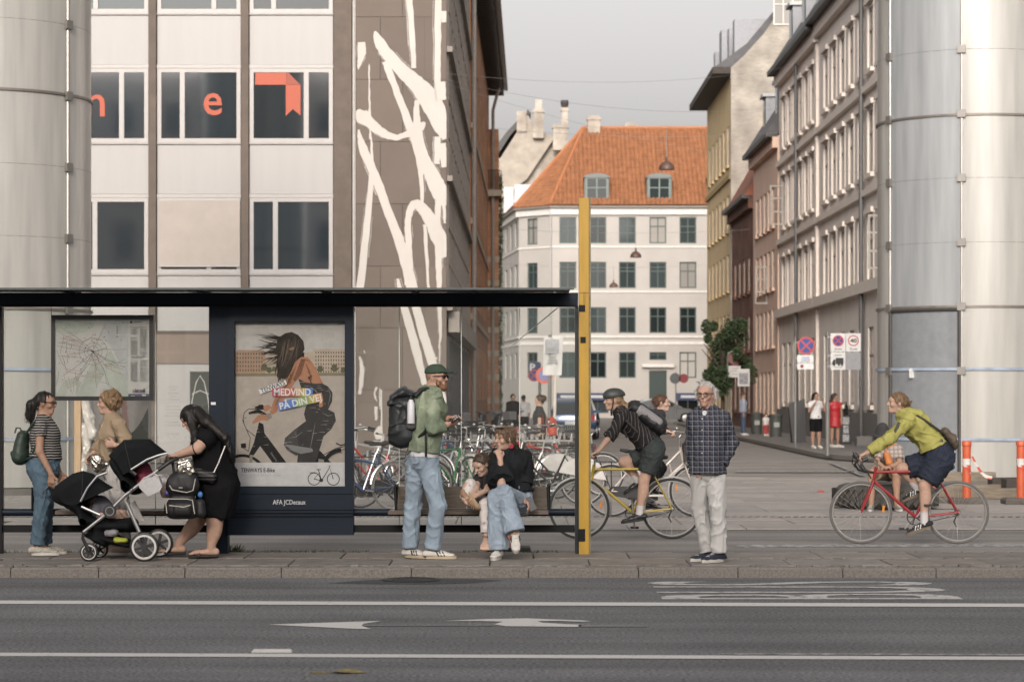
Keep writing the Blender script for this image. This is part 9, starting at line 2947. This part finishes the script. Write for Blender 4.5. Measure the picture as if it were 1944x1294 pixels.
def _tuft(g):
 for sg in (-1, 1): g.bone(a.hp(-.03, .03, .085 * sg), a.hp(-.01, -.03, .085 * sg), .028, .016, .02)
 for k in range(5): g.bone(a.hp(-.03, .1, -.03 + .02 * k), a.hp(-.0 + .01 * k, .135 + .006 * (k % 3), -.02 + .03 * k), .01, .003, .01)
a.hair(HAIR['white'], _tuft, .006, (.045, .075), (.72, -.7), .006, seed=7)
a.glasses(False, mat('spectacle_brown', (.05, .035, .025), .4))
pk = SDF(); pk.ell(P(*o_(155, 420)[:2], YE - .145), (.05, .012, .06), None, 0)
bt = MB()
for zy in (300, 375, 450, 530): bt.ell(P(*o_(152, zy)[:2], YE - .168), (.006, .004, .006), 8, 5)
bt.build('shirt_buttons', mat('button_pearl', (.5, .5, .5), .4), a.root)
tw = SDF(); tw.bone(a.hp(.055, -.15, .0), a.hp(.07, -.22, .005), (.03, .012), (.012, .008), .01, a.R); tw.build('undershirt', mat('white_cotton', (.55, .55, .57)), a.root, .008)
# rider in the yellow hooded top on the red bicycle
YF = 26.1
f_ = lambda zx, zy, d=0.0: (1600 + zx / 4.175, 730 + zy / 4.175, d)
a = Person('cyclist in lime yellow hooded top and denim shorts riding the red bicycle', YF, dict(hd=f_(432, 150), nk=f_(480, 232), ch=f_(580, 325), wa=f_(690, 440), pv=f_(752, 535), sn=f_(520, 290, -.18), sf=f_(510, 285, .18), en=f_(365, 430, -.22), ef=f_(360, 430, .22), wn=f_(195, 540, -.21), wf=f_(190, 540, .21), hn=f_(775, 600, -.09), hf=f_(760, 600, .09), kn=f_(648, 800, -.11), kf=f_(465, 668, .1), an=f_(645, 1090, -.11), af=f_(600, 815, .11)),
     scaled(WF, 1.06), SKIN['light'], (-1, -.02, .06), H=.225)
a.hand('wn', (-.9, 0, -.35), (0, .15, -1), (-.2, 1, 0), .75, 1.0); a.hand('wf', (-.9, 0, -.35), (0, -.1, -1), (-.2, -1, 0), .75)
a.foot('an', (-.95, 0, -.3)); a.foot('af', (-.9, 0, -.4))
a.body(); a.face()
LIME = mat('lime_fleece', (.32, .305, .085), .85, var=.1, scale=5, bump=.12)
a.top('hooded_top', LIME, .03, 1.88, P(*f_(718, 495)[:2], YF), cuff=.01, wr=.012, seed=51, collar=True, wf=40)
hd2 = SDF(); hd2.bone(a.J['nk'] + V(.05, -.06, .02), a.J['nk'] + V(.15, -.03, -.01), (.1, .05), (.09, .045), .05, Y_); hd2.bone(a.J['nk'] + V(.02, 0, .01), a.J['nk'] + V(.16, 0, .0), (.11, .045), (.1, .05), .05, Y_)
hd2.build('hood', LIME, a.root, .01, .007, 45)
SDF().bone(P(*f_(448, 305)[:2], YF - .245), P(*f_(410, 380)[:2], YF - .26), (.012, .022), (.01, .02), .01, Y_).build('sleeve_patch', mat('patch_dark', (.03, .03, .03), .6), a.root, .008)
NAVD = DENIM('dark_denim', (.012, .018, .035))
a.trousers('shorts', NAVD, .034, .42, .026, .007, seed=52, hipe=.024, thigh=.02, k=.06, band=.8)
SOCK = mat('sock_white', (.52, .49, .5), .9)
for q, d in (('an', (-.95, 0, -.3)), ('af', (-.9, 0, -.4))):
 a.shoe(q, mat('black_suede', (.016, .016, .018), .8), mat('gum_sole_dark', (.16, .12, .085), .7), d, .28, stripes_=mat('stripe_white', (.55, .55, .54), .6))
 MB().tube([a.J[q] + V(0, 0, -.03), a.J[q] + (a.J['k' + q[1]] - a.J[q]).normalized() * .13], .044, 12).build('sock', SOCK, a.root, smooth=True)
def _bun(g):
 g.ell(a.hp(-.108, .012), (.034, .034, .036), None, .012)
 for k in range(5): g.bone(a.hp(-.115, .015), a.hp(-.14 - .006 * k, .01 + .016 * (k - 2), .01 * (k - 2)), .01, .004, .006)
a.hair(hairmat('hair_dark_blond', (.16, .1, .052)), _bun, .007, (.06, .052), (.8, -.6), .004)
MB().torus(a.hp(-.1, .012), a.F, .03, .012, 14, 6).build('hair_claw', mat('claw_brown', (.06, .02, .015), .4), a.root, smooth=True)
MB().torus(a.hp(.0, -.045, -.078) if a.R.y > 0 else a.hp(.0, -.045, .078), (0, 1, 0), .012, .002, 12, 5).build('earring', CHROME, a.root)
wb = thing('waist_bag', P(*f_(860, 430)[:2], YF), 'brown cross body bag on the back of the cyclist in yellow', 'bag')
WBM = mat('taupe_nylon', (.09, .068, .05), .7, var=.2, scale=8)
SDF().bone(P(*f_(815, 375)[:2], YF - .04), P(*f_(890, 470)[:2], YF - .04), (.09, .05), (.08, .045), .04, Y_).bone(P(*f_(870, 420)[:2], YF - .04), P(*f_(885, 505)[:2], YF - .04), (.07, .04), (.05, .02), .03, Y_).build('bag_body', WBM, wb, .0095, .01, 55)
MB().tube([P(*f_(500, 222)[:2], YF - .07), P(*f_(560, 225)[:2], YF - .12), P(*f_(650, 280)[:2], YF - .165), P(*f_(740, 345)[:2], YF - .16), P(*f_(810, 390)[:2], YF - .1)], .013, 6).build('strap', mat('strap_dark', (.025, .02, .017), .7), wb, smooth=True)
sdc = SDF(); sdc.bone(P(*f_(790, 680)[:2], YF), P(*f_(860, 650)[:2], YF), (.07, .04), (.09, .035), .03, Y_); sdc.build('saddle_bag', mat('blue_grey_cloth', (.06, .075, .09), .85), None, .012)
o = bpy.data.objects['saddle_bag']; tag(o, 'blue grey cloth wrapped over the saddle of the red bicycle', 'saddle cover')
# person in a hat sitting on the tyre
YT = 33.5
t_ = lambda zx, zy, d=0.0: (1600 + zx / 4.175, 730 + zy / 4.175, d)
a = Person('person in a bucket hat sitting on the tractor tyre', YT, dict(hd=t_(318, 405, -.05), nk=t_(350, 480, 0), ch=t_(370, 545, .05), wa=t_(380, 620, .15), pv=t_(375, 680, .25), sn=t_(300, 510, .0), sf=t_(440, 510, .05), en=t_(270, 610, -.1), ef=t_(450, 620, -.1), wn=t_(320, 650, -.25), wf=t_(360, 655, -.25), hn=t_(330, 690, .2), hf=t_(415, 690, .2), kn=t_(235, 700, -.3), kf=t_(425, 705, -.3), an=t_(225, 925, -.3), af=t_(428, 930, -.28)),
     scaled(WF, 1.0), SKIN['tan'], (-.3, -.9, -.35), H=.215, vox=.011)
a.hand('wn', (.8, -.3, 0), (0, 0, -1), (0, -1, 0), .8); a.hand('wf', (-.8, -.3, 0), (0, 0, -1), (0, -1, 0), .8)
a.foot('an', (-.2, -1, 0)); a.foot('af', (.1, -1, 0))
a.body(); a.face()
a.top('shirt', stripes('pale_check', (.38, .34, .31), (.2, .16, .15), .06, plaid=[('X', .06, .4, (.2, .16, .15), .6), ('Z', .06, .4, (.2, .16, .15), .6)]), .02, .75, P(*t_(378, 660)[:2], YT + .2), wr=.006, seed=61, cuff=.02)
a.trousers('shorts', mat('tan_shorts', (.2, .15, .1), .85), .02, .38, .02, .005, seed=62)
for q, d in (('an', (-.25, -1, 0)), ('af', (.15, -1, 0))): a.shoe(q, mat('trainer_grey', (.16, .15, .13), .8), WSOLE, d, .27)
ax = (a.R, a.F, a.U)
ht = SDF(); ht.bone(a.hp(0, .05), a.hp(0, .12), .092, .078, .02); ht.bone(a.hp(0, .035), a.hp(0, .05), .135, .1, .02)
ht.build('bucket_hat', mat('hat_charcoal', (.03, .03, .03), .85, var=.15), a.root, .01, .003, 50)
a.hair(HAIR['dark'], None, .004, (.05, .02), (.8, -.5), .002)
ob = thing('shoulder_bag', P(*t_(365, 590)[:2], YT - .2), 'orange tote bag held by the person on the tyre', 'bag')
SDF().bone(P(*t_(350, 560)[:2], YT - .12), P(*t_(370, 620)[:2], YT - .14), (.06, .05), (.07, .05), .03, Y_).build('bag_body', mat('orange_canvas', (.45, .16, .05), .85, var=.15), ob, .012, .008, 50)
MB().tube([P(*t_(345, 560)[:2], YT - .14), P(*t_(340, 500)[:2], YT - .12), P(*t_(420, 470)[:2], YT - .02)], .012, 6).build('strap', mat('orange_canvas', (.45, .16, .05)), ob)
def far_person(label, px, top, feet, Y, face, W, skin, shirt, lower, hairm, F, sleeve=.45, end=1.0, kind='trousers', long_hair=0.0, arms=None, shoe=None, vox=.017, shirt_hem=None, bun=False, bag=None, child=False):
 J = stand(px, top, feet, Y, face)
 hgt = (feet - top) / FPX * Y
 if arms:
  for k, (dx, dy, dz) in arms.items():
   J[k] = J['ch'] + V(dx, dy, dz)
 Wd = scaled(W, hgt / 1.68)
 a = Person(label, Y, J, Wd, skin, F, H=.215 * max(.8, hgt / 1.68), vox=vox)
 d = V(F); d.z = 0
 a.foot('an', d); a.foot('af', d)
 for q in 'nf':
  v = (J['w' + q] - J['e' + q]).normalized()
  a.hand('w' + q, v, -a.side if q == 'n' else a.side, d if abs(v.dot(d.normalized())) < .9 else V(0, 0, 1), .4, hgt / 1.68)
 a.body(); a.face()
 hem = shirt_hem or (J['pv'] + V(0, 0, .02))
 if kind == 'dress':
  a.top('dress', shirt, .014, 0, J['hn'] * .5 + J['hf'] * .5 - V(0, 0, .17), wr=.004, seed=1, vox=.017, flare=.015)
 else:
  if end > 0: a.trousers('trousers' if end > .6 else 'shorts', lower, .02, end, .01, .005, seed=2)
  a.top('shirt', shirt, .018, sleeve, hem, wr=.006, seed=3, vox=.017, cuff=.012)
 sm = shoe or WLEATHER
 for q in ('an', 'af'): a.shoe(q, sm, WSOLE, d, .26 * min(1, hgt / 1.6))
 def ex(g):
  if long_hair:
   for k in range(3):
    o = (k - 1) * .05
    g.bone(a.hp(-.06, .03, o), a.hp(-.1, -.05 - long_hair * .3, o), .05, .05, .03); g.bone(a.hp(-.1, -.05 - long_hair * .3, o), a.hp(-.11, -.05 - long_hair, o * .8), .05, .025, .03)
  if bun: g.ell(a.hp(-.1, .05), (.06, .06, .06), None, .03)
 a.hair(hairm, ex, .012, (.06, .045), (.8, -.6), .006, vox=.013)
 return a
WT = mat('white_tee', (.55, .54, .53), .85)
far_person('woman in white tee and black shorts standing by the far poles', 1549, 745, 851, 68.4, 0, WF, SKIN['tan'], WT, BLACKC, HAIR['black'], (.35, -1, 0), .6, .42, long_hair=.12, arms=dict(en=(-.2, -.12, -.12), wn=(-.06, -.26, .12), ef=(.24, -.1, -.1), wf=(.16, -.2, .2)))
far_person('woman in a short red dress with long dark hair by the cabinet', 1585, 747, 849, 69.6, 0, WF, SKIN['tan'], mat('red_satin', (.36, .016, .022), .5), None, HAIR['dark'], (.75, -.45, -.1), kind='dress', long_hair=.3)
far_person('man in pale blue shirt and jeans beyond the old man', 1411, 744, 826, 91, 1, WM, SKIN['tan'], mat('pale_blue_shirt', (.3, .34, .42), .85), DENIM('far_denim', (.05, .08, .13)), HAIR['auburn'], (1, -.1, -.15), 1.6, 1.0)
far_person('small child in white top and red trousers between the bins', 1454, 786, 830, 89, 0, WF, SKIN['light'], WT, mat('red_trousers', (.3, .05, .05), .85), HAIR['brown'], (.2, -1, 0), .5, 1.0)
a = far_person('woman with curly bun and red backpack walking left behind the shelter', 1024, 750, 902, 50, -1, WF, SKIN['light'], mat('charcoal_tee', (.03, .029, .03), .85), mat('olive_trousers', (.24, .21, .11), .85), HAIR['brown'], (-1, -.05, 0), .5, 1.0, bun=True, vox=.014)
rk = rucksack('rust red backpack on the woman walking behind the shelter', [(P(1047, 822, 50), P(1047, 800, 50), (.15, .13), (.13, .1))], None, mat('rust_red_nylon', (.38, .07, .04), .7, var=.25, scale=6), straps=[[P(1042, 795, 49.88), P(1030, 785, 49.84), P(1032, 815, 49.84)]], vox=.014, wr=.012)
far_person('dark haired person in black at the lane corner behind the shelter', 974, 748, 838, 80, 0, WM, SKIN['light'], BLACKC, BLACKC, HAIR['black'], (.3, -1, 0), 1.5, 1.0)
far_person('person in a white shirt and dark trousers seen from behind up the lane', 994, 750, 836, 84, 2, WM, SKIN['tan'], WT, BLACKC, HAIR['dark'], (.1, 1, 0), 1.2, 1.0)
